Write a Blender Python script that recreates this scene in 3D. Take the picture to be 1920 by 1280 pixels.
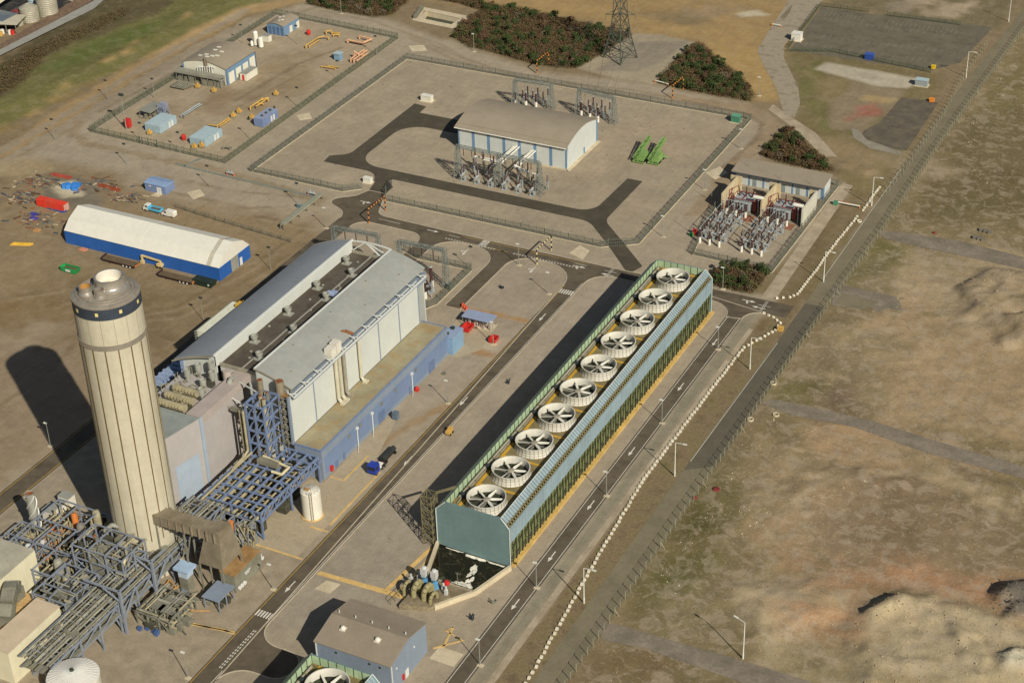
import bpy, bmesh, math, random
import numpy as np
from mathutils import Vector, Matrix
random.seed(7); RNG = np.random.default_rng(7)
SC = bpy.context.scene
for o in list(bpy.data.objects): bpy.data.objects.remove(o)
COL = SC.collection
PI = math.pi
# ------------------------------------------------------------------ camera
CF, CP, CR, CY, CH = 3259.237, 0.55534, 0.0338115, -0.48945317, 260.0
_f = Vector((math.cos(CP)*math.sin(CY), math.cos(CP)*math.cos(CY), -math.sin(CP)))
_r0 = Vector((math.cos(CY), -math.sin(CY), 0)); _d0 = _f.cross(_r0)
_r = math.cos(CR)*_r0 + math.sin(CR)*_d0; _d = -math.sin(CR)*_r0 + math.cos(CR)*_d0
cam = bpy.data.cameras.new('camera'); camo = bpy.data.objects.new('camera', cam); COL.objects.link(camo)
cam.sensor_width = 36; cam.lens = CF/1920*36; cam.clip_start = 1; cam.clip_end = 8000
m = Matrix.Identity(4)
for i in range(3):
    m[i][0] = _r[i]; m[i][1] = -_d[i]; m[i][2] = -_f[i]
m[2][3] = CH
camo.matrix_world = m; SC.camera = camo
# ------------------------------------------------------------------ light
SUN_EL, SUN_AZ = math.radians(35.5), math.radians(56.0)      # shadows run towards (-sin az, cos az)
W = bpy.data.worlds.new('World'); SC.world = W; W.use_nodes = True
nt = W.node_tree; bg = nt.nodes['Background']; sky = nt.nodes.new('ShaderNodeTexSky')
sky.sky_type = 'NISHITA'; sky.sun_disc = False; sky.sun_elevation = SUN_EL
sky.sun_rotation = math.pi - SUN_AZ                          # compass angle of the sun from +Y
nt.links.new(sky.outputs[0], bg.inputs[0]); bg.inputs[1].default_value = 0.05
sl = bpy.data.lights.new('sun', 'SUN'); sl.energy = 4.6; sl.angle = math.radians(0.5); sl.color = (1.0, 0.97, 0.89)
so = bpy.data.objects.new('sun', sl); COL.objects.link(so)
sdir = Vector((math.sin(SUN_AZ)*math.cos(SUN_EL), -math.cos(SUN_AZ)*math.cos(SUN_EL), math.sin(SUN_EL)))
so.rotation_euler = sdir.to_track_quat('Z', 'Y').to_euler()
SC.view_settings.view_transform = 'Standard'; SC.view_settings.look = 'None'
SC.view_settings.exposure = 0.0; SC.view_settings.gamma = 1; SC.view_settings.use_curve_mapping = False
SC.render.engine = 'CYCLES'; SC.cycles.max_bounces = 5
# ------------------------------------------------------------------ helpers
def G(u, v, z=0.0):
    """ground point (height z) seen at photo pixel u,v: used only to measure the site plan"""
    d = _r*((u-960)/CF) + _d*((v-640)/CF) + _f
    t = (z-CH)/d.z
    return Vector((d.x*t, d.y*t, z))
def S(*c):
    c = c[0] if len(c) == 1 else c
    return tuple(((x/255+.055)/1.055)**2.4 if x > 10 else x/255/12.92 for x in c)
def vary(nt, base, pos, amount, scales):
    """multiply a colour with several octaves of noise"""
    cur = base
    for sc, am in scales:
        n = nt.nodes.new('ShaderNodeTexNoise'); n.inputs['Scale'].default_value = sc; n.inputs['Detail'].default_value = 3
        nt.links.new(pos, n.inputs['Vector'])
        mr = nt.nodes.new('ShaderNodeMapRange'); mr.inputs['From Min'].default_value = .3; mr.inputs['From Max'].default_value = .7
        mr.inputs['To Min'].default_value = 1-am*amount; mr.inputs['To Max'].default_value = 1+am*amount
        nt.links.new(n.outputs['Fac'], mr.inputs['Value'])
        mx = nt.nodes.new('ShaderNodeVectorMath'); mx.operation = 'SCALE'
        nt.links.new(cur, mx.inputs[0]); nt.links.new(mr.outputs[0], mx.inputs['Scale']); cur = mx.outputs[0]
    return cur
MATS = {}
def mat(name, rgb, rough=.75, metal=0.0, var=.12, scale=.35, streak=0, dirt=None, dirt_amt=0, spec=.3, bump=0):
    if name in MATS: return MATS[name]
    M = bpy.data.materials.new(name); M.use_nodes = True; n = M.node_tree; b = n.nodes['Principled BSDF']
    b.inputs['Roughness'].default_value = rough; b.inputs['Metallic'].default_value = metal
    b.inputs['Specular IOR Level'].default_value = spec
    geo = n.nodes.new('ShaderNodeNewGeometry'); col = n.nodes.new('ShaderNodeRGB'); col.outputs[0].default_value = (*rgb, 1)
    cur = vary(n, col.outputs[0], geo.outputs['Position'], var, [(scale, 1), (scale*6, .7), (scale*40, .5)])
    if streak or dirt_amt:
        mp = n.nodes.new('ShaderNodeVectorMath'); mp.operation = 'MULTIPLY'; mp.inputs[1].default_value = (1.2, 1.2, .08) if streak else (.25, .25, .25)
        n.links.new(geo.outputs['Position'], mp.inputs[0])
        nz = n.nodes.new('ShaderNodeTexNoise'); nz.inputs['Scale'].default_value = 1; nz.inputs['Detail'].default_value = 5
        n.links.new(mp.outputs[0], nz.inputs['Vector'])
        mr = n.nodes.new('ShaderNodeMapRange'); mr.inputs['From Min'].default_value = .48; mr.inputs['From Max'].default_value = .72
        mr.inputs['To Min'].default_value = 0; mr.inputs['To Max'].default_value = streak or dirt_amt
        n.links.new(nz.outputs['Fac'], mr.inputs['Value'])
        mx = n.nodes.new('ShaderNodeMix'); mx.data_type = 'RGBA'
        n.links.new(mr.outputs[0], mx.inputs['Factor']); n.links.new(cur, mx.inputs['A']); mx.inputs['B'].default_value = (*(dirt or tuple(x*.45 for x in rgb)), 1)
        cur = mx.outputs['Result']
    n.links.new(cur, b.inputs['Base Color'])
    if bump:
        bn = n.nodes.new('ShaderNodeTexNoise'); bn.inputs['Scale'].default_value = 4; n.links.new(geo.outputs['Position'], bn.inputs['Vector'])
        bu = n.nodes.new('ShaderNodeBump'); bu.inputs['Strength'].default_value = bump; n.links.new(bn.outputs['Fac'], bu.inputs['Height']); n.links.new(bu.outputs[0], b.inputs['Normal'])
    MATS[name] = M; return M

class MB:
    """collects shapes (world coordinates, unless an origin is given) and links them as ONE mesh object"""
    def __init__(s): s.v = []; s.f = []
    def add(s, vs, fs):
        b = len(s.v); s.v += [tuple(v) for v in vs]; s.f += [tuple(i+b for i in f) for f in fs]; return s
    def box(s, x0, x1, y0, y1, z0, z1):
        return s.add([(x0,y0,z0),(x1,y0,z0),(x1,y1,z0),(x0,y1,z0),(x0,y0,z1),(x1,y0,z1),(x1,y1,z1),(x0,y1,z1)],
                     [(0,3,2,1),(4,5,6,7),(0,1,5,4),(1,2,6,5),(2,3,7,6),(3,0,4,7)])
    def obox(s, c, dx, dy, dz, rz=0):
        """box centred in plan on c, standing on c.z"""
        ca, sa = math.cos(rz), math.sin(rz); vs = []
        for z in (0, dz):
            for a, b in ((-1,-1),(1,-1),(1,1),(-1,1)):
                x, y = a*dx/2, b*dy/2; vs.append((c[0]+x*ca-y*sa, c[1]+x*sa+y*ca, c[2]+z))
        return s.add(vs, [(0,3,2,1),(4,5,6,7),(0,1,5,4),(1,2,6,5),(2,3,7,6),(3,0,4,7)])
    def bar(s, p, q, w=.2, h=None):
        p = Vector(p); q = Vector(q); h = h or w; d = (q-p)
        if d.length < 1e-6: return s
        d.normalize(); up = Vector((0,0,1)) if abs(d.z) < .95 else Vector((0,1,0))
        a = d.cross(up).normalized()*w/2; b = a.cross(d).normalized()*h/2
        return s.add([p-a-b,p+a-b,p+a+b,p-a+b,q-a-b,q+a-b,q+a+b,q-a+b], [(0,1,2,3),(4,7,6,5),(0,4,5,1),(1,5,6,2),(2,6,7,3),(3,7,4,0)])
    def cyl(s, p, q, r, r2=None, n=12, caps=True):
        p = Vector(p); q = Vector(q); r2 = r if r2 is None else r2; d = (q-p).normalized()
        up = Vector((0,0,1)) if abs(d.z) < .95 else Vector((1,0,0))
        a = d.cross(up).normalized(); b = d.cross(a); vs = []
        for c, rr in ((p, r), (q, r2)):
            for i in range(n):
                t = 2*PI*i/n; vs.append(c+a*(rr*math.cos(t))+b*(rr*math.sin(t)))
        fs = [(i, i+n, (i+1)%n+n, (i+1)%n) for i in range(n)]
        if caps: fs += [tuple(range(n)), tuple(range(2*n-1, n-1, -1))]
        return s.add(vs, fs)
    def lathe(s, prof, c, n=32, cap=False):
        vs = []; fs = []
        for r, z in prof:
            for i in range(n):
                t = 2*PI*i/n; vs.append((c[0]+r*math.cos(t), c[1]+r*math.sin(t), c[2]+z))
        for k in range(len(prof)-1):
            for i in range(n):
                j = (i+1) % n; fs.append((k*n+i, k*n+j, (k+1)*n+j, (k+1)*n+i))
        if cap: fs.append(tuple((len(prof)-1)*n+i for i in range(n)))
        return s.add(vs, fs)
    def prism(s, poly, z0, z1):
        n = len(poly); vs = [(p[0],p[1],z0) for p in poly]+[(p[0],p[1],z1) for p in poly]
        return s.add(vs, [tuple(range(n-1,-1,-1)), tuple(range(n, 2*n))]+[(i,(i+1)%n,(i+1)%n+n,i+n) for i in range(n)])
    def extrude(s, sec, axis, a0, a1):
        """closed section [(u,z)] swept along axis 'x' or 'y' from a0 to a1"""
        n = len(sec); P = (lambda a,u,z: (a,u,z)) if axis == 'x' else (lambda a,u,z: (u,a,z))
        vs = [P(a0,u,z) for u,z in sec]+[P(a1,u,z) for u,z in sec]
        return s.add(vs, [tuple(range(n-1,-1,-1)), tuple(range(n,2*n))]+[(i,(i+1)%n,(i+1)%n+n,i+n) for i in range(n)])
    def flat(s, poly, z):
        return s.add([(p[0],p[1],z) for p in poly], [tuple(range(len(poly)))])
    def pipe(s, pts, r, n=8):
        for a, b in zip(pts[:-1], pts[1:]): s.cyl(a, b, r, n=n)
        return s
    def build(s, name, m, parent=None, org=None, smooth=False, kind=None, label=None):
        if kind is None and name in STUFFY: kind = 'stuff'
        if org is None: org = parent.matrix_world.translation if parent is not None else (0,0,0)
        if parent is not None and org is not None: org = tuple(ORG.get(parent.name, (0,0,0)))
        me = bpy.data.meshes.new(name)
        me.from_pydata([(v[0]-org[0], v[1]-org[1], v[2]-org[2]) for v in s.v], [], s.f)
        bm = bmesh.new(); bm.from_mesh(me); bmesh.ops.recalc_face_normals(bm, faces=bm.faces)
        bm.to_mesh(me); bm.free()
        if smooth:
            for p in me.polygons: p.use_smooth = True
            me.set_sharp_from_angle(angle=math.radians(40))
        o = bpy.data.objects.new(name, me); COL.objects.link(o)
        if m is not None: me.materials.append(m)
        if parent is not None: o.parent = parent; ORG[o.name] = org
        else: o.location = org; ORG[o.name] = org
        if kind: o['kind'] = kind
        if label: o['label'] = label
        return o
ORG = {}; STUFFY = {'small_pipework','valve_box','equipment','pump_skid','blue_motor','machinery','roof_outlet','debris_scrap','cable_tray','pipe_run','stanchion','pipe_fitting','orange_stripe','black_stripe'}
MB.build.__doc__ = 'vertices are given in world coordinates and stored relative to the thing they belong to'
def tag(o, label, cat, group=None):
    o['label'] = label; o['category'] = cat
    if group: o['group'] = group
    return o
def thing(name, label, cat, loc=(0,0,0), group=None):
    o = bpy.data.objects.new(name, None); COL.objects.link(o); o.location = loc; o.empty_display_size = .5
    ORG[o.name] = tuple(loc)
    return tag(o, label, cat, group)
def single(name, mb, m, label, cat, loc, group=None, smooth=False):
    o = mb.build(name, m, None, loc, smooth); return tag(o, label, cat, group)
def struct(name, mb, m, parent=None):
    o = mb.build(name, m, parent, None if parent else (0,0,0))
    if parent is None: o['kind'] = 'structure'
    return o
def dup(root, loc, rz=None, label=None, scale=None):
    r = root.copy(); COL.objects.link(r); r.location = loc; ORG[r.name] = tuple(loc)
    if rz is not None: r.rotation_euler = (0,0,rz)
    if scale is not None: r.scale = (scale,)*3 if not hasattr(scale, '__len__') else scale
    if label: r['label'] = label
    for ch in list(root.children):
        c = ch.copy(); COL.objects.link(c); c.parent = r
        for g in list(ch.children):
            d = g.copy(); COL.objects.link(d); d.parent = c
    return r
def linkmesh(name, me, parent, loc, rz=0, label=None):
    """another part that shares a mesh; loc is relative to the parent"""
    o = bpy.data.objects.new(name, me); COL.objects.link(o); o.parent = parent; o.location = loc; o.rotation_euler = (0,0,rz)
    if label: o['label'] = label
    return o
def fillet(pts, seg=7):
    """polygon with (x,y[,radius]) corners -> rounded outline"""
    out = []; n = len(pts)
    for i, p in enumerate(pts):
        r = p[2] if len(p) > 2 else 0; P = Vector(p[:2])
        if not r: out.append((P.x, P.y)); continue
        A = Vector(pts[i-1][:2])-P; B = Vector(pts[(i+1) % n][:2])-P; la, lb = A.length, B.length; A /= la; B /= lb
        ang = A.angle(B); t = min(r/math.tan(ang/2), la*.49, lb*.49); r2 = t*math.tan(ang/2)
        p0 = P+A*t; p1 = P+B*t; c = P+(A+B).normalized()*(r2/math.sin(ang/2))
        a0 = math.atan2(p0.y-c.y, p0.x-c.x); a1 = math.atan2(p1.y-c.y, p1.x-c.x); da = (a1-a0+PI) % (2*PI)-PI
        for k in range(seg+1):
            a = a0+da*k/seg; out.append((c.x+r2*math.cos(a), c.y+r2*math.sin(a)))
    return out
def offset_strip(mb, line, w, z0, z1, closed=False):
    """kerb-like strip of width w along a polyline"""
    L = [Vector(p[:2]) for p in line]; n = len(L)
    nor = []
    for i in range(n):
        a = L[i-1] if (i or closed) else L[i]; b = L[(i+1) % n] if (i < n-1 or closed) else L[i]
        d = (b-a)
        if d.length < 1e-6: d = Vector((1,0))
        d.normalize(); nor.append(Vector((-d.y, d.x)))
    rng = range(n if closed else n-1)
    for i in rng:
        j = (i+1) % n
        a0, a1, b0, b1 = L[i]-nor[i]*w/2, L[i]+nor[i]*w/2, L[j]-nor[j]*w/2, L[j]+nor[j]*w/2
        if z1-z0 < .012: mb.add([(p.x,p.y,z1) for p in (a0,b0,b1,a1)], [(0,1,2,3)])
        else: mb.add([(p.x,p.y,z) for z in (z0,z1) for p in (a0,b0,b1,a1)], [(4,5,6,7),(0,1,5,4),(2,3,7,6)])
    return mb
def PIXV(p):
    d = Vector(p)-Vector((0,0,CH)); return 960+CF*d.dot(_r)/d.dot(_f), 640+CF*d.dot(_d)/d.dot(_f)
def HT(base, topv):
    """height of an upright whose foot is seen at pixel base and whose top is seen at pixel row topv"""
    b = G(*base); lo, hi = 0.0, 120.0
    for _ in range(50):
        m_ = (lo+hi)/2
        if PIXV((b.x,b.y,m_))[1] > topv: lo = m_
        else: hi = m_
    return lo
def lattice(mb, p, q, w0, w1, n, t=.1, sides='xy'):
    """four-legged lattice mast or beam from p to q"""
    p = Vector(p); q = Vector(q); d = (q-p).normalized(); up = Vector((0,0,1)) if abs(d.z) < .9 else Vector((0,1,0))
    a = d.cross(up).normalized(); b = a.cross(d).normalized(); R_ = []
    for k in range(n+1):
        f = k/n; c = p.lerp(q, f); w = (w0+(w1-w0)*f)/2; R_.append([c+a*w+b*w, c-a*w+b*w, c-a*w-b*w, c+a*w-b*w])
    for i in range(4): mb.bar(R_[0][i], R_[n][i], t*1.25)
    for k in range(n):
        for i in range(4):
            j = (i+1) % 4
            mb.bar(R_[k][i], R_[k+1][j], t*.8) if k % 2 == 0 else mb.bar(R_[k][j], R_[k+1][i], t*.8)
            if k: mb.bar(R_[k][i], R_[k][j], t*.7)
    return mb
# ------------------------------------------------------------------ terrain
GX0, GX1, GY0, GY1, GS = -560, 20, 170, 720, 1.0
xs = np.arange(GX0, GX1+.1, GS); ys = np.arange(GY0, GY1+.1, GS); NX, NY = len(xs), len(ys)
X, Y = np.meshgrid(xs, ys)
def vnoise(x, y, seed):
    xi = np.floor(x).astype(np.int64); yi = np.floor(y).astype(np.int64); fx = x-xi; fy = y-yi
    def h(a, b):
        v = np.sin((a*127.1+b*311.7+seed*74.7))*43758.5453; return v-np.floor(v)
    fx = fx*fx*(3-2*fx); fy = fy*fy*(3-2*fy)
    return (h(xi,yi)*(1-fx)+h(xi+1,yi)*fx)*(1-fy)+(h(xi,yi+1)*(1-fx)+h(xi+1,yi+1)*fx)*fy
def fbm(x, y, sc, seed, octs=4):
    v = 0; a = 1; t = 0
    for k in range(octs):
        v = v+a*vnoise(x*sc+seed*3.1, y*sc+seed*1.7, seed+k); t += a; a *= .55; sc *= 2.03
    return v/t
def sdist(poly, x, y):
    """signed distance (inside negative) of points to a world polygon"""
    P = np.array([p[:2] for p in poly], float); d2 = np.full(x.shape, 1e18); ins = np.zeros(x.shape, bool)
    for i in range(len(P)):
        a, b = P[i-1], P[i]; e = b-a; L = (e*e).sum()+1e-9
        t = np.clip(((x-a[0])*e[0]+(y-a[1])*e[1])/L, 0, 1)
        d2 = np.minimum(d2, (x-a[0]-t*e[0])**2+(y-a[1]-t*e[1])**2)
        c = (a[1] > y) != (b[1] > y)
        with np.errstate(divide='ignore', invalid='ignore'):
            xx = (b[0]-a[0])*(y-a[1])/(b[1]-a[1])+a[0]
        ins ^= c & (x < xx)
    d = np.sqrt(d2); return np.where(ins, -d, d)
def ldist(line, x, y):
    P = np.array([p[:2] for p in line], float); d2 = np.full(x.shape, 1e18)
    for a, b in zip(P[:-1], P[1:]):
        e = b-a; L = (e*e).sum()+1e-9; t = np.clip(((x-a[0])*e[0]+(y-a[1])*e[1])/L, 0, 1)
        d2 = np.minimum(d2, (x-a[0]-t*e[0])**2+(y-a[1]-t*e[1])**2)
    return np.sqrt(d2)
def PX(*pts): return [tuple(G(u, v)[:2]) for u, v in pts]
def LN(c): return np.array(S(*c))
COLR = np.zeros((NY, NX, 3)); COLR[:] = LN((131,113,84))
n1 = fbm(X, Y, .02, 3); n2 = fbm(X, Y, .07, 9); n3 = fbm(X, Y, .25, 21, 3); n4 = fbm(X, Y, .045, 33)
HGT = np.zeros((NY, NX))
_sd = {}
def mask(poly, soft=2.0, amp=6.0, seed=5, sc=.09):
    P = np.array(poly); pad = soft+amp+3
    i0 = max(0, int((P[:,0].min()-pad-GX0)/GS)); i1 = min(NX, int((P[:,0].max()+pad-GX0)/GS)+1)
    j0 = max(0, int((P[:,1].min()-pad-GY0)/GS)); j1 = min(NY, int((P[:,1].max()+pad-GY0)/GS)+1)
    if i1 <= i0 or j1 <= j0: return None
    x = X[j0:j1, i0:i1]; y = Y[j0:j1, i0:i1]
    d = sdist(poly, x, y)+(fbm(x, y, sc, seed)-.5)*2*amp
    w = np.clip(.5-d/(2*max(soft, .05)), 0, 1)
    return (slice(j0, j1), slice(i0, i1)), w
def paint(px, c, a=1.0, soft=2.0, amp=4.0, seed=5, mot=0.0, world=False, sc=.09):
    poly = px if world else PX(*px); r = mask(poly, soft, amp, seed, sc)
    if r is None: return
    sl, w = r; w = w*a
    if mot:
        q = fbm(X[sl], Y[sl], .12, seed+40); w = w*np.clip((q-.5+.28/mot*.5)*4*mot, 0, 1)
    COLR[sl] = COLR[sl]*(1-w[..., None])+LN(c)*w[..., None]
def pline(px, wd, c, a=1.0, soft=.8, world=False, seed=4, brk=0.0):
    line = px if world else PX(*px); P = np.array(line); pad = wd+soft+3
    i0 = max(0, int((P[:,0].min()-pad-GX0)/GS)); i1 = min(NX, int((P[:,0].max()+pad-GX0)/GS)+2)
    j0 = max(0, int((P[:,1].min()-pad-GY0)/GS)); j1 = min(NY, int((P[:,1].max()+pad-GY0)/GS)+2)
    if i1 <= i0 or j1 <= j0: return
    sl = (slice(j0, j1), slice(i0, i1)); x, y = X[sl], Y[sl]
    d = ldist(line, x, y)+(fbm(x, y, .3, seed, 2)-.5)*wd*.8
    w = np.clip((wd/2-d)/soft+.5, 0, 1)*a
    if brk: w = w*np.clip((fbm(x, y, .1, seed+3)-.5+.25*(1-brk))*6, 0, 1)
    COLR[sl] = COLR[sl]*(1-w[..., None])+LN(c)*w[..., None]
GRAV = (158,143,120); GREY = (150,138,118); DIRT = (138,117,86); OCH = (156,129,86)
# ---- whole plant platform, gravel
paint([(-60,330),(60,285),(150,228),(330,120),(480,32),(575,5),(700,28),(830,72),(1000,133),(1230,160),(1400,192),(1470,235),(1420,300),(1560,330),(1640,380),
       (1560,490),(1420,640),(1180,940),(900,1290),(300,1330),(-60,1330)], GRAV, soft=2, amp=2)
# ---- far field: ochre rough land beyond the woods
paint([(560,-30),(1600,-40),(1480,60),(1440,190),(1400,190),(1300,80),(1180,62),(1010,25),(900,10),(700,-10)], OCH, soft=4, amp=5)
paint([(900,-20),(1220,10),(1420,60),(1380,150),(1300,85),(1190,60),(1000,20)], (165,136,88), .7, 5, 8, 3, 1.2)
paint([(1200,25),(1300,20),(1330,40),(1230,45)], (118,104,78), .7, 3, 5, 8)
paint([(1280,85),(1420,95),(1480,190),(1440,190),(1400,180)], (168,138,88), .8, 3, 4)
paint([(1260,5),(1480,0),(1440,40),(1300,35)], (148,128,98), .7, 3, 6, 7, 1)
paint([(1370,25),(1420,20),(1440,28),(1390,34)], (190,178,150), .8, 1, 3, 12)
# ---- north-west verge
VERGE = [(-80,285),(0,240),(210,138),(340,78),(460,22),(560,-25),(230,-40),(0,125),(-80,160)]
paint(VERGE, (106,101,58), soft=2, amp=3)
paint([(-60,170),(0,135),(120,95),(250,45),(400,-20),(230,-40),(0,110)], (90,80,54), .95, 2, 5, 6)
paint([(0,190),(0,120),(80,105),(60,150)], (74,60,42), .9, 3, 6, 17)
paint([(60,140),(200,75),(330,30),(280,70),(110,145)], (88,98,46), .75, 3, 5, 9)
paint([(-60,275),(200,140),(340,80),(470,20),(520,5),(480,30),(330,100),(150,195),(0,262)], (133,112,70), .9, 2, 5, 8, 1.3)
for k, (u, v) in enumerate([(255,80),(235,100),(118,165),(345,35),(205,115),(60,210),(100,182)]):
    paint([(u-12,v+6),(u+8,v-6),(u+16,v+1),(u-4,v+10)], (160,132,84), .8, 1.5, 3, 30+k)
# industrial yard and road beyond the verge
paint([(-80,60),(0,62),(40,48),(240,-30),(-80,-60)], (52,51,50), soft=1, amp=1)
# ---- perimeter track: ochre band, grey ruts
paint([(-60,345),(0,300),(180,195),(340,95),(470,28),(600,-5),(560,-10),(440,20),(300,92),(150,180),(0,280),(-60,310)], (160,133,92), .95, 1.5, 2.5, 5)
pline([(0,285),(180,182),(330,90),(460,22)], 4, (150,135,112), .8, seed=6)
pline([(-20,318),(120,240),(200,190),(330,112),(470,38)], 5, (152,137,114), .8, seed=9)
pline([(150,228),(140,250),(160,268),(300,300),(380,310),(600,375)], 4, (140,122,94), .75, seed=11)
pline([(185,210),(300,150),(480,50),(600,12)], 2, (132,115,88), .7, seed=13)
pline([(200,214),(320,150),(500,55)], 1.5, (132,115,88), .6, seed=14)
for k, w in enumerate((1.2, 1.2, 1.5)):
    pline([(600,20),(700,40),(770,65),(830,85),(870,110),(1000,150),(1180,168),(1260,182)], w, (132,114,88), .6, seed=20+k) if k == 0 else \
    pline([(770,60+6*k),(850,95+8*k),(1000,152+4*k),(1240,176+5*k),(1400,210+5*k)], w, (134,114,88), .55, seed=20+k)
# north-east corner bend
pline([(1260,180),(1390,203),(1440,222),(1455,245),(1420,275),(1380,310),(1300,400)], 5, (150,128,98), .8, seed=31)
pline([(1280,188),(1395,212),(1428,230),(1420,260),(1350,320)], 1.5, (122,100,74), .7, seed=32)
# ---- west working yard (brown, trampled)
paint([(-80,335),(0,325),(90,300),(220,325),(300,370),(480,400),(590,410),(596,440),(380,640),(170,800),(0,910),(-80,960)], (139,119,89), soft=5, amp=6)
paint([(-60,560),(60,520),(160,560),(180,620),(80,700),(-60,720)], (124,102,70), .85, 6, 10, 3, 1)
paint([(-60,700),(60,640),(170,640),(180,780),(40,870),(-60,900)], (140,122,98), .8, 5, 8, 3)
paint([(300,560),(400,540),(560,440),(590,445),(470,560),(360,630)], (130,110,80), .8, 4, 6, 6)
paint([(110,520),(220,525),(330,560),(300,590),(170,560)], (112,94,62), .7, 4, 8, 8, 1.2)
paint([(250,600),(320,560),(350,600),(300,680),(270,680)], (118,100,72), .8, 3, 6, 18, 1)
paint([(-40,640),(100,580),(150,600),(20,690)], (152,136,112), .7, 4, 5, 28, 1)
paint([(0,330),(100,320),(200,325),(230,360),(120,355),(40,380),(0,400)], (112,98,74), .75, 3, 6, 25, 1)
paint([(95,345),(125,330),(185,340),(190,385),(140,395),(110,385),(70,375)], (118,108,90), .95, 1.5, 2.5, 2)
paint([(100,345),(135,340),(160,362),(155,368),(118,372),(105,360)], (192,178,146), .95, 1, 2, 2)
paint([(0,305),(60,300),(110,315),(60,330),(0,330)], (160,140,105), .8, 2, 4, 15)
for k, L in enumerate([[(230,590),(330,575),(470,500),(570,430)],[(220,600),(335,590),(480,515),(600,440)],[(0,560),(120,540),(260,590)],[(0,760),(100,690),(160,620)],
                       [(0,600),(140,560),(250,600),(320,640)],[(480,405),(600,430)],[(250,345),(460,390),(600,385)],[(300,330),(450,360),(600,372)],[(0,430),(100,440),(200,520)]]):
    pline(L, 1.6, (112,94,66), .55, seed=50+k, brk=.5); pline([(u+5, v+6) for u, v in L], 1.0, (156,138,110), .5, seed=70+k, brk=.5)
# ---- compounds
SUBW = [(-327.4,430.5),(-187.6,430.5),(-187.0,535.5),(-327.4,536.6)]
paint(SUBW, (157,142,118), soft=.8, amp=.3, world=True)
paint([(-325,433),(-300,433),(-300,530),(-325,530)], (148,133,110), .6, 5, 7, 4, 1, world=True)
paint([(-270,455),(-215,455),(-215,472),(-270,472)], (150,136,112), .6, 3, 6, 4, 1, world=True)
paint([(-230,470),(-192,440),(-190,530),(-228,530)], (163,145,119), .8, 5, 8, 6, 1, world=True)
GASW = [(-398,435),(-340,434),(-342,552),(-399,555)]
paint(GASW, (160,143,116), soft=.8, amp=.3, world=True)
paint([(430,150),(560,90),(620,100),(600,150),(470,215),(400,200),(330,190),(390,170)], (144,124,94), .8, 3, 5, 7, 1)
paint([(300,200),(420,170),(460,190),(420,215),(330,215)], (140,118,90), .8, 3, 4, 9, 1)
pline([(440,190),(560,120),(640,90)], 1.5, (120,102,76), .6); pline([(450,200),(580,130)], 1.2, (122,104,78), .6)
for P_ in ([(848,68),(872,40),(900,22),(960,20),(1010,26),(1085,42),(1150,58),(1186,66),(1120,108),(1078,128),(1040,126),(1000,120),(930,100),(880,88)],[(790,-6),(870,-8),(930,14),(1010,22),(1000,30),(920,24),(860,6)],
          [(1232,152),(1262,120),(1300,84),(1318,84),(1345,115),(1385,140),(1412,178),(1405,190),(1370,184),(1285,168)],[(1426,290),(1448,268),(1470,246),(1486,250),(1540,298),(1562,322),(1470,306)],[(1338,514),(1388,498),(1438,510),(1408,549),(1342,536)],[(575,8),(600,-8),(770,-10),(735,28),(700,32)]):
    paint(P_, (100,94,56), .9, 1.6, 1.5, 41); paint(P_, (84,72,48), .9, 1.0, .8, 42)
paint([(1082,128),(1130,98),(1188,62),(1240,66),(1305,80),(1262,118),(1228,158),(1150,148)], (160,146,120), .95, .8, .6, 43)
paint([(1120,132),(1185,80),(1292,78),(1240,118),(1190,134)], (138,127,108), .9, 1, 1.0, 44)
# plant interior islands
paint([(-219,330),(-198,330),(-198,412),(-219,412)], (156,141,120), .9, 3, 2, 3, world=True)
paint([(-192,290),(-172,290),(-172,412),(-192,412)], (160,145,124), .8, 3, 3, 3, world=True)
paint([(-192,240),(-172,240),(-172,290),(-192,290)], (152,140,121), .9, 2, 2, 3, world=True)
paint([(-222,200),(-198,200),(-198,270),(-222,270)], (156,141,119), .9, 2, 2, 3, world=True)
pline([(862,575),(985,602)], 2.2, (165,128,82), .9, soft=.6); paint([(868,640),(935,665),(925,672),(855,655)], (158,120,76), .9, 1, 1.5)
paint([(835,640),(870,622),(945,640),(930,660),(880,650),(850,665)], (182,166,138), .8, 1.5, 2, 4)
pline([(700,840),(780,790),(840,760)], 2.4, (150,120,80), .7, soft=1.5); pline([(780,840),(850,770),(900,720)], 1.2, (134,112,80), .5)
# east of the tower: verge strips
paint([(-142,195),(-139,195),(-139,415),(-142,415)], (132,124,102), .9, 1, .6, world=True)
paint([(-137,195),(-130.5,195),(-129,500),(-137,425)], (124,106,76), .95, 1, .8, world=True)
paint([(-138,380),(-131,380),(-130,412),(-138,412)], (118,100,70), .9, 1.5, 2, world=True)
paint([(-145,424),(-131.5,424),(-130,505),(-138,500)], (120,103,72), .95, 1.2, .8, world=True)
paint([(1440,590),(1490,500),(1560,380),(1580,370),(1540,470),(1470,600)], (104,90,60), .7, 2, 4, 6, 1)
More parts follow.
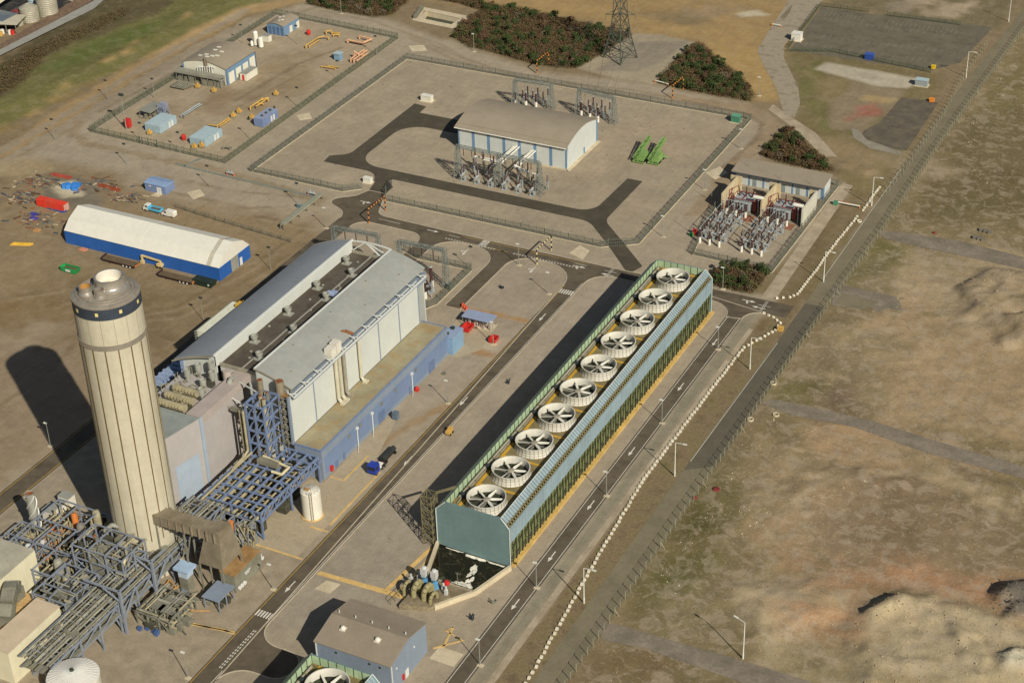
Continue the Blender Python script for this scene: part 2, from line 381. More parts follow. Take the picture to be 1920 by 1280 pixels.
# ---- north-east waste land between the track and the big road
paint([(1480,100),(1540,95),(1760,140),(1730,240),(1660,360),(1590,380),(1560,310),(1480,240),(1500,190)], (120,106,72), soft=3, amp=4)
paint([(1480,100),(1560,105),(1540,150),(1600,200),(1560,270),(1500,200)], (106,102,58), .85, 3, 6, 4, .9)
paint([(1515,140),(1590,150),(1560,190),(1530,195)], (140,122,86), .8, 3, 5, 6)
paint([(1490,240),(1560,260),(1680,300),(1640,350),(1560,300)], (146,125,92), .85, 3, 6, 8)
paint([(1560,190),(1600,155),(1700,170),(1690,185),(1620,250),(1560,240)], (138,122,96), .9, 1.5, 2.5, 9)
paint([(1620,175),(1690,185),(1670,195),(1610,188)], (168,144,100), .9, 1, 2, 9)
paint([(1590,200),(1650,190),(1640,215),(1590,225)], (158,96,78), .75, 2, 4, 10, 1.3)
paint([(1640,205),(1670,205),(1660,218),(1630,215)], (160,86,70), .6, 2, 3, 11, 1)
pline([(1590,245),(1640,270),(1690,280)], 2, (100,98,52), .7, soft=1.5)
paint([(1530,130),(1550,118),(1730,150),(1700,165),(1640,160)], (184,172,148), .9, 1, 1.5, 13)
paint([(1560,128),(1700,155),(1690,158),(1600,145)], (120,106,84), .6, 2, 4, 14, 1.4)
# top right patches
paint([(1560,-20),(1920,-20),(1880,60),(1700,30),(1640,20),(1560,5)], (116,104,76), soft=2, amp=3)
paint([(1700,0),(1790,-10),(1850,5),(1790,35),(1740,30)], (172,152,124), .85, 2, 4, 12, 1)
paint([(1660,5),(1730,0),(1700,25),(1670,20)], (150,134,112), .7, 2, 3, 22)
# ---- east waste ground
EAST = [(1930,-40),(1990,-40),(2300,1400),(1040,1400),(1180,1140),(1420,790),(1640,445),(1760,280),(1840,170)]
paint(EAST, (126,110,78), soft=2, amp=2)
for k, (poly, c, a) in enumerate([
    ([(1760,290),(1860,180),(1990,200),(1990,440),(1700,420)], (112,98,66), .9), ([(1720,330),(1800,310),(1990,320),(1990,400),(1730,400)], (104,90,60), .8),
    ([(1830,150),(1920,100),(1990,180),(1880,230)], (112,100,64), .8), ([(1640,300),(1700,290),(1790,320),(1720,330)], (156,138,108), .7),
    ([(1600,455),(1700,450),(1740,500),(1640,520),(1560,540)], (98,94,48), .8), ([(1590,480),(1660,470),(1720,560),(1600,560)], (140,124,92), .7),
    ([(1700,470),(1990,480),(1990,640),(1800,640),(1700,560)], (163,142,110), .9), ([(1640,560),(1720,520),(1800,640),(1990,640),(1990,840),(1640,800),(1580,640)], (163,139,104), .9),
    ([(1480,650),(1600,600),(1700,640),(1640,760),(1470,740)], (142,124,92), .9), ([(1530,720),(1600,715),(1620,760),(1540,775)], (100,82,66), .7),
    ([(1460,700),(1530,720),(1480,760),(1440,740)], (98,92,50), .8), ([(1500,800),(1640,790),(1860,880),(1700,900),(1520,840)], (170,140,104), .9),
    ([(1420,830),(1560,860),(1700,900),(1600,1040),(1420,1060),(1360,960)], (152,131,98), .9), ([(1480,900),(1700,880),(1900,960),(1990,1120),(1600,1120),(1500,1020)], (140,118,90), .7),
    ([(1680,860),(1990,900),(1990,1000),(1800,940)], (128,112,80), .7), ([(1600,900),(1700,890),(1760,1000),(1640,1060)], (122,102,76), .6),
    ([(1240,900),(1330,850),(1400,960),(1330,1080),(1240,1180),(1190,1120)], (108,96,62), .9), ([(1290,930),(1340,920),(1330,980),(1300,985)], (78,74,36), .8),
    ([(1270,1040),(1320,1050),(1290,1110),(1230,1120)], (92,90,44), .8), ([(1240,1080),(1290,1070),(1260,1120),(1220,1110)], (80,80,38), .8),
    ([(1380,800),(1440,790),(1420,850),(1330,930),(1350,860)], (120,106,74), .8), ([(1230,1120),(1340,1090),(1390,1160),(1330,1230),(1210,1180)], (128,114,82), .9),
    ([(1370,1090),(1520,1090),(1600,1130),(1560,1200),(1440,1210),(1380,1150)], (166,147,114), .9), ([(1540,1100),(1700,1100),(1860,1150),(1990,1190),(1990,1100),(1700,1060)], (160,122,88), .85),
    ([(1600,1130),(1700,1120),(1920,1180),(1990,1290),(1600,1290),(1580,1200)], (170,152,118), .95), ([(1480,1140),(1600,1140),(1620,1200),(1560,1230)], (162,122,88), .8),
    ([(1400,1200),(1600,1210),(1640,1290),(1500,1290)], (160,142,108), .8), ([(1100,1215),(1200,1205),(1400,1290),(1060,1290)], (112,94,64), .9)]):
    paint(poly, c, a, 4, 8, 60+k)
paint([(1420,1000),(1480,1060),(1900,1150),(1990,1150),(1990,1090),(1560,1090)], (170,128,94), .5, 6, 10, 90, 1)
paint([(1860,1120),(1900,1095),(1960,1100),(1960,1165),(1890,1170)], (86,84,76), .9, 1.2, 2, 91)
paint([(1870,1235),(1900,1228),(1960,1232),(1960,1270),(1880,1262)], (214,202,170), .9, 1, 2, 92)
paint([(1560,820),(1700,820),(1840,900),(1900,960),(1860,970),(1760,900),(1620,850)], (160,140,106), .7, 3, 4, 93)
pline([(1440,1000),(1500,930),(1600,888),(1720,890),(1850,930),(1960,1010)], 2.2, (172,150,116), .7, soft=2, seed=95, brk=.3)
pline([(1480,840),(1640,870),(1800,900)], 1.0, (178,158,124), .5, seed=96, brk=.4)
for k in range(26):                                             # weathered streaks where plant has pushed material about
    x0, y0 = RNG.uniform(-110, -10), RNG.uniform(220, 480); a = RNG.uniform(-.5, 1.9); L = RNG.uniform(10, 34)
    c = [(150,130,98),(118,100,72),(166,144,112),(104,96,62)][k % 4]
    pline([(x0, y0), (x0+L*math.cos(a)*.5, y0+L*math.sin(a)*.6), (x0+L*math.cos(a+.3), y0+L*math.sin(a+.3))], RNG.uniform(1.2, 3.5), c, .5, 1.5, True, 100+k, .5)
# broad natural mottling everywhere
east = np.clip((X+126)/6, 0, 1)
COLR *= (1+(n1-.5)[..., None]*.22+(n2-.5)[..., None]*.22*(.45+.55*east[..., None])+(n3-.5)[..., None]*.20*(.4+.6*east[..., None]))
gm = np.clip((n4-.56)*5, 0, 1)*east*.25
COLR = COLR*(1-gm[..., None])+LN((96,92,54))*gm[..., None]
# relief: rubble heaps and push-up banks on the waste ground, the sloping verge in the north-west
def heap(px, h, soft, amp, seed, rough=.5):
    r = mask(PX(*px), soft, amp, seed, .12)
    if r is None: return
    sl, w = r; HGT[sl] += (w*w*(3-2*w))*h*(1-rough+rough*2*fbm(X[sl], Y[sl], .16, seed+2))
heap([(1800,545),(1840,512),(1990,505),(1990,640),(1920,640),(1850,600),(1815,590)], 2.2, 2.6, 3.0, 3, .7)
heap([(1850,600),(1925,600),(1960,660),(1880,650)], 1.6, 2.5, 2, 5)
heap([(1640,1140),(1700,1112),(1990,1190),(1990,1300),(1610,1300),(1590,1180)], 1.5, 4.0, 3.0, 7, .6)
heap([(1612,1160),(1660,1128),(1700,1128),(1690,1150),(1640,1172)], 1.6, 1.2, 1.0, 27, .7)
heap([(1380,1100),(1520,1095),(1580,1150),(1420,1190)], 1.2, 4, 4, 9, .8)
heap([(1868,1120),(1900,1098),(1960,1100),(1960,1160),(1890,1165)], 3.0, 2.5, 1.5, 11)
heap([(1872,1238),(1900,1228),(1960,1232),(1960,1268),(1884,1262)], 1.6, 1.5, 1, 12)
heap([(1560,300),(1640,320),(1620,350),(1570,330)], .7, 3, 3, 13)
heap([(1780,1180),(1830,1200),(1850,1250),(1800,1240)], 1.4, 1.5, 1.5, 14, .9)
heap([(1490,880),(1640,880),(1720,905),(1600,930),(1480,960)], .7, 5, 4, 15, .9)
heap([(1700,830),(1920,870),(1990,960),(1800,920)], .8, 5, 4, 16, .9)
rough = np.clip((X+118)/8, 0, 1)*np.clip((470-Y)/20, 0, 1)
HGT += rough*(fbm(X, Y, .09, 44)-.45)*.8+rough*(fbm(X, Y, .33, 45, 3)-.5)*.5+rough*(np.abs(fbm(X*.8+Y*.5, Y*.9-X*.4, .16, 46, 3)-.5)*-1.0+.1)*.7
HGT = np.where(HGT < 0, HGT*.6, HGT)
# keep the east lanes level
for L, wd in [(PX((1440,755),(1560,775),(1920,885),(1990,910)), 5), (PX((1640,430),(1760,450),(1920,487),(1990,505)), 6), (PX((1140,1180),(1420,1262),(1560,1310)), 5)]:
    f = np.clip((ldist(L, X, Y)-wd)/4, 0, 1); HGT *= f
verge = PX(*VERGE); dv = sdist(verge, X, Y); HGT += np.clip(-dv/10, 0, 1)*(.6+1.6*fbm(X, Y, .06, 8))
BASIN = [(-170.6,281.5),(-168.9,275.6),(-167.2,267.0),(-154.6,267.6),(-151.6,277.5),(-151.6,281.5)]
PIT = [(-348.5,567.3),(-318.5,571.5),(-320.5,585.5),(-350.5,581)]
PIT = PX((788,36),(846,48),(868,34),(800,20))
for P_, dep in ((PIT, 4.0),):
    HGT = np.where(sdist(P_, X, Y) < 0.3, -dep, HGT)
COLR = np.clip(COLR, .01, .9)
co = np.empty((NY*NX, 3), np.float32); co[:,0] = X.ravel(); co[:,1] = Y.ravel(); co[:,2] = HGT.ravel()
idx = np.arange(NY*NX).reshape(NY, NX); quads = np.stack([idx[:-1,:-1], idx[:-1,1:], idx[1:,1:], idx[1:,:-1]], -1).reshape(-1, 4)
me = bpy.data.meshes.new('ground'); me.vertices.add(len(co)); me.vertices.foreach_set('co', co.ravel())
me.loops.add(quads.size); me.loops.foreach_set('vertex_index', quads.ravel().astype(np.int32))
me.polygons.add(len(quads)); me.polygons.foreach_set('loop_start', np.arange(0, quads.size, 4, dtype=np.int32))
me.update(); me.validate()
at = me.color_attributes.new('soil', 'FLOAT_COLOR', 'POINT'); rgba = np.ones((NY*NX, 4), np.float32); rgba[:,:3] = COLR.reshape(-1, 3)
at.data.foreach_set('color', rgba.ravel())
me.polygons.foreach_set('use_smooth', np.ones(len(quads), bool))
def ground_material(name, attr, base=None):
    M_ = bpy.data.materials.new(name); M_.use_nodes = True; n = M_.node_tree; b = n.nodes['Principled BSDF']
    b.inputs['Roughness'].default_value = .95; b.inputs['Specular IOR Level'].default_value = .12
    geo = n.nodes.new('ShaderNodeNewGeometry')
    if attr: a = n.nodes.new('ShaderNodeVertexColor'); a.layer_name = attr; src = a.outputs['Color']
    else: a = n.nodes.new('ShaderNodeRGB'); a.outputs[0].default_value = (*base, 1); src = a.outputs[0]
    cur = vary(n, src, geo.outputs['Position'], .22, [(.12, .4), (.45, .35), (3.0, .5), (9, .8)])
    vo = n.nodes.new('ShaderNodeTexNoise'); vo.inputs['Scale'].default_value = 1.1; vo.inputs['Detail'].default_value = 2
    n.links.new(geo.outputs['Position'], vo.inputs['Vector'])
    mr = n.nodes.new('ShaderNodeMapRange'); mr.inputs['From Min'].default_value = .70; mr.inputs['From Max'].default_value = .76; mr.inputs['To Max'].default_value = .55
    n.links.new(vo.outputs['Fac'], mr.inputs['Value'])
    mx = n.nodes.new('ShaderNodeMix'); mx.data_type = 'RGBA'; n.links.new(mr.outputs[0], mx.inputs['Factor']); n.links.new(cur, mx.inputs['A']); mx.inputs['B'].default_value = (.085,.07,.042,1)
    # long faint tyre and drainage streaks
    mp = n.nodes.new('ShaderNodeVectorMath'); mp.operation = 'MULTIPLY'; mp.inputs[1].default_value = (.8, .09, 1); n.links.new(geo.outputs['Position'], mp.inputs[0])
    st = n.nodes.new('ShaderNodeTexNoise'); st.inputs['Scale'].default_value = 1; st.inputs['Detail'].default_value = 4; n.links.new(mp.outputs[0], st.inputs['Vector'])
    m2 = n.nodes.new('ShaderNodeMapRange'); m2.inputs['From Min'].default_value = .35; m2.inputs['From Max'].default_value = .65; m2.inputs['To Min'].default_value = .96; m2.inputs['To Max'].default_value = 1.04
    n.links.new(st.outputs['Fac'], m2.inputs['Value'])
    sc = n.nodes.new('ShaderNodeVectorMath'); sc.operation = 'SCALE'; n.links.new(mx.outputs['Result'], sc.inputs[0]); n.links.new(m2.outputs[0], sc.inputs['Scale'])
    # sharper broken ground on the open waste land east of the public road and in the trampled west yard
    sx = n.nodes.new('ShaderNodeSeparateXYZ'); n.links.new(geo.outputs['Position'], sx.inputs[0])
    e1 = n.nodes.new('ShaderNodeMapRange'); e1.inputs['From Min'].default_value = -126; e1.inputs['From Max'].default_value = -118; e1.inputs['To Min'].default_value = .3; n.links.new(sx.outputs['X'], e1.inputs['Value'])
    cur = sc.outputs[0]
    for scl, lo, hi, colr, am in ((.22,.50,.58,(.40,.315,.215,1),.42),(.31,.54,.60,(.150,.125,.070,1),.30),(.9,.56,.62,(.42,.34,.24,1),.38),(1.3,.58,.64,(.15,.125,.075,1),.30)):
        q = n.nodes.new('ShaderNodeTexNoise'); q.inputs['Scale'].default_value = scl; q.inputs['Detail'].default_value = 9; q.inputs['Roughness'].default_value = .68; q.inputs['Distortion'].default_value = .6
        of = n.nodes.new('ShaderNodeVectorMath'); of.inputs[1].default_value = (scl*37, scl*91, 0); n.links.new(geo.outputs['Position'], of.inputs[0]); n.links.new(of.outputs[0], q.inputs['Vector'])
        r_ = n.nodes.new('ShaderNodeMapRange'); r_.inputs['From Min'].default_value = lo; r_.inputs['From Max'].default_value = hi; r_.inputs['To Max'].default_value = am; n.links.new(q.outputs['Fac'], r_.inputs['Value'])
        mu = n.nodes.new('ShaderNodeMath'); mu.operation = 'MULTIPLY'; n.links.new(r_.outputs[0], mu.inputs[0]); n.links.new(e1.outputs[0], mu.inputs[1])
        mm = n.nodes.new('ShaderNodeMix'); mm.data_type = 'RGBA'; n.links.new(mu.outputs[0], mm.inputs['Factor']); n.links.new(cur, mm.inputs['A']); mm.inputs['B'].default_value = colr; cur = mm.outputs['Result']
    n.links.new(cur, b.inputs['Base Color'])
    bn = n.nodes.new('ShaderNodeTexNoise'); bn.inputs['Scale'].default_value = 1.4; bn.inputs['Detail'].default_value = 5; n.links.new(geo.outputs['Position'], bn.inputs['Vector'])
    bu = n.nodes.new('ShaderNodeBump'); bu.inputs['Strength'].default_value = .35; bu.inputs['Distance'].default_value = .25
    n.links.new(bn.outputs['Fac'], bu.inputs['Height']); n.links.new(bu.outputs[0], b.inputs['Normal'])
    return M_
M_GROUND = ground_material('ground', 'soil'); me.materials.append(M_GROUND)
go = bpy.data.objects.new('ground', me); COL.objects.link(go); go['kind'] = 'structure'
far = MB(); R_ = 4000
for x0, x1, y0, y1 in ((-R_,R_,-R_,GY0),(-R_,R_,GY1,R_),(-R_,GX0,GY0,GY1),(GX1,R_,GY0,GY1)):
    far.add([(x0,y0,-.02),(x1,y0,-.02),(x1,y1,-.02),(x0,y1,-.02)], [(0,1,2,3)])
struct('surrounding_land', far, ground_material('far_ground', None, S(126,110,80)))
# ------------------------------------------------------------------ roads, paving, markings
ASPH = mat('asphalt', S(98,87,70), .9, var=.14, scale=.12, streak=0, dirt=S(66,58,48), dirt_amt=.6, spec=.2)
TARM = mat('new_tarmac', S(78,71,57), .9, var=.12, scale=.1, dirt=S(96,88,72), dirt_amt=.5, spec=.2)
OLDR = mat('old_asphalt', S(122,112,88), .9, var=.12, scale=.15, dirt=S(128,114,92), dirt_amt=.7, spec=.2)
CONC = mat('concrete', S(168,152,126), .9, var=.15, scale=.3, dirt=S(128,110,84), dirt_amt=.5, spec=.2)
CONL = mat('pale_concrete', S(196,180,148), .9, var=.12, scale=.3, spec=.2)
WLINE = mat('white_road_paint', S(214,206,188), .8, var=.15, scale=1.5)
YLINE = mat('yellow_road_paint', S(184,146,58), .8, var=.2, scale=1.5)
KERB = mat('kerb_stone', S(182,168,142), .9, var=.12, scale=.8)
YKERB = mat('yellow_kerb', S(206,170,104), .85, var=.15, scale=.5)
def sheet(name, poly, z, m, parent=None):
    return struct(name, MB().flat(poly, z), m, parent)
BR = [(-131,421),(-131,413.7)]
NET = [(-282,190),(-282,418,6),(-293.5,423.2,3),(-285.4,429.6,3),(-283.4,434.8),(-277.1,434.8),(-271.8,421.0,4),(-240,420.2),(-184,420),(-180,420.2),(-131,421),(-131,413.7),(-142.4,413.7,6),(-142.4,190),
       (-146.9,190),(-146.9,414,7),(-192.3,415.3,7),(-192.3,233.5,6),(-178.5,233.5,4),(-178.5,224.5,4),(-192.3,224.5,6),(-192.3,190),(-197.5,190),(-197.5,415.2,11),(-219,415.2,7),(-219,379.5),(-224.2,379.5),(-224.2,415.2,9),(-245.2,415.2,7),(-245.2,390),(-251,390),(-251,415.2,5),(-275.8,415.4,5),(-275.8,190)]
plant_road = sheet('plant_road', fillet(NET), .03, ASPH)
SUBR = [(-304.2,501.8),(-298.9,501),(-298.4,495.4),(-265,495.4),(-265,485.3),(-298.3,485.3,9),(-298.3,450.9,9),(-209.2,450.5,6),(-208.6,477.2),(-203.2,477.3),(-203.1,447,7),(-191.0,435.2),(-180.4,424.6,1),(-182,420.3),(-184.2,420.3),(-194.6,431.6),(-207.5,444.6,9),(-283.4,445.0,7),(-277.1,440),(-277.1,434.8),(-283.4,434.8),(-284.5,440),(-288.5,447.1,6),(-309,447.2),(-309.6,452),(-303.8,455.8,5)]
sheet('substation_road', fillet(SUBR), .045, TARM)
# the long straight public road with its fence, north-south
BRL = [(-131.6,150),(-130.9,352),(-129.8,424),(-128.2,489),(-128.0,541),(-128.4,670),(-126.6,760)]
BRR = [(-120.5,760),(-122.7,654),(-123.6,476),(-123.4,403),(-125.4,329),(-125.6,150)]
BRR = [(x-.6, y) for x, y in BRR]
sheet('public_road', [(-130.0,150),(-129.6,352),(-128.7,400),(-128.6,511),(-128.2,571),(-126.0,646),(-122,760)]+[(-116.5,760),(-119.6,650),(-121.6,540),(-121.2,476),(-122.4,403),(-122.6,355),(-123.0,284),(-122.6,150)], .02, OLDR)
sheet('road_patch', [(-129.5,333),(-128.6,424),(-122.4,424),(-122.8,338)], .034, mat('patch_asphalt', S(96,89,73), .9, var=.1, scale=.2))
sheet('road_verge', [(-136.6,150),(-136.4,330),(-134.5,408),(-129.6,421),(-129.8,150)], .012, mat('verge_soil', S(126,108,78), .95, var=.3, scale=.25, dirt=S(96,90,52), dirt_amt=.8))
# service footway between tower road and verge
sheet('tower_footway', [(-138.9,190),(-138.6,404),(-137.2,404),(-137.0,190)], .028, CONC)
sheet('long_building_path', PX((1425,560),(1455,560),(1605,340),(1585,335)), .026, CONC)
# old lanes on the waste ground
LANE = mat('worn_lane', S(128,116,98), .95, var=.2, scale=.2, dirt=S(104,96,78), dirt_amt=.6)
sheet('east_lane', PX((1425,755),(1450,748),(1500,758),(1640,790),(1760,828),(1990,895),(1990,915),(1740,850),(1600,800),(1490,780)), .07, LANE)
sheet('northeast_lane', PX((1640,432),(1690,435),(1800,452),(1990,500),(1990,520),(1780,475),(1660,448)), .07, LANE)
sheet('southeast_lane', PX((1115,1165),(1165,1172),(1270,1203),(1400,1240),(1560,1290),(1560,1330),(1400,1283),(1210,1215),(1130,1200)), .07, LANE)
sheet('northeast_slab', PX((1560,540),(1580,535),(1700,560),(1690,592),(1560,572)), .07, LANE)
sheet('dark_slab', PX((1580,550),(1650,566),(1620,582),(1565,568)), .085, OLDR)
sheet('curved_track', PX((1480,0),(1545,-2),(1520,30),(1470,85),(1470,110),(1480,130),(1497,165),(1500,195),(1490,220),(1470,215),(1455,165),(1430,120),(1420,95),(1440,60)), .03, mat('cracked_concrete', S(158,144,120), .95, var=.2, scale=.25, dirt=S(100,92,76), dirt_amt=.8))
sheet('track_patch', PX((1462,34),(1486,8),(1482,22),(1472,36)), .045, OLDR)
sheet('service_path', PX((1450,196),(1462,205),(1530,250),(1575,300),(1600,335),(1585,340),(1555,305),(1500,250),(1440,205)), .022, CONC)
CARP = PX((1540,12),(1480,95),(1745,133),(1800,118),(1862,52),(1700,30),(1640,28))
carpark = sheet('car_park', CARP, .03, mat('carpark_asphalt', S(108,99,80), .9, var=.14, scale=.15, dirt=S(84,78,66), dirt_amt=.6))
sheet('demolished_yard', PX((1690,183),(1760,192),(1700,282),(1640,275),(1610,262),(1620,245),(1650,230)), .03, mat('dark_yard', S(96,87,72), .95, var=.2, scale=.2, dirt=S(124,108,84), dirt_amt=.6))
sheet('curved_apron', PX((1596,240),(1610,245),(1625,262),(1690,285),(1690,292),(1630,278),(1600,258)), .035, mat('apron', S(140,130,112), .9, var=.15))
# concrete by the turbine hall and plant
PAD = mat('plant_concrete', S(170,154,126), .9, var=.14, scale=.25, dirt=S(134,114,86), dirt_amt=.5)
sheet('plant_paving', [(-275.5,195),(-275.5,300),(-197.9,300),(-197.9,195)], .014, mat('plant_gravel', S(153,138,114), .95, var=.14, scale=.3, dirt=S(122,108,86), dirt_amt=.4))
sheet('annex_paving', [(-209.6,276),(-209.6,322),(-207,322),(-202,300),(-198.2,300),(-198.2,276)], .02, PAD)
sheet('tank_paving', [(-214,262),(-214,290),(-199,290),(-199.5,262)], .026, PAD)
sheet('shelter_paving', [(-217,356),(-217,377),(-205,377),(-203,362),(-207,356)], .02, PAD)
def lines(name, parent, segs, m, z=.05, w=.18):
    b = MB()
    for L in segs: offset_strip(b, L, w, z-.004, z)
    return struct(name, b, m, parent)
# kerbs: real low steps
def kerb(name, L, w=.28, h=.11, m=None, closed=False):
    return struct(name, offset_strip(MB(), L, w, 0, h, closed), m or KERB)
fn = fillet(NET)
kb = MB()
def inframe(p): return p[1] > 192
offset_strip(kb, [p for p in fn if p[1] > 191 and not (p[0] > -131.5)], .26, .0, .1)
struct('road_kerb', kb, KERB)
lines('edge_line', plant_road, [[(-192.8,195),(-192.8,222)],[(-192.8,236),(-192.8,408)],[(-146.4,195),(-146.4,408)],[(-142.9,195),(-142.9,408)]], WLINE, .042, .14)
lines('yellow_line', plant_road, [[(-197.0,192),(-197.0,405)],[(-195.9+.0,418.9),(-240,419.2)],[(-240,416.0),(-222,415.9)],[(-281.4,195),(-281.4,300)],[(-276.4,195),(-276.4,330)]], YLINE, .042, .16)
def arrow(b, x, y, ang, L=4.0, turn=False, z=.045):
    c, s = math.cos(ang), math.sin(ang); T = lambda u, v: (x+u*c-v*s, y+u*s+v*c, z)
    b.add([T(-.14,0),T(.14,0),T(.14,L*.62),T(-.14,L*.62)], [(0,1,2,3)]); b.add([T(-.55,L*.62),T(.55,L*.62),T(0,L)], [(0,1,2)])
    if turn: b.add([T(.14,L*.3),T(1.1,L*.42),T(1.1,L*.5),T(.14,L*.42)], [(0,1,2,3)]); b.add([T(1.0,L*.34),T(1.0,L*.58),T(1.7,L*.46)], [(0,1,2)])
for y in (251,306,336,384): struct('road_arrow', (lambda b: (arrow(b, -195, y+3.5, PI, 4.5), b)[1])(MB()), WLINE, plant_road)
for y in (268,287,309,334,367,392): struct('road_arrow', (lambda b: (arrow(b, -144.7, y+3, PI, 4.2), b)[1])(MB()), WLINE, plant_road)
for x, y, a, t in ((-200,416.6,-PI/2,1),(-186,415.6,PI/2,0),(-146,418.4,-PI/2,1),(-138,416,PI/2,0),(-234,412.5,PI,1),(-210,411,PI,1),(-252,418.5,-PI/2,0),(-282,427,-PI/2,1)):
    struct('road_arrow', (lambda b: (arrow(b, x, y, a, 4.2, t), b)[1])(MB()), WLINE, plant_road)
def zebra(x0, x1, y0, y1, n, along='x'):
    b = MB()
    for k in range(n):
        if along == 'x': a = x0+(x1-x0)*k/n; b.flat([(a,y0),(a+(x1-x0)/n*.55,y0),(a+(x1-x0)/n*.55,y1),(a,y1)], .046)
        else: a = y0+(y1-y0)*k/n; b.flat([(x0,a),(x1,a),(x1,a+(y1-y0)/n*.55),(x0,a+(y1-y0)/n*.55)], .046)
    struct('zebra_crossing', b, WLINE, plant_road)
zebra(-197,-192.6,240.5,242.6,6); zebra(-197.0,-192.5,400,402.4,6); zebra(-232.5,-230.0,415.8,420,6,'y')
dm = MB()
for k in range(14):
    for o in (0, .5): dm.flat([(-194.0+o-.12,222.5+k*1.0),(-194.0+o+.12,222.5+k*1.0),(-194.0+o+.12,222.5+k*1.0+.6),(-194.0+o-.12,222.5+k*1.0+.6)], .046)
for x0, x1, y in ((-244,-226,415.5),(-220,-198,415.5)):
    for k in range(int((x1-x0)/1.0)):
        for o in (0, .45): dm.flat([(x0+k,y+o),(x0+k+.6,y+o),(x0+k+.6,y+o+.2),(x0+k,y+o+.2)], .046)
for x in (-188.3,-139.3):
    for k in range(6):
        for o in (0, .5): dm.flat([(x+o,414.6+k*1.0),(x+o+.2,414.6+k),(x+o+.2,415.2+k),(x+o,415.2+k)], .046)
struct('give_way_marking', dm, WLINE, plant_road)
lines('centre_line', plant_road, [[(-196,418),(-200,418)],[(-240,418.2),(-244,418.3)],[(-190,417.7),(-186,417.7)],[(-141,417.6),(-137,417.6)],[(-262,418.5),(-270,418.6)]], WLINE, .044, .16)
# yellow edging kerbs round the plant and by the basin
for L in (PX((327,970+190),(400,1178),(440,1185)), [(-197.9,262),(-214,262),(-214,264.5)], [(-197.9,273.5),(-203,273.5)], PX((600,1072),(745,1112),(762,1120),(748,1140)), PX((745,1110),(820,1030)), PX((812,1215),(868,1200),(836,1182),(850,1175),(830,1215)), PX((262,1150),(330,1165),(418,1180),(440,1188)), [(-209.5,293),(-205.5,293),(-205.5,305)], [(-199,276),(-199,300)]):
    kerb('yellow_kerb', L, .5, .08, YKERB)
kerb('basin_path', PX((722,1108),(808,1028)), 1.1, .1, YKERB); kerb('basin_path', PX((596,1074),(770,1124)), .9, .1, YKERB)
for L, w in ((PX((815,1222),(860,1238)), 4.5),): struct('access_slab', offset_strip(MB(), L, w, .02, .03), CONL)
# drain chamber covers let into the ground
cov = MB(); cp = PX((590,1103),(612,1088),(638,1095),(618,1112))
struct('chamber_cover', MB().prism(cp, 0, .12), CONL)
for q in (PX((765,87),(795,85),(800,95),(772,97)), PX((555,217),(580,212),(585,222),(562,226)), PX((1067,475),(1087,460),(1105,470),(1092,487)), PX((350,362),(375,355),(384,366),(362,374)), PX((1322,325),(1350,313),(1365,325),(1340,337))):
    struct('chamber_cover', MB().prism(q, 0, .12), CONL)
# white road lines on the public road, parking bays
lines('edge_line', bpy.data.objects['public_road'], [[(-129.4,337),(-128.6,400)],[(-129.8,200),(-129.7,246)],[(-128.5,440),(-128.3,520)]], WLINE, .045, .12)
bays = []
def bay_row(a, b, n, dirv, ln):
    A = G(*a); B = G(*b)
    for k in range(n+1):
        p = A.lerp(B, k/n); bays.append([(p.x,p.y),(p.x+dirv[0]*ln,p.y+dirv[1]*ln)])
bay_row((1552,22),(1622,32), 9, (.05,-1), 5.2); bay_row((1668,38),(1795,56), 15, (.05,-1), 5.2)
for a, b, n in (((1545,36),(1780,68),20),((1520,66),(1790,100),22),((1500,82),(1760,118),22)):
    A, B = G(*a), G(*b); bays.append([tuple(A[:2]), tuple(B[:2])])
    for k in range(0, n+1):
        if random.random() < .75: p = A.lerp(B, k/n); bays.append([(p.x,p.y-2.4),(p.x,p.y+2.2)])
lines('bay_line', carpark, bays, mat('faded_line', S(142,134,118), .9, var=.25, scale=1), .05, .12)
# ------------------------------------------------------------------ cooling towers
M_TEAL = mat('teal_cladding', S(108,130,126), .55, var=.08, scale=.2, streak=.25, dirt=S(98,110,108))
M_BLUEP = mat('pale_blue_cladding', S(140,158,162), .5, var=.1, scale=.3, streak=.3, dirt=S(108,120,118))
M_GREEN = mat('green_screen', S(168,186,148), .5, var=.12, scale=.4, streak=.3, dirt=S(120,140,96))
M_OLIVE = mat('olive_louvre', S(136,140,92), .8, var=.2, scale=.5, streak=.3, dirt=S(90,92,56))
M_KHAKI = mat('khaki_timber', S(122,112,78), .85, var=.2, scale=1)
M_DARKG = mat('dark_frame', S(58,60,44), .8, var=.2)
M_DECK = mat('tower_deck', S(126,112,74), .9, var=.2, scale=.3, dirt=S(96,84,50), dirt_amt=.6)
M_YEL = mat('yellow_walkway', S(200,154,46), .8, var=.15, scale=.5, dirt=S(160,126,56), dirt_amt=.5)
M_STACK = mat('white_fibreglass', S(204,198,180), .6, var=.06, scale=.4, streak=.25, dirt=S(170,160,136))
M_BLADE = mat('fan_blade', S(216,210,190), .5, var=.08)
M_VOID = mat('painted_fan_void', S(52,54,40), .9, var=.4, scale=.8)  # dark colour stands in for the unlit void below each fan
M_SEAM = mat('seam', S(120,110,90), .8)
M_GALV = mat('galvanised_steel', S(140,136,120), .55, metal=.3, var=.15)
M_GREYP = mat('grey_pipe', S(150,142,122), .6, var=.12)
M_EDGE = mat('white_trim', S(210,212,200), .5, var=.05)
M_MOTOR = mat('dark_motor', S(52,56,56), .6)
M_YBASE = mat('ochre_base', S(206,170,96), .85, var=.2, scale=.5, dirt=S(160,120,60), dirt_amt=.5)
TX0, TX1, TC0, TC1 = -171.0, -151.5, -168.4, -153.7       # outer faces, chamfer tops
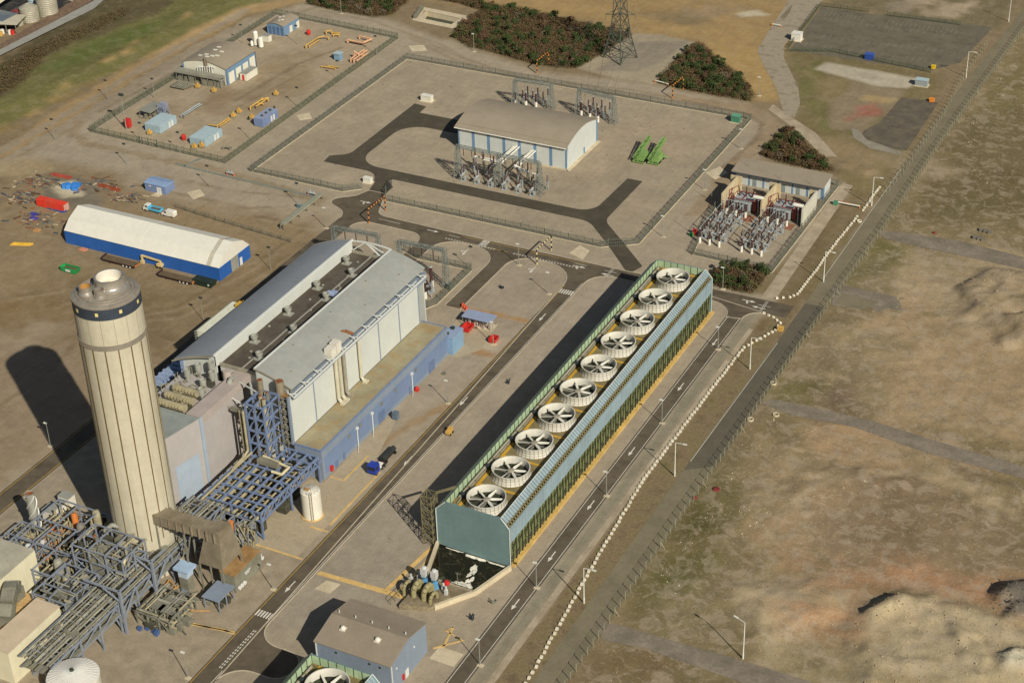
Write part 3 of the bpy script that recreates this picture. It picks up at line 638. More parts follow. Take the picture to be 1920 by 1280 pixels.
ZS, ZT, ZD = 11.4, 14.0, 11.9
stack_mesh = {}
def fan_stack(parent, x, y, rot):
    o0 = ORG[parent.name]
    def share(name, key, fn, m, par, loc, rz=0, smooth=False):
        if key not in stack_mesh:
            t = fn().build(name, m, None, (0,0,0), smooth); stack_mesh[key] = t.data; bpy.data.objects.remove(t)
        return linkmesh(name, stack_mesh[key], par, loc, rz)
    st = share('fan_stack', 'st', lambda: MB().lathe([(5.0,0),(4.75,.5),(4.55,1.1),(4.55,1.85),(4.72,2.2),(4.72,2.32),(4.5,2.32),(4.38,1.8),(4.38,.25)], (0,0,0), 40), M_STACK, parent, (x-o0[0], y-o0[1], ZD-o0[2]), 0, True)
    share('painted_fan_void', 'void_disc', lambda: MB().cyl((0,0,.05), (0,0,.25), 4.36, n=32), M_VOID, st, (0,0,0))  # deck has no opening: solid disc with the shade of the void painted in
    def seams():
        b = MB()
        for k in range(28):
            a = 2*PI*k/28; c, s = math.cos(a), math.sin(a); p = [(5.02,.02),(4.78,.5),(4.58,1.1),(4.58,1.85),(4.75,2.2)]
            for (r0, z0), (r1, z1) in zip(p[:-1], p[1:]): b.bar((r0*c,r0*s,z0), (r1*c,r1*s,z1), .07)
        for r, z in ((4.6,1.1),(4.78,.5)):
            for k in range(28): a, a2 = 2*PI*k/28, 2*PI*(k+1)/28; b.bar((r*math.cos(a),r*math.sin(a),z), (r*math.cos(a2),r*math.sin(a2),z), .05)
        return b
    share('stack_seam', 'seam', seams, M_SEAM, st, (0,0,0))
    share('fan_support', 'sup', lambda: MB().box(-4.3,4.3,-.22,.22,.5,.8).box(-.22,.22,-4.3,4.3,.5,.8).box(-6.2,-1,-.12,.12,.85,1.05), M_GALV, st, (0,0,0))
    share('fan_hub', 'hub', lambda: MB().lathe([(.85,1.25),(.85,1.5),(.55,1.62),(.01,1.66)], (0,0,0), 18, True), M_GREYP, st, (0,0,0))
    def blade():
        b = MB(); vs = []
        for r, w, tw in ((.7,.3,.5),(1.4,.66,.42),(3.0,.56,.3),(4.2,.46,.22)):
            for sx, zz in ((-1,0),(1,0),(1,.07),(-1,.07)): vs.append((r, sx*w/2*math.cos(tw), 1.36+zz+sx*w/2*math.sin(tw)))
        fs = [(0,1,2,3),(12,15,14,13)]
        for k in range(3):
            for i in range(4): fs.append((k*4+i, k*4+4+i, k*4+4+(i+1)%4, k*4+(i+1)%4))
        return b.add(vs, fs)
    for k in range(6): share('fan_blade', 'blade', blade, M_BLADE, st, (0,0,0), rot+k*PI/3)
    share('drive_motor', 'mot', lambda: MB().obox((-6.1,0,.1),1.5,.9,1.1).cyl((-6.6,0,1.0),(-5.2,0,1.0),.5,n=10), M_MOTOR, st, (0,0,0))
    return st
def cooling_tower(name, label, y0, y1, fans, rots):
    t = thing(name, label, 'cooling tower', ((TX0+TX1)/2, y0, 0)); o0 = ORG[t.name]
    prof = [(TX0,.9),(TX1,.25),(TX1,ZS),(TC1,ZT),(TC0,ZT),(TX0,ZS)]
    for y, nm in ((y0, 'end_wall'), (y1-.3, 'end_wall')): MB().extrude(prof, 'y', y, y+.3).build(nm, M_TEAL, t)
    ed = MB()
    for y in (y0-.06, y1+.06):
        for a, b in (((TX0,.9),(TX0,ZS)),((TX0,ZS),(TC0,ZT)),((TC1,ZT),(TX1,ZS)),((TX1,ZS),(TX1,.3))): ed.bar((a[0],y,a[1]), (b[0],y,b[1]), .16)
    ed.bar((TC1,y0,ZT),(TC1,y1,ZT),.14); ed.build('edge_trim', M_EDGE, t)
    MB().box(TC0+.02, TC1-.15, y0+.32, y1-.32, ZD-.3, ZD).build('fan_deck', M_DECK, t)
    MB().box(TX0+2.0, TX1-2.0, y0+.4, y1-.4, .3, ZD-.35).build('fill_core', M_OLIVE, t)
    # left side, in its own shade: wall of green sheeting above louvres
    MB().extrude([(TX0,ZS),(TC0,ZT-.02),(TC0-.12,ZT-.1),(TX0-.0,ZS-.15)], 'y', y0+.3, y1-.3).build('sloping_sheet', M_GREEN, t)
    MB().box(TX0, TX0+.12, y0+.3, y1-.3, 5.5, ZS-.2).build('side_sheet', M_GREEN, t)
    n = max(1, round((y1-y0)/2.1)); ps = (y1-y0-.6)/n
    def shared(name, b, m):
        o = b.build(name, m); d = o.data; bpy.data.objects.remove(o); return d
    gp = shared('screen_panel', MB().box(0,.1,.04,ps-.04,ZD,ZT-.02), M_GREEN)
    post = shared('screen_post', MB().box(-.02,.2,-.07,.07,ZD,ZT+.05), M_DARKG)
    for k in range(n):
        y = y0+.3+k*ps; linkmesh('screen_panel', gp, t, (TC0-o0[0], y-o0[1], 0)); linkmesh('screen_post', post, t, (TC0-o0[0], y-o0[1], 0))
    ne = 7; pe = (TC1-TC0-.3)/ne
    ge = shared('screen_panel', MB().box(.04,pe-.04,-.1,0,ZD,ZT-.02), M_GREEN)
    for k in range(ne):
        x = TC0+.15+k*pe; linkmesh('screen_panel', ge, t, (x-o0[0], y1-.32-o0[1], 0)); linkmesh('screen_post', post, t, (x-o0[0], y1-.45-o0[1], 0), PI/2)
    # right side: sloping ribbed panels, open braced bay, flat band, louvres
    nb = max(1, round((y1-y0)/3.18)); pb = (y1-y0-.6)/nb
    xm, zm = TC1+.577*(TX1-TC1), 12.5
    sp = shared('sloping_panel', MB().extrude([(TC1,ZT-.05),(xm,zm),(xm-.1,zm-.05),(TC1-.1,ZT-.1)], 'y', .03, pb-.03), M_BLUEP)
    bp = shared('cladding_panel', MB().box(TX1-.12,TX1,.03,pb-.03,7.0,ZS-.12), M_BLUEP)
    lp = shared('louvre_panel', (lambda b: b)(MB().add([(TX1-1.6,.05,.5),(TX1-1.6,pb-.05,.5),(TX1-.5,pb-.05,7),(TX1-.5,.05,7)], [(0,1,2,3)])), M_OLIVE)
    pp = shared('louvre_post', MB().bar((TX1-.14,0,.4),(TX1-.14,0,7.0),.2).bar((TX1-.14,0,.5),(TX1-.14,pb,6.9),.12).bar((TX1-.2,pb/2,.4),(TX1-.2,pb/2,7),.12), M_DARKG)
    rib = MB(); lat = MB(); sl = MB()
    for k in range(nb):
        y = y0+.3+k*pb
        for nm, d in (('sloping_panel',sp),('cladding_panel',bp),('louvre_panel',lp),('louvre_post',pp)): linkmesh(nm, d, t, (-o0[0], y-o0[1], 0))
        for q in range(3): rib.bar((TC1+.05,y+q*pb/3,ZT+.05), (xm+.1,y+q*pb/3+.25,zm), .09)
        for q in range(3):
            a, b_ = y+q*pb/3, y+(q+1)*pb/3
            lat.bar((xm,a,zm),(TX1-.1,b_,ZS-.1),.16); lat.bar((xm,b_,zm),(TX1-.1,a,ZS-.1),.14); lat.bar((xm-.7,a,zm-.6),(TX1-.1,a,ZS),.14); lat.bar((xm,a,zm),(xm-.8,b_,zm-1.3),.12)
            lat.bar((xm+.35,a+.3,zm+.25),(xm-.1,a+.5,zm-.5),.12)
        for q in range(8): sl.box(TX1-1.45+q*.13, TX1-1.15+q*.13, y+.1, y+pb-.1, .7+q*.78, .78+q*.78)
        for q in range(4): sl.bar((TX1-.35,y+(q+.3)*pb/4,.5),(TX1-.35,y+(q+.3)*pb/4,6.6),.22,.06)
    rib.build('panel_rib', M_SEAM, t); lat.build('bracing', M_KHAKI, t); sl.build('louvre_slat', M_OLIVE, t, kind='stuff')
    MB().box(xm-2.2,TX1-1.0,y0+.4,y1-.4,ZS-1.6,ZS-1.5).build('water_tray', M_DARKG, t)
    MB().bar((TX1-.1,y0,ZS-.05),(TX1-.1,y1,ZS-.05),.2).bar((xm,y0,zm),(xm,y1,zm),.14).build('side_rail', M_BLUEP, t)
    MB().box(TX1-.5,TX1+.75,y0+.5,y1+.6,0,.45).build('base_kerb', M_YBASE, t)
    MB().box(TX0-.6,TX0+.3,y0+.5,y1,0,.5).build('base_kerb', M_YBASE, t)
    yb = MB()
    z = ZD+.012
    yb.flat([(TC0+2.0,y0+.6),(TC0+2.75,y0+.6),(TC0+2.75,y1-.6),(TC0+2.0,y1-.6)], z)
    for k in range(len(fans)+1):
        y = (fans[k]-6.3) if k < len(fans) else fans[-1]+6.0
        if y0+.8 < y < y1-.8: yb.flat([(TC0+2.75,y-.35),(TC1-.3,y-.35),(TC1-.3,y+.35),(TC0+2.75,y+.35)], z+.004)
    yb.build('yellow_walkway', M_YEL, t)
    MB().pipe([(TC0+1.0,y0+5,ZD+.5),(TC0+1.0,y1-2,ZD+.5)], .32, 8).pipe([(TC0+1.55,y0+3,ZD+.35),(TC0+1.55,y1-4,ZD+.35)], .14, 6).build('header_pipe', M_GREYP, t)
    hr = MB()
    for k in range(int((y1-y0)/12.7)): 
        y = y0+9+k*12.7; hr.pipe([(TC0+1.0,y,ZD+.5),(TC0+1.0,y,ZD+1.0),(TC0+2.2,y,ZD+1.0),(TC0+2.4,y+1.5,ZD+.3)], .16, 6).bar((TC0+.6,y+2,ZD),(TC0+.6,y+2,ZD+1.1),.1).bar((TC0+1.9,y+3,ZD),(TC0+1.9,y+3,ZD+1.1),.08)
    hr.build('pipe_fitting', M_KHAKI, t)
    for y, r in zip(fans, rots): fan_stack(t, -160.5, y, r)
    return t
FY = [285.9+12.66*i for i in range(10)]
cooling_tower('cooling_tower', 'long cooling tower with a row of ten white fans on its deck', 280.0, 407.5, FY, [.42,.30,.38,.5,.05,.25,.46,.30,.12,.22])
cooling_tower('cooling_tower', 'short cooling tower with one fan in view at the bottom edge of the photo', 196, 222.4, [204.0, 215.9], [.2, .35])
# latticed stair tower at the near corner of the long cooling tower
t = thing('stair_tower', 'latticed khaki stair tower leaning on the near left corner of the long cooling tower', 'stair tower', (-173.2, 280.6, 0))
fr = MB(); X0, X1, Y0, Y1 = -174.6, -171.8, 279.3, 282.2
for x in (X0, X1):
    for y in (Y0, Y1): fr.bar((x,y,0),(x,y,14.6),.17)
for k in range(7):
    z0, z1 = k*2.05, (k+1)*2.05
    for a, b in (((X0,Y0),(X1,Y0)),((X1,Y0),(X1,Y1)),((X1,Y1),(X0,Y1)),((X0,Y1),(X0,Y0))):
        fr.bar((*a,z1),(*b,z1),.11); fr.bar((*a,z0),(*b,z1),.09); fr.bar((*b,z0),(*a,z1),.09)
fr.build('frame', M_KHAKI, t)
stp = MB()
for k in range(6):
    y = Y0+.4+(k % 2)*1.1; a, b = ((X0+.3, X1-.3) if k % 2 else (X1-.3, X0+.3)); z0 = k*2.05+.2
    for q in range(8): f = q/7; stp.obox((a+(b-a)*f, y+.4, z0+2.05*f), .34, .9, .05)
stp.build('stair_flight', M_GALV, t)
br = MB().bar((-172,282,14.2),(-168.6,286,14.3),.9,.1); br.build('top_bridge', M_KHAKI, t)
# overflow basin at the foot of the tower, raised walls
BL = [(-171.3,280.6),(-167.6,268.2)]; Bq = [(-167.6,268.2),(-154.9,267.6),(-151.2,279.3)]
bt = thing('water_basin', 'open concrete basin of dark foaming water at the foot of the long cooling tower', 'water basin', (-161, 273, 0))
offset_strip(MB(), BL, .7, 0, 1.5).build('basin_wall', CONL, bt); offset_strip(MB(), [(-151.3,279.4),(-154.6,268.0),(-160.6,259.5)], .7, 0, 1.3).build('basin_wall', CONL, bt)
offset_strip(MB(), [(-167.4,268.0),(-154.8,267.7)], .6, 0, 1.35).build('basin_wall', CONC, bt)
M_WATER = bpy.data.materials.new('basin_water'); M_WATER.use_nodes = True; n = M_WATER.node_tree; b = n.nodes['Principled BSDF']
b.inputs['Roughness'].default_value = .12; geo = n.nodes.new('ShaderNodeNewGeometry'); nz = n.nodes.new('ShaderNodeTexNoise'); nz.inputs['Scale'].default_value = .55; nz.inputs['Detail'].default_value = 6; nz.inputs['Distortion'].default_value = 1.5
n.links.new(geo.outputs['Position'], nz.inputs['Vector']); rp = n.nodes.new('ShaderNodeValToRGB'); rp.color_ramp.elements[0].color = (.012,.009,.003,1); rp.color_ramp.elements[0].position = .5
rp.color_ramp.elements[1].color = (.03,.022,.007,1); rp.color_ramp.elements[1].position = .62; e = rp.color_ramp.elements.new(.7); e.color = (.10,.09,.06,1)
n.links.new(nz.outputs['Fac'], rp.inputs[0]); n.links.new(rp.outputs[0], b.inputs['Base Color']); bu = n.nodes.new('ShaderNodeBump'); bu.inputs['Strength'].default_value = .2; n.links.new(nz.outputs['Fac'], bu.inputs['Height']); n.links.new(bu.outputs[0], b.inputs['Normal'])
MB().flat([(-171,280.2),(-167.4,268.4),(-155,268),(-151.7,279.3),(-151.7,281),(-171,281)], .45).build('water', M_WATER, bt)
M_FOAM = mat('foam', S(226,218,196), .9, var=.35, scale=1.2)
fo = MB()
def blob(cx, cy, rx, ry, a0, a1, z, n=18, jag=.25):
    ps = [(cx, cy)]
    for k in range(n+1): a = a0+(a1-a0)*k/n; r = 1+random.uniform(-jag, jag); ps.append((cx+rx*r*math.cos(a), cy+ry*r*math.sin(a)))
    fo.flat(ps, z)
blob(-158.8,268.2,3.4,2.2,0,PI,.48,jag=.12); blob(-154.6,279.6,3.0,.5,PI,2*PI,.48); blob(-160.5,279.8,3.2,.9,PI,2*PI,.484); blob(-166.5,280.0,3,.4,PI,2*PI,.48)
for k in range(22): 
    u = random.random(); blob(-157.6-1.6*u+random.uniform(-.6,.6), 270+6.5*u, .12+.3*random.random(), .5+random.random()*.8, 0, 2*PI, .482+k*.001, 8, .5)
fo.build('foam', M_FOAM, bt)
MB().bar((-159.2,268.2,1.3),(-159.2,268.2,4.6),.12).bar((-159.6,268.2,4.6),(-158.8,268.2,4.6),.14).build('basin_lamp_post', M_GALV, bt)
rl = MB()
for k in range(9): x = -167+k*1.5; rl.bar((x,267.7,1.3),(x,267.7,2.3),.06)
rl.bar((-167,267.7,2.3),(-155,267.6,2.3),.06).bar((-167,267.7,1.8),(-155,267.6,1.8),.05); rl.build('handrail', mat('green_rail', S(84,96,72), .7), bt)
single('life_ring', MB().lathe([(.2,0),(.62,.05),(.7,.5),(.55,.9),(.1,1.0)], (-161.4,267.0,1.5), 12, True), mat('red_plastic', S(196,44,40), .5), 'red lifebuoy housing on the rail of the dark water basin', 'lifebuoy', (-161.4,267.0,1.5), smooth=True)
# two cooling water pumps with their pipework
slab = MB().prism([(-167.8,267.3),(-155.2,267.2),(-160.9,258.8),(-167.9,256.2)], 0, 1.25); single('pump_platform', slab, mat('stained_concrete', S(132,118,92), .9, var=.3, scale=.3, dirt=S(92,76,52), dirt_amt=.8), 'stained concrete pump slab between the basin and the blue gabled building', 'platform', (-163,263,0))
M_BEIGE = mat('beige_pipe', S(150,140,100), .55, var=.12, scale=.6, dirt=S(116,104,66), dirt_amt=.4); M_SKYB = mat('sky_blue_paint', S(92,150,184), .5, var=.1); M_GRYB = mat('grey_motor', S(190,188,180), .5, var=.08)
def elbow(p, r, R, n=8, seg=6, flip=1):
    """pipe rising then bending over towards -y and down"""
    pts = [p, (p[0],p[1],p[2]+1.2)]
    for k in range(seg+1): a = PI*k/seg; pts.append((p[0]-flip*.35*k/seg, p[1]-R+R*math.cos(a), p[2]+1.2+R*math.sin(a)))
    pts.append((pts[-1][0], pts[-1][1], 0)); return MB().pipe(pts, r, n)
for (x, lab) in ((-166.2,'left of the two grey cooling water pumps standing beside the basin'),(-163.5,'right of the two grey cooling water pumps standing beside the basin')):
    p = thing('water_pump', lab, 'pump', (x,265.2,1.25), 'pumps beside the water basin')
    MB().obox((x,265.2,4.3),1.4,1.3,1.7).obox((x,265.2,3.6),1.1,1.1,.8).lathe([(.6,0),(.6,.25),(.4,.45),(.01,.5)], (x,265.2,6.0), 14, True).build('motor', M_GRYB, p)
    MB().lathe([(1.0,0),(.75,.4),(.7,1.8),(.9,2.4)], (x,265.2,1.25), 12).obox((x+.3,264.4,1.3),.9,1.2,1.6).build('pump_stand', M_SKYB, p)
    elbow((x+.2,263.6,1.2), .62, 1.7).build('discharge_pipe', M_BEIGE, p, smooth=True)
    MB().obox((x,262.4,1.3),1.6,1.0,1.9).cyl((x-1,262.2,2.6),(x+1,262.2,2.6),.55,n=10).build('valve', M_BEIGE, p)
vp = thing('valve_group', 'beige valves and bent pipes left of the grey cooling water pumps', 'pipework', (-168.6,261.5,0))
for k, (x, y) in enumerate(((-168.8,263.2),(-161.3,262.2))): elbow((x,y,.8), .42, 1.3).build('bent_pipe', M_BEIGE, vp, smooth=True)
q = MB()
for x, y in ((-169.4,264.5),(-168.2,266),(-161.0,264.8),(-159.9,264.0)): q.obox((x,y,1.2),.7,.7,1.5).cyl((x,y,2.7),(x,y,3.6),.28,n=8)
q.build('valve_actuator', M_GRYB, vp)
q = MB()
for k in range(7): q.bar((-170.4+.2*k,256.6+k*1.6,0),(-170.4+.2*k,256.6+k*1.6,2.2),.09)
q.bar((-170.4,256.6,2.2),(-169,267,2.2),.08).bar((-170.4,256.6,1.2),(-169,267,1.2),.08); q.build('handrail', M_KHAKI, vp)
# ------------------------------------------------------------------ chimney
M_CHIM = mat('chimney_concrete', S(186,176,150), .85, var=.07, scale=.12, streak=.35, dirt=S(166,154,126))
M_STEEL = mat('stainless_steel', (.46,.41,.33), .3, metal=.6, var=.12, scale=.6)
M_STEELD = mat('steel_roof', (.34,.29,.22), .38, metal=.35, var=.15, scale=.5)
M_NAVY = mat('navy_band', S(56,62,70), .55, var=.15)
M_RIB = mat('brown_strip', S(104,86,48), .6, var=.15)
M_WHT = mat('white_lining', S(214,206,186), .7, var=.06)
CX, CYY, CR_, CHH = -230.3, 246.6, 7.35, 74.0
t = thing('chimney', 'tall cream concrete chimney with three flues and a navy band at its top', 'chimney', (CX,CYY,0))
MB().lathe([(CR_+.15,0),(CR_,40),(CR_,CHH-10.0),(CR_,CHH-3.1)], (CX,CYY,0), 64).build('shaft', M_CHIM, t, smooth=True)
MB().lathe([(CR_+.06,CHH-3.1),(CR_+.06,CHH-.45),(CR_-.3,CHH-.45)], (CX,CYY,0), 64).build('navy_band', M_NAVY, t, smooth=True)
MB().lathe([(CR_+.05,CHH-.45),(CR_+.08,CHH-.1),(CR_-.1,CHH),(CR_-.9,CHH+.25),(0.01,CHH+.9)], (CX,CYY,0), 64).build('cap', M_STEELD, t, smooth=True)
cr = MB()
for r in (5.6, 6.4): cr.lathe([(r-.06,CHH+.24+(6.45-r)*.11),(r,CHH+.44+(6.45-r)*.11),(r+.06,CHH+.24+(6.45-r)*.11)], (CX,CYY,0), 48)
cr.build('cap_ring', M_STEELD, t)
MB().lathe([(CR_,CHH-10.7),(CR_+.14,CHH-10.7),(CR_+.14,CHH-9.45),(CR_,CHH-9.45)], (CX,CYY,0), 64).build('steel_band', M_STEEL, t, smooth=True)
rb = MB().box(CR_-.1,CR_+.1,-.13,.13,0,CHH-10.7).build('vertical_strip', M_RIB); d = rb.data; bpy.data.objects.remove(rb)
for k in range(16): linkmesh('vertical_strip', d, t, (0,0,0), 2*PI*(k+.12)/16)
w2 = MB().box(CR_-.05,CR_+.03,-.05,.05,CHH-9.4,CHH-3.1).build('faint_joint', M_GREYP); d = w2.data; bpy.data.objects.remove(w2)
for k in range(16): linkmesh('faint_joint', d, t, (0,0,0), 2*PI*(k+.12)/16)
lm = MB().box(CR_,CR_+.12,-.32,.32,CHH-2.0,CHH-1.2).build('warning_light', mat('pale_yellow_lens', S(214,196,130), .5)); d = lm.data; bpy.data.objects.remove(lm)
for k in range(9): linkmesh('warning_light', d, t, (0,0,0), 2*PI*(k+.3)/9)
def rel(rt, aw): return (CX+.883*rt-.470*aw, CYY+.470*rt+.883*aw)
for rt, aw, r, h, mi in ((.95,1.4,2.95,2.7,M_WHT),(-3.8,-1.3,1.3,1.9,mat('rusty_lining', S(176,130,70), .8)),(-.45,-3.2,1.0,2.0,M_STEELD)):
    x, y = rel(rt, aw); z = CHH+.3
    f = MB().lathe([(r*1.35,0),(r*1.35,.35),(r*1.2,.7),(r*1.12,1.0),(r*1.12,h),(r*.98,h),(r*.98,.2)], (x,y,z), 32).build('flue', M_STEEL, t, smooth=True)
    MB().lathe([(r*.97,h-.02),(r*.96,.3),(.01,.25)], (x,y,z), 32).build('flue_lining', mi, f)
# ------------------------------------------------------------------ turbine hall
M_WALL = mat('white_cladding', S(200,200,188), .5, var=.04, scale=.2, streak=.18, dirt=S(186,180,160))
M_ROOFG = mat('grey_metal_roof', S(158,158,148), .5, metal=.1, var=.08, scale=.12, dirt=S(170,164,148), dirt_amt=.5)
M_ROOFD = mat('slate_metal_roof', S(146,149,150), .5, metal=.1, var=.06, scale=.12)
M_FELT = mat('dark_roof_felt', S(86,78,66), .95, var=.18, scale=.2, dirt=S(70,56,44), dirt_amt=.7)
M_BLUE = mat('steel_blue_cladding', S(130,140,150), .5, var=.06, scale=.2, streak=.22, dirt=S(104,116,134))
M_BLUE2 = mat('blue_frame_paint', S(112,126,152), .5, var=.12, scale=.6)
M_BLUEL = mat('pale_blue_paint', S(142,156,178), .5, var=.08)
M_TRIM = mat('white_steel', S(208,207,196), .5, var=.04)
M_ROOFT = mat('tan_flat_roof', S(150,140,110), .9, var=.14, scale=.12, dirt=S(150,116,68), dirt_amt=.6)
M_VENT = mat('vent_grey', S(150,148,134), .6, var=.1)
M_DUCT = mat('cream_duct', S(192,184,158), .55, var=.08, streak=.3, dirt=S(150,130,90))
M_RUST = mat('rust', S(134,84,50), .85, var=.25, scale=1)
HX = -236.5
def arch(x): return 27.05-.0130*(x-HX)**2
t = thing('turbine_hall', 'large white turbine hall with two curved metal roofs either side of a dark flat roof', 'power station hall', (HX, 294, 0))
def roof_half(xa, xb, y0, y1, m, name):
    n = 10; sec = [(xa+(xb-xa)*k/n, arch(xa+(xb-xa)*k/n)) for k in range(n+1)]; sec += [(x, z-.35) for x, z in reversed(sec)]
    return MB().extrude(sec, 'y', y0, y1).build(name, m, t)
rr = roof_half(-230, -219.3, 294, 361.6, M_ROOFG, 'curved_roof'); rl_ = roof_half(-256.2, -243, 295.0, 362.2, M_ROOFD, 'curved_roof')
pl = MB()
for y in (305, 316, 327, 338, 349): pl.box(-229.9,-219.4,y,y+.05,0,.01)
MB().extrude([(-230.0,arch(-230)-4.2),(-229.75,arch(-230)-4.2),(-229.75,arch(-230)-.36),(-230.0,arch(-230)-.36)], 'y', 294.4, 361.4).build('clerestory_wall', M_WALL, t)
MB().box(-243.35,-243.05,295.4,362,22.7,arch(-243)-.36).build('clerestory_wall', M_WALL, t)
MB().box(-230.25,-229.8,293.9,361.7,arch(-230)-.4,arch(-230)+.12).build('roof_edge', M_TRIM, t)
MB().box(-243.2,-242.75,294.9,362.3,arch(-243)-.4,arch(-243)+.12).build('roof_edge', M_TRIM, t)
for xa, xb in ((-230.2,-219.3),(-256.1,-243.1)):
    for y in (293.95, 361.65):
        e = MB(); n = 10
        for k in range(n): a, b_ = xa+(xb-xa)*k/n, xa+(xb-xa)*(k+1)/n; e.bar((a,y,arch(a)-.1),(b_,y,arch(b_)-.1),.2,.42)
        if y < 300 or xa < -240: e.build('verge_trim', M_GREYP, t)
MB().box(-243.1,-229.9,297,361.5,22.2,22.7).build('flat_roof', M_FELT, t)
MB().box(-236.7,-236.4,297.2,361,22.7,22.95).build('roof_joint', M_VENT, t)
MB().box(-243.1,-230,361.3,361.6,22.7,23.5).box(-243.1,-230,296.8,297.1,22.2,23.2).build('parapet', M_GREYP, t)
# walls
nb = 6; ys = [291.2+(355.2-291.2)*k/nb for k in range(nb+1)]
for k in range(nb): MB().box(-218.5,-218.2,ys[k]+.22,ys[k+1]-.22,9.0,22.6).build('wall_panel', M_WALL, t)
for k in range(1, nb+1): MB().box(-218.45,-218.12,ys[k]-.2,ys[k]+.2,9.0,22.6).build('blue_pilaster', M_BLUE, t)
MB().box(-218.6,-218.15,290.6,291.4,8.8,22.8).build('blue_pilaster', M_BLUE, t)
wl = MB(); sec = [(-229.7,0)]+[(-229.7+k*1.0, arch(-229.7+k*1.0)-.4) for k in range(0, 11)]+[(-219.3,0)]
MB().extrude(sec, 'y', 294.3, 294.7).build('end_wall', M_WALL, t)
MB().extrude(sec, 'y', 360.6, 361.0).build('end_wall', M_WALL, t)
sec = [(-254,0)]+[(-254+k*1.1, arch(-254+k*1.1)-.4) for k in range(0, 11)]+[(-243,0)]
MB().extrude(sec, 'y', 295.4, 295.8).build('end_wall', M_WALL, t); MB().extrude(sec, 'y', 361.2, 361.6).build('end_wall', M_WALL, t)
MB().box(-254.3,-253.9,295.3,361.7,0,arch(-254)-.5).build('side_wall', M_BLUE, t)
MB().box(-254.5,-253.4,295.1,296,2,arch(-254)-.4).build('blue_pilaster', M_BLUEL, t)
MB().box(-243,-229.7,297,297.3,0,22.2).build('end_wall', M_WALL, t); MB().box(-243,-229.7,361,361.3,4,22.2).build('end_wall', M_WALL, t)
MB().box(-219.4,-218.4,294.7,360.6,20,22.3).build('gutter_panel', M_BLUE, t)
MB().box(-219.6,-216.9,291.6,357.4,22.2,22.35).build('gutter_floor', M_BLUE, t)
MB().bar((-216.8,291.2,23.0),(-216.8,357.8,23.0),.38).build('outrigger_rail', M_TRIM, t)
st = MB().bar((0,0,0),(2.5,-.9,-.25),.24).bar((0,0,-.35),(2.5,.9+.0,-.25),.24).bar((2.45,0,-.3),(1.4,0,-1.2),.2).build('outrigger_strut', M_TRIM); d = st.data; bpy.data.objects.remove(st)
for k in range(12): linkmesh('outrigger_strut', d, t, (-219.3-HX, 292.2+k*5.9-294, 23.25))
for y in (361.9,):                                              # the white arched truss that carries the curve over the flat roof at the far gable
    tr = MB(); n = 8; top = [(-243+13*k/n, arch(-243+13*k/n)-.3) for k in range(n+1)]
    for a, b_ in zip(top[:-1], top[1:]): tr.bar((a[0],y,a[1]),(b_[0],y,b_[1]),.34)
    tr.bar((-243,y,23.2),(-238.5,y,arch(-238.5)-.3),.3); tr.bar((-238.5,y,arch(-238.5)-.3),(-234,y,23.2),.3); tr.bar((-238.3,y,arch(-238.5)-.3),(-230.2,y,23.6),.24)
    tr.build('arched_truss', M_TRIM, t)
vt = MB().lathe([(.62,0),(.62,1.3),(.95,1.4),(.95,2.1),(.7,2.1),(.65,1.7),(.01,1.6)], (0,0,0), 16).obox((0,0,-.02),2.4,2.0,.2).build('roof_vent', M_VENT, smooth=False); d = vt.data; bpy.data.objects.remove(vt)
for u, v in ((478,640),(541,588),(595,540),(650,493)): p = G(u, v, 22.9); linkmesh('roof_vent', d, t, (p.x-HX, p.y-294, 22.75))
for u, v in ((487,678),(551,628),(612,567),(660,522)): p = G(u, v-6, 22.9); linkmesh('roof_vent', d, t, (p.x-HX, p.y-294, 22.75))
p = G(621,555,23); MB().cyl((p.x-.9,p.y,23.8),(p.x+.9,p.y,23.8),.8,n=14).obox((p.x+.6,p.y+.9,22.7),1.6,1.2,1.5).build('roof_fan', M_BLUEL, t)
p = G(567,545,22.8); MB().pipe([(p.x-.5,p.y,22.7),(p.x-.5,p.y,24),(p.x-.1,p.y,24.5),(p.x+.4,p.y,24.2),(p.x+.4,p.y,23.2)], .22, 8).build('rusty_gooseneck', M_RUST, t)
vl = MB()
for k in range(18): vl.obox((random.uniform(-242,-231),random.uniform(300,358),22.7),.5,.5,.3)
vl.build('roof_outlet', M_VENT, t)
rv = MB()
for k in range(7): x = -222.5-(k % 2)*5; rv.obox((x, 299+k*9, arch(x)-.02), .45, .45, .3)
rv.build('roof_outlet', M_GREYP, t)
p = G(622,655,23.5)
hv = MB().obox((-219.2,p.y-1.6,22.3),2.2,2.3,2.9).obox((-219.2,p.y+1.0,22.3),2.2,2.2,3.2); hv.build('air_handling_unit', M_WHT, t)
for y, r, m_ in ((p.y-2.3,.52,M_DUCT),(p.y-.6,.52,M_DUCT),(p.y+1.5,.5,M_GREYP),(p.y+9.0,.42,M_RUST)):
    MB().pipe([(-217.4,y,22.6),(-217.4,y,10.4),(-216.8,y,9.6),(-216.0,y,9.5)], r, 12).obox((-216.2,y,9.05),1.2,1.5,.5).build('duct_riser', M_DUCT if m_ is M_RUST else m_, t)
MB().pipe([(-218.8,p.y+9,23.4),(-220.5,p.y+8.4,24.2),(-222.0,p.y+7.8,23.9)], .4, 8).build('duct_riser', M_RUST, t)
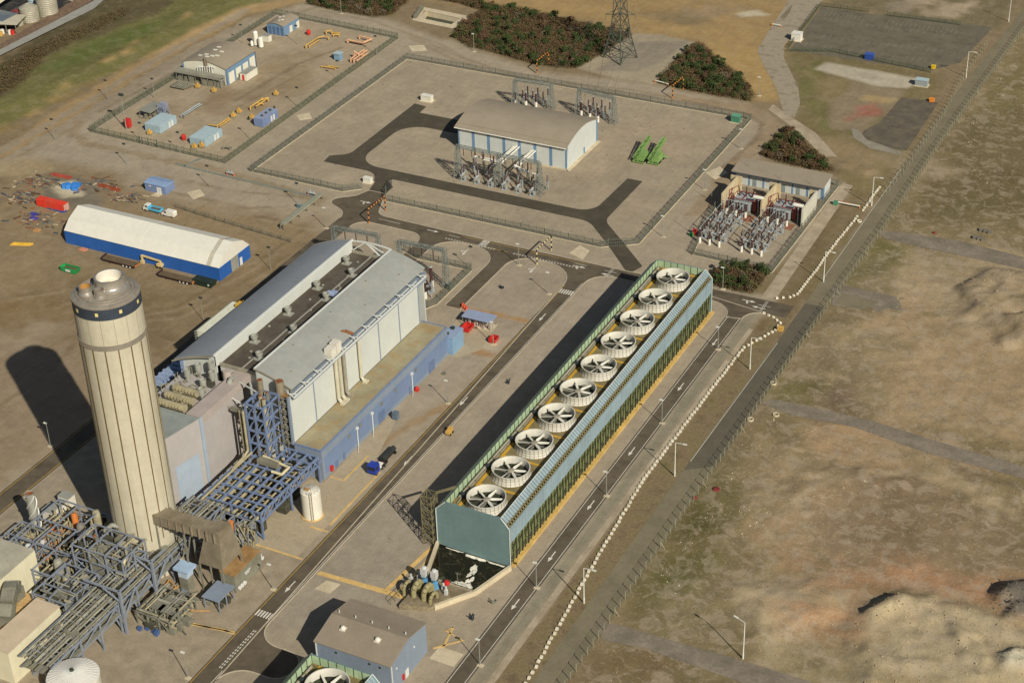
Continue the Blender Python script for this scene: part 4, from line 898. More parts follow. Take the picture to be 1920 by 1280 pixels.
# low blue annex along the hall
a = thing('hall_annex', 'low blue annex with a flat tan roof along the lit side of the turbine hall', 'building', (-214, 323, 0))
AX0, AX1, AY0, AY1 = -218.1, -210.1, 291.0, 356.2
MB().box(AX0,AX1,AY0,AY1,0,8.9).build('wall', M_BLUE, a)
MB().box(AX0+.1,AX1-.25,AY0+.25,AY1-.3,8.9,9.05).build('roof', M_ROOFT, a)
MB().box(AX1-.28,AX1+.06,AY0-.06,AY1+.06,8.6,9.2).box(AX0,AX1-.28,AY1-.3,AY1+.06,8.6,9.25).box(AX0,AX1-.28,AY0-.06,AY0+.2,8.6,9.2).build('parapet', M_BLUE2, a)
for k in range(8):
    y = AY0+1+k*8.1; MB().box(AX1-.02,AX1+.05,y,y+7.9,1.2+(k%2)*.02,6.5).build('wall_panel', mat('annex_panel', S(114,130,156), .5, var=.06, scale=.2, streak=.3, dirt=S(100,112,132)), a)
pipe_y = [G(u, v, 5)[1] for u, v in ((644,800),(690,777),(773,705))]
for y in pipe_y: MB().pipe([(AX1+.25,y,.2),(AX1+.25,y,5.6)], .14, 6).pipe([(AX1+.25,y,.25),(AX1+1.6,y-2.5,.25)], .12, 6).obox((AX1+.3,y,5.4),.5,.7,.7).build('downpipe', M_TRIM, a)
for y in (303.5, 309, 320, 327, 338): MB().obox((AX1+.2,y,5.2),.4,.6,1.0).build('wall_light', M_GALV, a)
for y, w, h in ((296.5,1.4,2.2),(300.2,1.1,2.2),(318,3.2,3.6),(334,1.2,2.2),(345,3.4,3.6)): MB().box(AX1,AX1+.08,y,y+w,.1,h).build('door', mat('annex_door', S(98,114,142), .5), a)
MB().box(AX1+.05,AX1+.7,293.9,294.8,1.0,2.4).build('fire_hose_cabinet', mat('red_paint', S(190,50,42), .5), a)
single('fire_hydrant_box', MB().obox((-209.0,336.5,0),.9,1.1,.9).lathe([(.5,0),(.3,.5),(.01,.7)],(-209.0,336.5,.9),10), mat('red_paint', S(190,50,42), .5), 'red hydrant cover at the foot of the long blue annex wall', 'hydrant', (-209,336.5,0))
single('wall_cabinet', MB().obox((-207.5,322.5,0),1.3,1.5,1.9).obox((-207.5,322.5,1.9),1.5,1.7,.15), mat('slate_cabinet', S(96,108,118), .6), 'slate grey cabinet outside the long blue annex', 'cabinet', (-207.5,322.5,0))
tl = thing('link_block', 'small pale blue plant box against the far end of the long blue annex', 'kiosk', (-210,358.5,0))
MB().box(-212.3,-208.6,356.4,362.6,0,5.4).build('body', mat('link_blue', S(128,156,178), .5, var=.06, streak=.2), tl); MB().box(-212.4,-208.5,356.3,362.7,5.4,5.6).build('roof', M_BLUEL, tl)
for y in (357.6,361): MB().obox((-211,y,5.6),.9,.9,.7).build('roof_vent', M_DARKG, tl)
# raised inlet filter house on the far side of the hall
f = thing('filter_house', 'raised cream filter house with sawtooth hoods on the far side of the turbine hall', 'filter house', (-262,322,0))
MB().box(-263.4,-258.2,314.2,331,13.4,18.0).build('housing', mat('cream_cladding', S(214,212,186), .55, var=.05, streak=.2), f)
for k in range(6):
    z = 13.5+k*.75; MB().extrude([(-263.4,z+.7),(-264.5,z+.05),(-264.4,z-.05),(-263.4,z+.5)], 'y', 314.2, 331).build('weather_hood', mat('cream_cladding', S(214,212,186)), f)
for x in (-263,-258.8):
    for y in (315,322.5,330): MB().bar((x,y,0),(x,y,13.4),.4).build('leg', M_BLUE2, f)
MB().obox((-260,329.5,18),1.6,2.2,1.1).bar((-259,330,18),(-259,330,20),.12).build('yellow_hoist', mat('yellow_paint', S(206,160,60), .5), f)
# blue steel transformer and pipe platform at the near left corner of the hall
g = thing('steel_platform', 'blue steel platform with cable trays at the near left corner of the turbine hall', 'platform', (-259,292,0))
fr = MB()
for x in (-264.5,-259,-254.8):
    for y in (285,291,298,305): fr.bar((x,y,0),(x,y,13.2),.42)
for y in (285,291,298,305): fr.bar((-264.5,y,13),(-254.8,y,13),.4,.5); fr.bar((-264.5,y,8),(-254.8,y,8),.3)
for x in (-264.5,-259,-254.8): fr.bar((x,285,13),(x,305,13),.4,.5)
for a_, b_ in (((-264.5,285,8),(-259,285,13)),((-259,285,8),(-264.5,285,13)),((-259,285,8),(-254.8,285,13)),((-254.8,285,2),(-259,285,8)),((-264.5,285,2),(-259,285,8)),((-264.5,285,13),(-264.5,291,8))): fr.bar(a_, b_, .28)
fr.build('frame', M_BLUE2, g)
MB().box(-264.3,-255,285.2,292,13.2,13.4).build('deck', M_GREYP, g)
cb = MB()
for k in range(3): cb.box(-263.6+k*3,-261.4+k*3,286,289.6,13.5,15.4)
cb.build('cabinet', M_DUCT, g)
tr = MB()
for k in range(4): tr.box(-264.3+k*1.1,-263.5+k*1.1,293,306,13.3,13.6)
for k in range(7): tr.box(-264.4,-259.6,293.5+k*1.9,294.2+k*1.9,13.7,13.9)
tr.build('cable_tray', M_BLUEL, g)
MB().pipe([(-258.5,293.5,14.2),(-256,293.3,14.2),(-255.4,294.8,14.2)], .32, 8).build('white_pipe', M_TRIM, g)
# ------------------------------------------------------------------ boiler house, pipe racks, gas turbine
M_PINK = mat('pinkish_cladding', S(170,162,154), .6, var=.05, scale=.15, streak=.15, dirt=S(154,146,138))
M_PINKT = mat('pinkish_cap', S(170,156,144), .7, var=.08)
M_GREYB = mat('blue_grey_cladding', S(160,170,178), .6, var=.05, streak=.15, dirt=S(140,148,154))
M_SLOPE = mat('grey_green_roof', S(138,142,132), .7, var=.1)
M_PLANTG = mat('plant_grey', S(128,124,106), .65, var=.18, scale=.5, dirt=S(96,88,66), dirt_amt=.5)
M_PLANTD = mat('plant_dark', S(74,72,58), .8, var=.3, scale=.6)
M_TANP = mat('lagged_pipe', S(170,158,124), .5, metal=.15, var=.15, scale=.6)
M_BROWN = mat('weathered_steel', S(132,120,98), .7, var=.15, scale=.4, dirt=S(108,90,62), dirt_amt=.5)
M_RUSTR = mat('rusty_roof', S(158,124,78), .85, var=.2, scale=.4, dirt=S(120,84,44), dirt_amt=.6)
M_GREYST = mat('grey_steelwork', S(130,135,142), .5, var=.12, scale=.6)
M_ORNG = mat('orange_paint', S(206,122,58), .6, var=.15)
t = thing('boiler_house', 'tall pinkish grey boiler casing between the chimney and the turbine hall', 'boiler house', (-242,275.5,0))
HZ = 22.0
MB().prism([(-234,275.5),(-234,293.2),(-252,293.2),(-252,275.5)], 0, HZ-1.6).build('casing', M_PINK, t)
pn = MB().box(-.06,.02,.06,2.82,0,HZ-1.6).build('wall_panel', M_PINK); d = pn.data; bpy.data.objects.remove(pn)
for k in range(6): linkmesh('wall_panel', d, t, (-233.98+242, .25+k*2.95, 0))
MB().prism([(-234.0,275.3),(-236.8,262.5),(-249,262.5),(-252,275.3)], 0, HZ-.2).build('outlet_duct', M_PINK, t)
MB().prism([(-234.05,275.3),(-236.85,262.4),(-249.1,262.4),(-252.1,275.3)], HZ-.2, HZ).build('duct_roof', M_SLOPE, t)
MB().box(-234.1,-233.7,274.9,276.0,0,HZ).build('corner_trim', M_GREYB, t)
MB().add([(-233.72,276.4,0),(-233.72,276.5,0),(-235.95,266.1,0),(-235.95,266.1,12.5),(-234.35,273.6,12.5),(-234.35,273.6,0)], [(2,5,4,3)]).build('grey_patch', M_GREYB, t)
MB().box(-238.2,-233.85,275.6,299,HZ-2.2,HZ+.1).build('parapet_duct', M_PINKT, t)
MB().cyl((-238.4,293.5,HZ-1),(-238.4,293.5,HZ+2.0),1.1,n=16).build('roof_cowl', M_PINKT, t)
MB().cyl((-236.4,291.2,HZ),(-235.9,292.0,HZ+1.3),.7,n=12).cyl((-235.9,292.0,HZ+1.3),(-235.0,292.0,HZ+1.2),.6,n=12).build('roof_cowl', M_VENT, t)
for k, (y, L) in enumerate(((277.4,8.4),(280.8,8.2),(284.2,7.5))):
    b = MB().cyl((-248.2,y,HZ-.2),(-248.2+L,y,HZ-.2),1.05,n=16); b.lathe([(.9,0),(.3,.3)],(-248.2,y,HZ-.2),8)
    b.build('steam_drum', M_TANP, t, smooth=True)
    q = MB()
    for j in range(8): x = -247.6+j*.95; q.pipe([(x,y-.9,HZ-.4),(x,y-1.3,HZ+.5),(x+.4,y-1.0,HZ+1.0),(x+.4,y-.3,HZ+.7)], .16, 6)
    q.build('riser_pipe', M_TANP, t)
vt = MB().lathe([(.55,0),(.55,1.4),(.85,1.5),(.85,3.4),(.65,3.4),(.6,3.0),(.01,2.9)], (0,0,0), 14).build('silencer', M_VENT); d = vt.data; bpy.data.objects.remove(vt)
for x, y, z in ((-247.6,289.2,0),(-246,291.8,.6),(-243.2,293.6,.8),(-241.2,291,0),(-242,288,-.8),(-240.4,285.0,-1.2)): linkmesh('silencer', d, t, (x+242, y-275.5, HZ-1+z))
q = MB()
for k in range(46):
    x, y = random.uniform(-251,-239.5), random.uniform(276,292.8); z = HZ-1.4; h = random.uniform(.6,2.2)
    q.bar((x,y,z),(x,y,z+h),.12); q.bar((x,y,z+h),(x+random.uniform(-2,2),y+random.uniform(-2,2),z+h),.14)
q.build('small_pipework', M_TANP, t)
q = MB()
for k in range(16): q.obox((random.uniform(-251,-240),random.uniform(276,292),HZ-1.6), random.uniform(.6,1.6), random.uniform(.6,1.6), random.uniform(.4,1.4), .0)
q.build('valve_box', M_PLANTD, t)
for a, b in (((-234.3,292.8,HZ),(-226.6,289.9,HZ+.6)),((-233.9,288.6,HZ-2.2),(-226.6,287.0,HZ-3))): MB().bar(a, b, .3).build('tie_strut', M_TRIM, t)
# blue steel stair and pipe tower
t = thing('pipe_tower', 'tall blue steel tower crammed with vertical pipes between the boiler casing and the hall', 'steel tower', (-226,289,7.8))
fr = MB(); X0, X1, Y0, Y1, ZB, ZT2 = -226.6, -221.2, 284.2, 291.0, 7.8, 23.0
for x in (X0, -223.9, X1):
    for y in (Y0, 287.6, Y1): fr.bar((x,y,0),(x,y,ZT2),.42)
lv = (11.4, 15.2, 19.0, 22.8)
for z in lv:
    for y in (Y0, 287.6, Y1): fr.bar((X0,y,z),(X1,y,z),.4,.5)
    for x in (X0,-223.9,X1): fr.bar((x,Y0,z),(x,Y1,z),.4,.5)
zz = (7.8,)+lv
for a, b in zip(zz[:-1], zz[1:]):
    fr.bar((X1,Y0,b),(-223.9,Y0,a),.26); fr.bar((X0,Y0,a),(-223.9,Y0,b),.26); fr.bar((X1,Y0,a),(X1,287.6,b),.26); fr.bar((X1,Y1,a),(X1,287.6,b),.26)
fr.build('frame', M_BLUE2, t)
for x, y, r, z1, mm in ((-226.0,290.4,.75,26.4,M_BROWN),(-221.4,292.2,1.1,26.2,M_BROWN),(-223.6,286.8,.5,24.4,M_TANP),(-222.3,286.2,.5,24.2,M_TANP),(-223.4,289.4,.5,24.0,M_PLANTG)):
    MB().cyl((x,y,8),(x,y,z1),r,n=14).build('vent_pipe', mm, t, smooth=True)
    MB().cyl((x,y,z1+.005),(x,y,z1+.03),r*.9,n=14).build('pipe_mouth', M_RUST, t)
q = MB()
for k in range(34):
    x, y = random.uniform(X0+.6,X1-.6), random.uniform(Y0+.6,Y1-.6); q.cyl((x,y,7.8),(x,y,random.uniform(12,22.5)),random.choice((.14,.2,.3)),n=6)
q.build('small_pipework', M_TANP, t)
q = MB()
for z in lv[:3]:
    for k in range(9): q.obox((random.uniform(X0+1,X1-1),random.uniform(Y0+1,Y1-1),z+.2), 1.3, 1.0, random.uniform(.5,1.8))
q.build('valve_box', M_PLANTD, t)
q = MB().box(-232.6,-227.2,285.5,287.6,18.4,18.7)
for k in range(12): q.bar((-232.4+k*.4,285.5,18.7),(-232.4+k*.4,285.5,19.8),.07)
q.bar((-232.5,285.5,19.8),(-227.2,285.5,19.8),.08); q.build('access_platform', M_PLANTG, t)
MB().pipe([(-226.9,283.4,21),(-226.9,283.4,9.2),(-226.9,281.6,8.5),(-226.6,276,8.4)], .34, 10).build('lagged_pipe', M_TANP, t, smooth=True)
MB().pipe([(-228.6,284.2,20.0),(-228.6,284.2,1)], .2, 8).pipe([(-229.4,285.0,19.5),(-229.4,285.0,1)], .18, 8).build('lagged_pipe', M_TANP, t)
MB().pipe([(-222,283.0,9.2),(-213.5,281.6,9.2),(-213.5,278.4,9.2),(-216.4,278.4,9.2)], .36, 10).build('expansion_loop', mat('cream_pipe', S(206,192,152), .5), t, smooth=True)
q = MB()
for k in range(6): z = 9+k*2.3; q.box(-220.6,-219.2,290.2+(k%2)*.4,293.4,z,z+.12).bar((-220.6,290.2,z+.1),(-220.6,293.4,z+2.2),.2).bar((-219.2,290.2,z+2.2),(-219.2,293.4,z+.1),.2)
for x, y in ((-220.7,290),(-219.1,290),(-220.7,293.6),(-219.1,293.6)): q.bar((x,y,8),(x,y,23.4),.16)
q.build('escape_stair', M_GALV, t)
MB().box(-221.4,-218.6,291.2,293.0,22.4,22.6).build('rusty_landing', M_RUSTR, t)
# large blue pipe rack
t = thing('pipe_rack', 'wide blue steel pipe rack in front of the pinkish boiler casing', 'pipe rack', (-222,277,0))
fr = MB(); xs_ = [-227.4,-225.2,-222.4,-219.6,-216.6,-213.4,-210.4]; ys_ = [264.4,267.4,270.6,273.8,277,280.2,283.4,286.6,289.8]
zt = 7.9; edge = 263.0
for x in xs_: fr.bar((x,264.4,zt),(x,289.8 if x > -220.8 else 284.2,zt),.36,.45)
for y in ys_: fr.bar((-227.4 if y < 285 else -219.6,y,zt),(-210.4,y,zt),.32,.4)
for x in (-227.4,-219,-210.4):
    for y in (264.4,277,289.8): fr.bar((x,y,0),(x,y,zt),.42)
for y in ys_: fr.bar((-210.4,y,5.4),(-210.4,y,zt),.24)
fr.bar((-210.4,264.4,5.4),(-210.4,289.8,5.4),.36); fr.bar((-227.4,264.4,5.4),(-210.4,264.4,5.4),.36); fr.bar((-219,264.4,5.4),(-219,289.8,5.4),.3)
for a, b in zip(ys_[:-1], ys_[1:]): fr.bar((-210.4,a,5.4),(-210.4,b,zt),.22)
for x0, x1 in zip(xs_[:-1], xs_[1:]): fr.bar((x0,264.4,5.4),(x1,264.4,zt),.22)
for y in (264.4,277,289.8): fr.bar((-210.4,y,4.6),(-213.5,y,zt),.3); fr.bar((-210.4,y,4.8),(-210.4,y+2.5,zt),.26); fr.bar((-210.4,y,4.8),(-210.4,y-2.5,zt),.26) if y > 265 else None
fr.bar((-210.4,264.4,.4),(-216.5,264.4,5.2),.3)
fr.build('frame', M_BLUE2, t)
q = MB()
for k in range(10): x = -226.4+k*1.65; r = random.choice((.18,.26,.34,.42)); q.cyl((x,263.6,6.2),(x,284,6.2),r,n=8)
for k in range(9): y = 266+k*2.6; q.cyl((-226.5,y,5.7),(-211.5,y,5.7),random.choice((.16,.22,.3)),n=8)
q.build('pipe_run', M_TANP, t)
q = MB()
for k in range(6): x = -226.8+k*2.6; q.box(x,x+.9,264,284,4.6,4.85)
for k in range(26): q.obox((random.uniform(-226,-212),random.uniform(265,284),4.9),random.uniform(.6,2),random.uniform(.6,2),random.uniform(.4,1.1))
q.build('cable_tray', M_PLANTD, t)
MB().cyl((-226.3,262.5,8.35),(-226.3,284,8.35),.3,n=10).build('lagged_pipe', M_TANP, t)
q = MB()
for k in range(30): q.obox((random.uniform(-226,-212),random.uniform(265.5,288),0),random.uniform(.8,3),random.uniform(.8,3),random.uniform(.8,3))
q.build('equipment', M_PLANTD, t)
MB().obox((-219.5,281.6,8.2),6.0,1.6,1.3).build('motor_skid', M_PLANTG, t)
# lower grey pipe bridge running past the chimney foot to the photo's lower left
t = thing('pipe_bridge', 'long grey pipe bridge running past the foot of the chimney', 'pipe bridge', (-225,234,0))
fr = MB(); X0, X1 = -229.4, -220.6
for k in range(10):
    y = 203+k*6.6
    if y > 263: break
    for z in (5.0, 8.0): fr.bar((X0,y,z),(X1,y,z),.34)
    for x in (X0, X1): fr.bar((x,y,0),(x,y,8.0),.38)
    fr.bar((X0,y,5),(X0,y+6.6 if k < 9 else y,8),.22); fr.bar((X1,y,5),(X1,y+6.6 if k < 9 else y,8),.22); fr.bar((X1,y,1),(X1-2.2,y,5),.26)
for x in (X0,-225,X1):
    for z in (5.0, 8.0): fr.bar((x,200,z),(x,263.6,z),.34)
for x in (-219.4,):
    for y in (234.4,222.8): fr.bar((x,y,0),(x,y,12.4),.55); fr.bar((x,y,12.2),(X0,y,12.2),.4); fr.bar((x,y,12.2),(x,y+5,12.2),.36); fr.bar((x,y,4),(x,y+4.5,9),.3); fr.bar((x,y,4),(x-4,y,8.5),.3); fr.bar((x,y,9),(x-5,y,12),.3)
fr.build('frame', M_GREYST, t)
q = MB()
for k in range(5): x = X0+.7+k*1.9; q.cyl((x,200,8.35),(x,random.choice((263,258,249)),8.35),random.choice((.16,.24,.34)),n=8)
q.build('pipe_run', mat('mixed_grey_pipe', S(150,144,124), .55, metal=.1, var=.25, scale=.4), t)
q = MB()
for k in range(4): x = X0+1.6+k*2.0; q.cyl((x,200,8.3),(x,263,8.3),random.choice((.12,.18,.26)),n=8)
for k in range(24): y = 203+k*2.5; x = random.uniform(X0,X1-3); q.cyl((x,y,8.7),(x+random.uniform(2,4),y,8.7),.12,n=6)
for k in range(30): q.obox((random.uniform(X0+.5,X1-.5),random.uniform(203,260),8.2),random.uniform(.4,1.2),random.uniform(.4,1.4),random.uniform(.4,1.1))
q.build('small_pipework', M_PLANTG, t)
q = MB()
for k in range(20): y = 201.5+k*3.1; q.bar((X0,y,8.15),(X1,y,8.15),.2)
q.build('cross_beam', M_GREYST, t, kind='stuff')
q = MB()
for k in range(6): x = X0+.5+k*1.5; q.box(x,x+.9,200,263,5.3,5.6)
q.build('cable_tray', M_PLANTG, t)
# gas turbine air intake: long duct, drop leg, enclosure
t = thing('intake_duct', 'long brown grey intake duct crossing from the chimney foot to a sloping plenum', 'air duct', (-219,249,0))
MB().prism([(-224.4,242.4),(-206.2,242.9),(-206.2,246.6),(-224.4,246.0)], 15.8, 18.4).build('duct', M_BROWN, t)
q = MB()
for k in range(9): x = -224+k*2.1; q.box(x,x+.22,242.3,246.55,15.7,18.5)
q.build('stiffener', M_BROWN, t)
MB().add([(-209.4,242.7,18.6),(-205.8,242.7,18.6),(-205.8,247.4,18.6),(-209.4,247.4,18.6),(-213.0,242.8,8),(-206.2,242.8,8),(-206.2,250.4,8),(-213.0,250.4,8)], [(0,3,2,1),(4,5,6,7),(0,1,5,4),(1,2,6,5),(2,3,7,6),(3,0,4,7)]).build('plenum', M_BROWN, t)
q = MB()
for x in (-212.8,-209.8,-206.5):
    for y in (243,250.2): q.bar((x,y,0),(x,y,8),.3)
for x in (-223.8,-216): q.bar((x,242.8,0),(x,242.8,15.8),.34); q.bar((x,245.8,0),(x,245.8,15.8),.34); q.bar((x,242.8,8),(x,245.8,15.6),.2)
q.build('leg', M_PLANTG, t)
t = thing('turbine_enclosure', 'grey machinery enclosure with a rusty brown roof beside the plant road', 'enclosure', (-207,250,0))
EX0, EX1, EY0, EY1 = -209.2,-204.8,244.8,255.4
MB().box(EX0,EX1,EY0,EY1,.3,5.1).build('housing', M_PLANTG, t)
MB().box(EX0-.1,EX1+.1,EY0-.1,EY1+.1,5.1,5.3).build('roof', M_RUSTR, t)
for k in range(6): MB().box(EX1,EX1+.07,EY0+.2+k*1.75,EY0+1.75+k*1.75,.5,4.9).build('side_panel', M_PLANTG, t)
MB().box(EX1+.07,EX1+.12,248.6,250.8,3.2,3.55).box(EX1+.07,EX1+.12,248.9,250.4,2.7,2.9).build('name_board', M_TRIM, t)
for k in range(3): MB().cyl((EX1+.3,245.6+k*1.0,1.5),(EX1+.75,245.6+k*1.0,1.5),.5,n=12).build('fan_cowl', M_TRIM, t)
MB().obox((-206.6,256.6,1.0),1.2,1.2,1.4).cyl((-205.8,256.6,1.8),(-205.3,256.6,1.8),.5,n=12).build('fan_cowl', M_TRIM, t)
q = MB()
for k in range(15): q.bar((-209+.3*k,255.3,5.3),(-209+.3*k,255.3,6.4),.08)
for k in range(12): q.pipe([(-210+random.uniform(-3,3),255+random.uniform(0,4),0),(-210+random.uniform(-3,3),255+random.uniform(0,4),random.uniform(4,9)),(-212+random.uniform(-3,3),256+random.uniform(0,4),random.uniform(4,9))], .16, 6)
q.build('small_pipework', M_TANP, t)
MB().cyl((-213.6,257,6),(-213.6,257,9.8),.55,n=12).build('orange_vessel', M_ORNG, t)
t = thing('lattice_mast_group', 'tangle of grey pipe stanchions behind the rusty roofed machinery enclosure', 'pipework', (-212,258,0))
q = MB()
for k in range(10):
    x, y = random.uniform(-216,-208), random.uniform(254,261); q.bar((x,y,0),(x+random.uniform(-.5,.5),y,random.uniform(5,10)),.2); q.bar((x,y,random.uniform(3,8)),(x+random.uniform(-3,3),y+random.uniform(-3,3),random.uniform(3,8)),.16)
q.build('stanchion', M_GREYST, t)
for k in range(5): MB().pipe([(-219.5+k*.2,262-k*.5,2),(-218.5,261-k,5.5),(-215.5,258.6-k*.6,6.6),(-213,258,5)], .28, 8).build('bent_pipe', M_PLANTG, t)
t = thing('flat_canopy', 'flat steel blue canopy on posts at the south end of the machinery enclosure', 'canopy', (-206.4,240.2,0))
MB().box(-208.8,-204.0,237.2,243.5,3.5,3.75).build('roof', M_BLUE, t)
for x in (-208.4,-204.4):
    for y in (237.6,240.4,243.1): MB().bar((x,y,0),(x,y,3.5),.22).build('post', M_GREYST, t)
q = MB()
for k in range(8): q.obox((random.uniform(-208,-204.8),random.uniform(238,243),0),1.1,.8,random.uniform(.7,1.6))
q.build('pump_skid', M_PLANTD, t)
t = thing('intake_booth', 'tall grey louvred cabinet with a pale blue hood below the intake duct', 'plant cabinet', (-216,241.3,0))
MB().obox((-216,241.3,0),2.4,2.2,4.4).build('cabinet', M_PLANTG, t); MB().obox((-216,241.3,4.4),2.5,2.4,2.0).build('louvre_box', mat('pale_grey_blue', S(176,188,196), .55), t)
MB().obox((-216,241.3,6.4),4.2,3.4,.7).build('hood', mat('pale_hood', S(158,178,196), .55), t); MB().obox((-216,240,0),1.4,.6,.9).build('base', M_BLUE2, t)
t = thing('yard_pipework', 'orange and grey pipework on the ground between the pipe bridge and the canopy', 'pipework', (-213,235,0))
q = MB()
for L in (PX((345,1098),(325,1110),(327,1130),(360,1150),(395,1150)), PX((330,1105),(318,1092),(308,1106),(322,1125))): q.pipe([(x,y,.9) for x, y in L], .12, 6)
q.build('orange_pipe', mat('ochre_pipe', S(200,146,76), .6), t)
q = MB()
for k in range(34): x, y = random.uniform(-219,-208), random.uniform(228,243); q.obox((x,y,0),random.uniform(.5,1.8),random.uniform(.5,1.8),random.uniform(.4,1.8)); q.cyl((x,y,.7),(x+random.uniform(-3,3),y+random.uniform(-3,3),.9),.16,n=6)
q.build('equipment', M_PLANTG, t)
for x, y in ((-219.5,243.6),(-217.6,233.2)): MB().cyl((x,y,1.2),(x+.5,y-.4,1.2),.75,n=14).build('fan_cowl', M_TRIM, t)
q = MB()
for k in range(14): q.obox((random.uniform(-219,-212),random.uniform(225,233),0),random.uniform(.5,1.2),random.uniform(.5,1.2),random.uniform(.4,1.2))
q.build('blue_motor', mat('navy_motor', S(70,92,132), .6), t)
# second boiler and stack at the far lower left
t = thing('small_stack', 'short silver exhaust stack with spiral strakes at the left edge', 'exhaust stack', (-260.2,241.2,0))
MB().lathe([(1.5,0),(1.15,3),(1.15,14.2),(1.0,14.2),(1.0,12)], (-260.2,241.2,0), 24).build('shell', mat('dull_steel', S(176,172,156), .4, metal=.4, var=.12), t, smooth=True)
MB().cyl((-260.2,241.2,13.8),(-260.2,241.2,13.9),1.02,n=20).build('mouth', M_RUST, t)
q = MB()
for s in range(3):
    for k in range(40): a = k*.16+s*2*PI/3; b = a+.16; z = 4+k*.24; q.bar((-260.2+1.25*math.cos(a),241.2+1.25*math.sin(a),z),(-260.2+1.25*math.cos(b),241.2+1.25*math.sin(b),z+.24),.22,.1)
q.build('strake', M_TRIM, t)
for i, (u, v, dx, dy, h, lab) in enumerate(((22,1040,3.4,2.6,2.6,'leftmost of the grey equipment boxes below the silver exhaust stack'),(42,1045,2.6,2.6,2.3,'smaller grey equipment box just right of the leftmost one'),(100,975,3.2,3.2,3.6,'white equipment box to the right of the silver exhaust stack'),(128,948,3.4,2.4,3.2,'white equipment box nearest the dark ground left of the chimney'),(115,960,2.0,2.0,2.4,'low white equipment box tucked between two taller ones'))):
    p = G(u, v); b = thing('equipment_box', lab, 'cabinet', (p.x,p.y,0), 'equipment boxes left of the chimney')
    MB().obox((p.x,p.y,.2),dx,dy,h).build('body', M_GRYB if i < 2 else M_WHT, b); MB().obox((p.x,p.y,h+.2),dx+.2,dy+.2,.15).build('lid', M_VENT, b)
t = thing('process_plant', 'dense grey and orange process plant with vessels left of the chimney foot', 'process plant', (-248,238,0))
q = MB()
for k in range(130):
    x, y = random.uniform(-258,-239.5), random.uniform(224,250); q.cyl((x,y,0),(x,y,random.uniform(1.5,7.5)),random.choice((.12,.16,.25)),n=6)
    if k % 2: q.bar((x,y,random.uniform(2,6)),(x+random.uniform(-4,4),y,random.uniform(2,6)),.22)
    else: z = random.uniform(2,7); q.cyl((x,y,z),(x,y+random.uniform(-5,5),z),random.choice((.14,.22,.34)),n=6)
q.build('pipework', M_TANP, t)
q = MB()
for k in range(60): q.obox((random.uniform(-258,-239.5),random.uniform(224,250),0),random.uniform(.8,3),random.uniform(.8,3),random.uniform(.8,5.0))
q.build('machinery', M_PLANTD, t)
q = MB()
for x in (-258,-252,-246,-240):
    for y in (224,232,240,248):
        q.bar((x,y,0),(x,y,8.5),.3)
    q.bar((x,224,8.4),(x,248,8.4),.3); q.bar((x,224,4.4),(x,248,4.4),.24)
for y in (224,232,240,248): q.bar((-258,y,8.4),(-240,y,8.4),.3); q.bar((-258,y,4.4),(-240,y,8.4),.2)
q.build('steel_frame', M_GREYST, t)
for x, y, r, z0, z1, m_ in ((-246.5,247.8,1.1,4,8.8,M_TANP),(-242,244.5,1.5,3,6.5,M_STEEL),(-250,244,.8,4,9.5,M_ORNG),(-253.5,236,.9,1,6,M_GRYB),(-244,233,1.4,2,6,M_BROWN)):
    MB().lathe([(.01,0),(r*.8,.3),(r,.8),(r,z1-z0-.8),(r*.8,z1-z0-.3),(.01,z1-z0)], (x,y,z0), 16).build('vessel', m_, t, smooth=True)
q = MB()
for k in range(40): q.bar((random.uniform(-257,-249),random.uniform(226,246),random.uniform(1,7)),(random.uniform(-257,-249),random.uniform(226,246),random.uniform(1,7)),.12)
q.build('orange_bracing', M_ORNG, t)
MB().cyl((-243.4,242.6,4.5),(-238.8,243.0,4.5),1.3,n=16).build('vessel', M_STEEL, t, smooth=True)
q = MB()
for x, y in ((-235.5,234.5),(-234.9,234.5)): q.cyl((x,y,3),(x,y,13),.14,n=8)
q.lathe([(.25,0),(.5,.8),(.25,1.6)],(-235.2,234.5,13),10); q.build('vent_stack', M_RUST, t)
# cream plant building at the lower left edge
M_CREAM = mat('cream_wall', S(214,204,170), .7, var=.05, streak=.2, dirt=S(180,166,128)); M_CRR = mat('cream_roof', S(170,162,140), .85, var=.12)
t = thing('cream_building', 'cream plant building with stepped roofs and a curved grey duct at the lower left corner', 'building', (-246,212,0))
MB().box(-266,-246.6,200,226.5,0,12).build('main_block', M_CREAM, t); MB().box(-266,-246.6,200,226.5,12,12.2).build('roof', M_CRR, t); MB().box(-266,-246.6,213.6,214,12.2,12.5).build('roof_joint', M_TRIM, t)
MB().box(-246.6,-238,202,219,0,6.2).build('low_block', M_CREAM, t)
dk = MB()
for k in range(16): dk.box(-246.5,-238.1,202.2+k*1.05,203.1+k*1.05,6.2,6.4)
dk.build('deck_strip', mat('ochre_deck', S(196,160,104), .8, var=.15), t)
MB().box(-238,-231.4,199,216,0,8.8).build('end_block', M_CREAM, t); MB().box(-238.1,-231.3,198.9,216.1,8.8,9).build('roof', mat('pinkish_roof', S(196,176,146), .85, var=.08), t)
pts = [(-244.5,216.5,6.4),(-244.5,216.5,9.5),(-243.8,215.2,11),(-242.4,213,11.3),(-241,210.5,10.5),(-240.4,208.8,8.4),(-240.4,208.4,6.4)]
q = MB()
for a, b in zip(pts[:-1], pts[1:]): q.bar(a, b, 3.0, 2.6)
q.build('curved_duct', M_PLANTG, t)
for y in (204,208.5,213): MB().box(-231.3,-231.2,y,y+1.4,4.5,5.6).build('louvre', M_PLANTG, t)
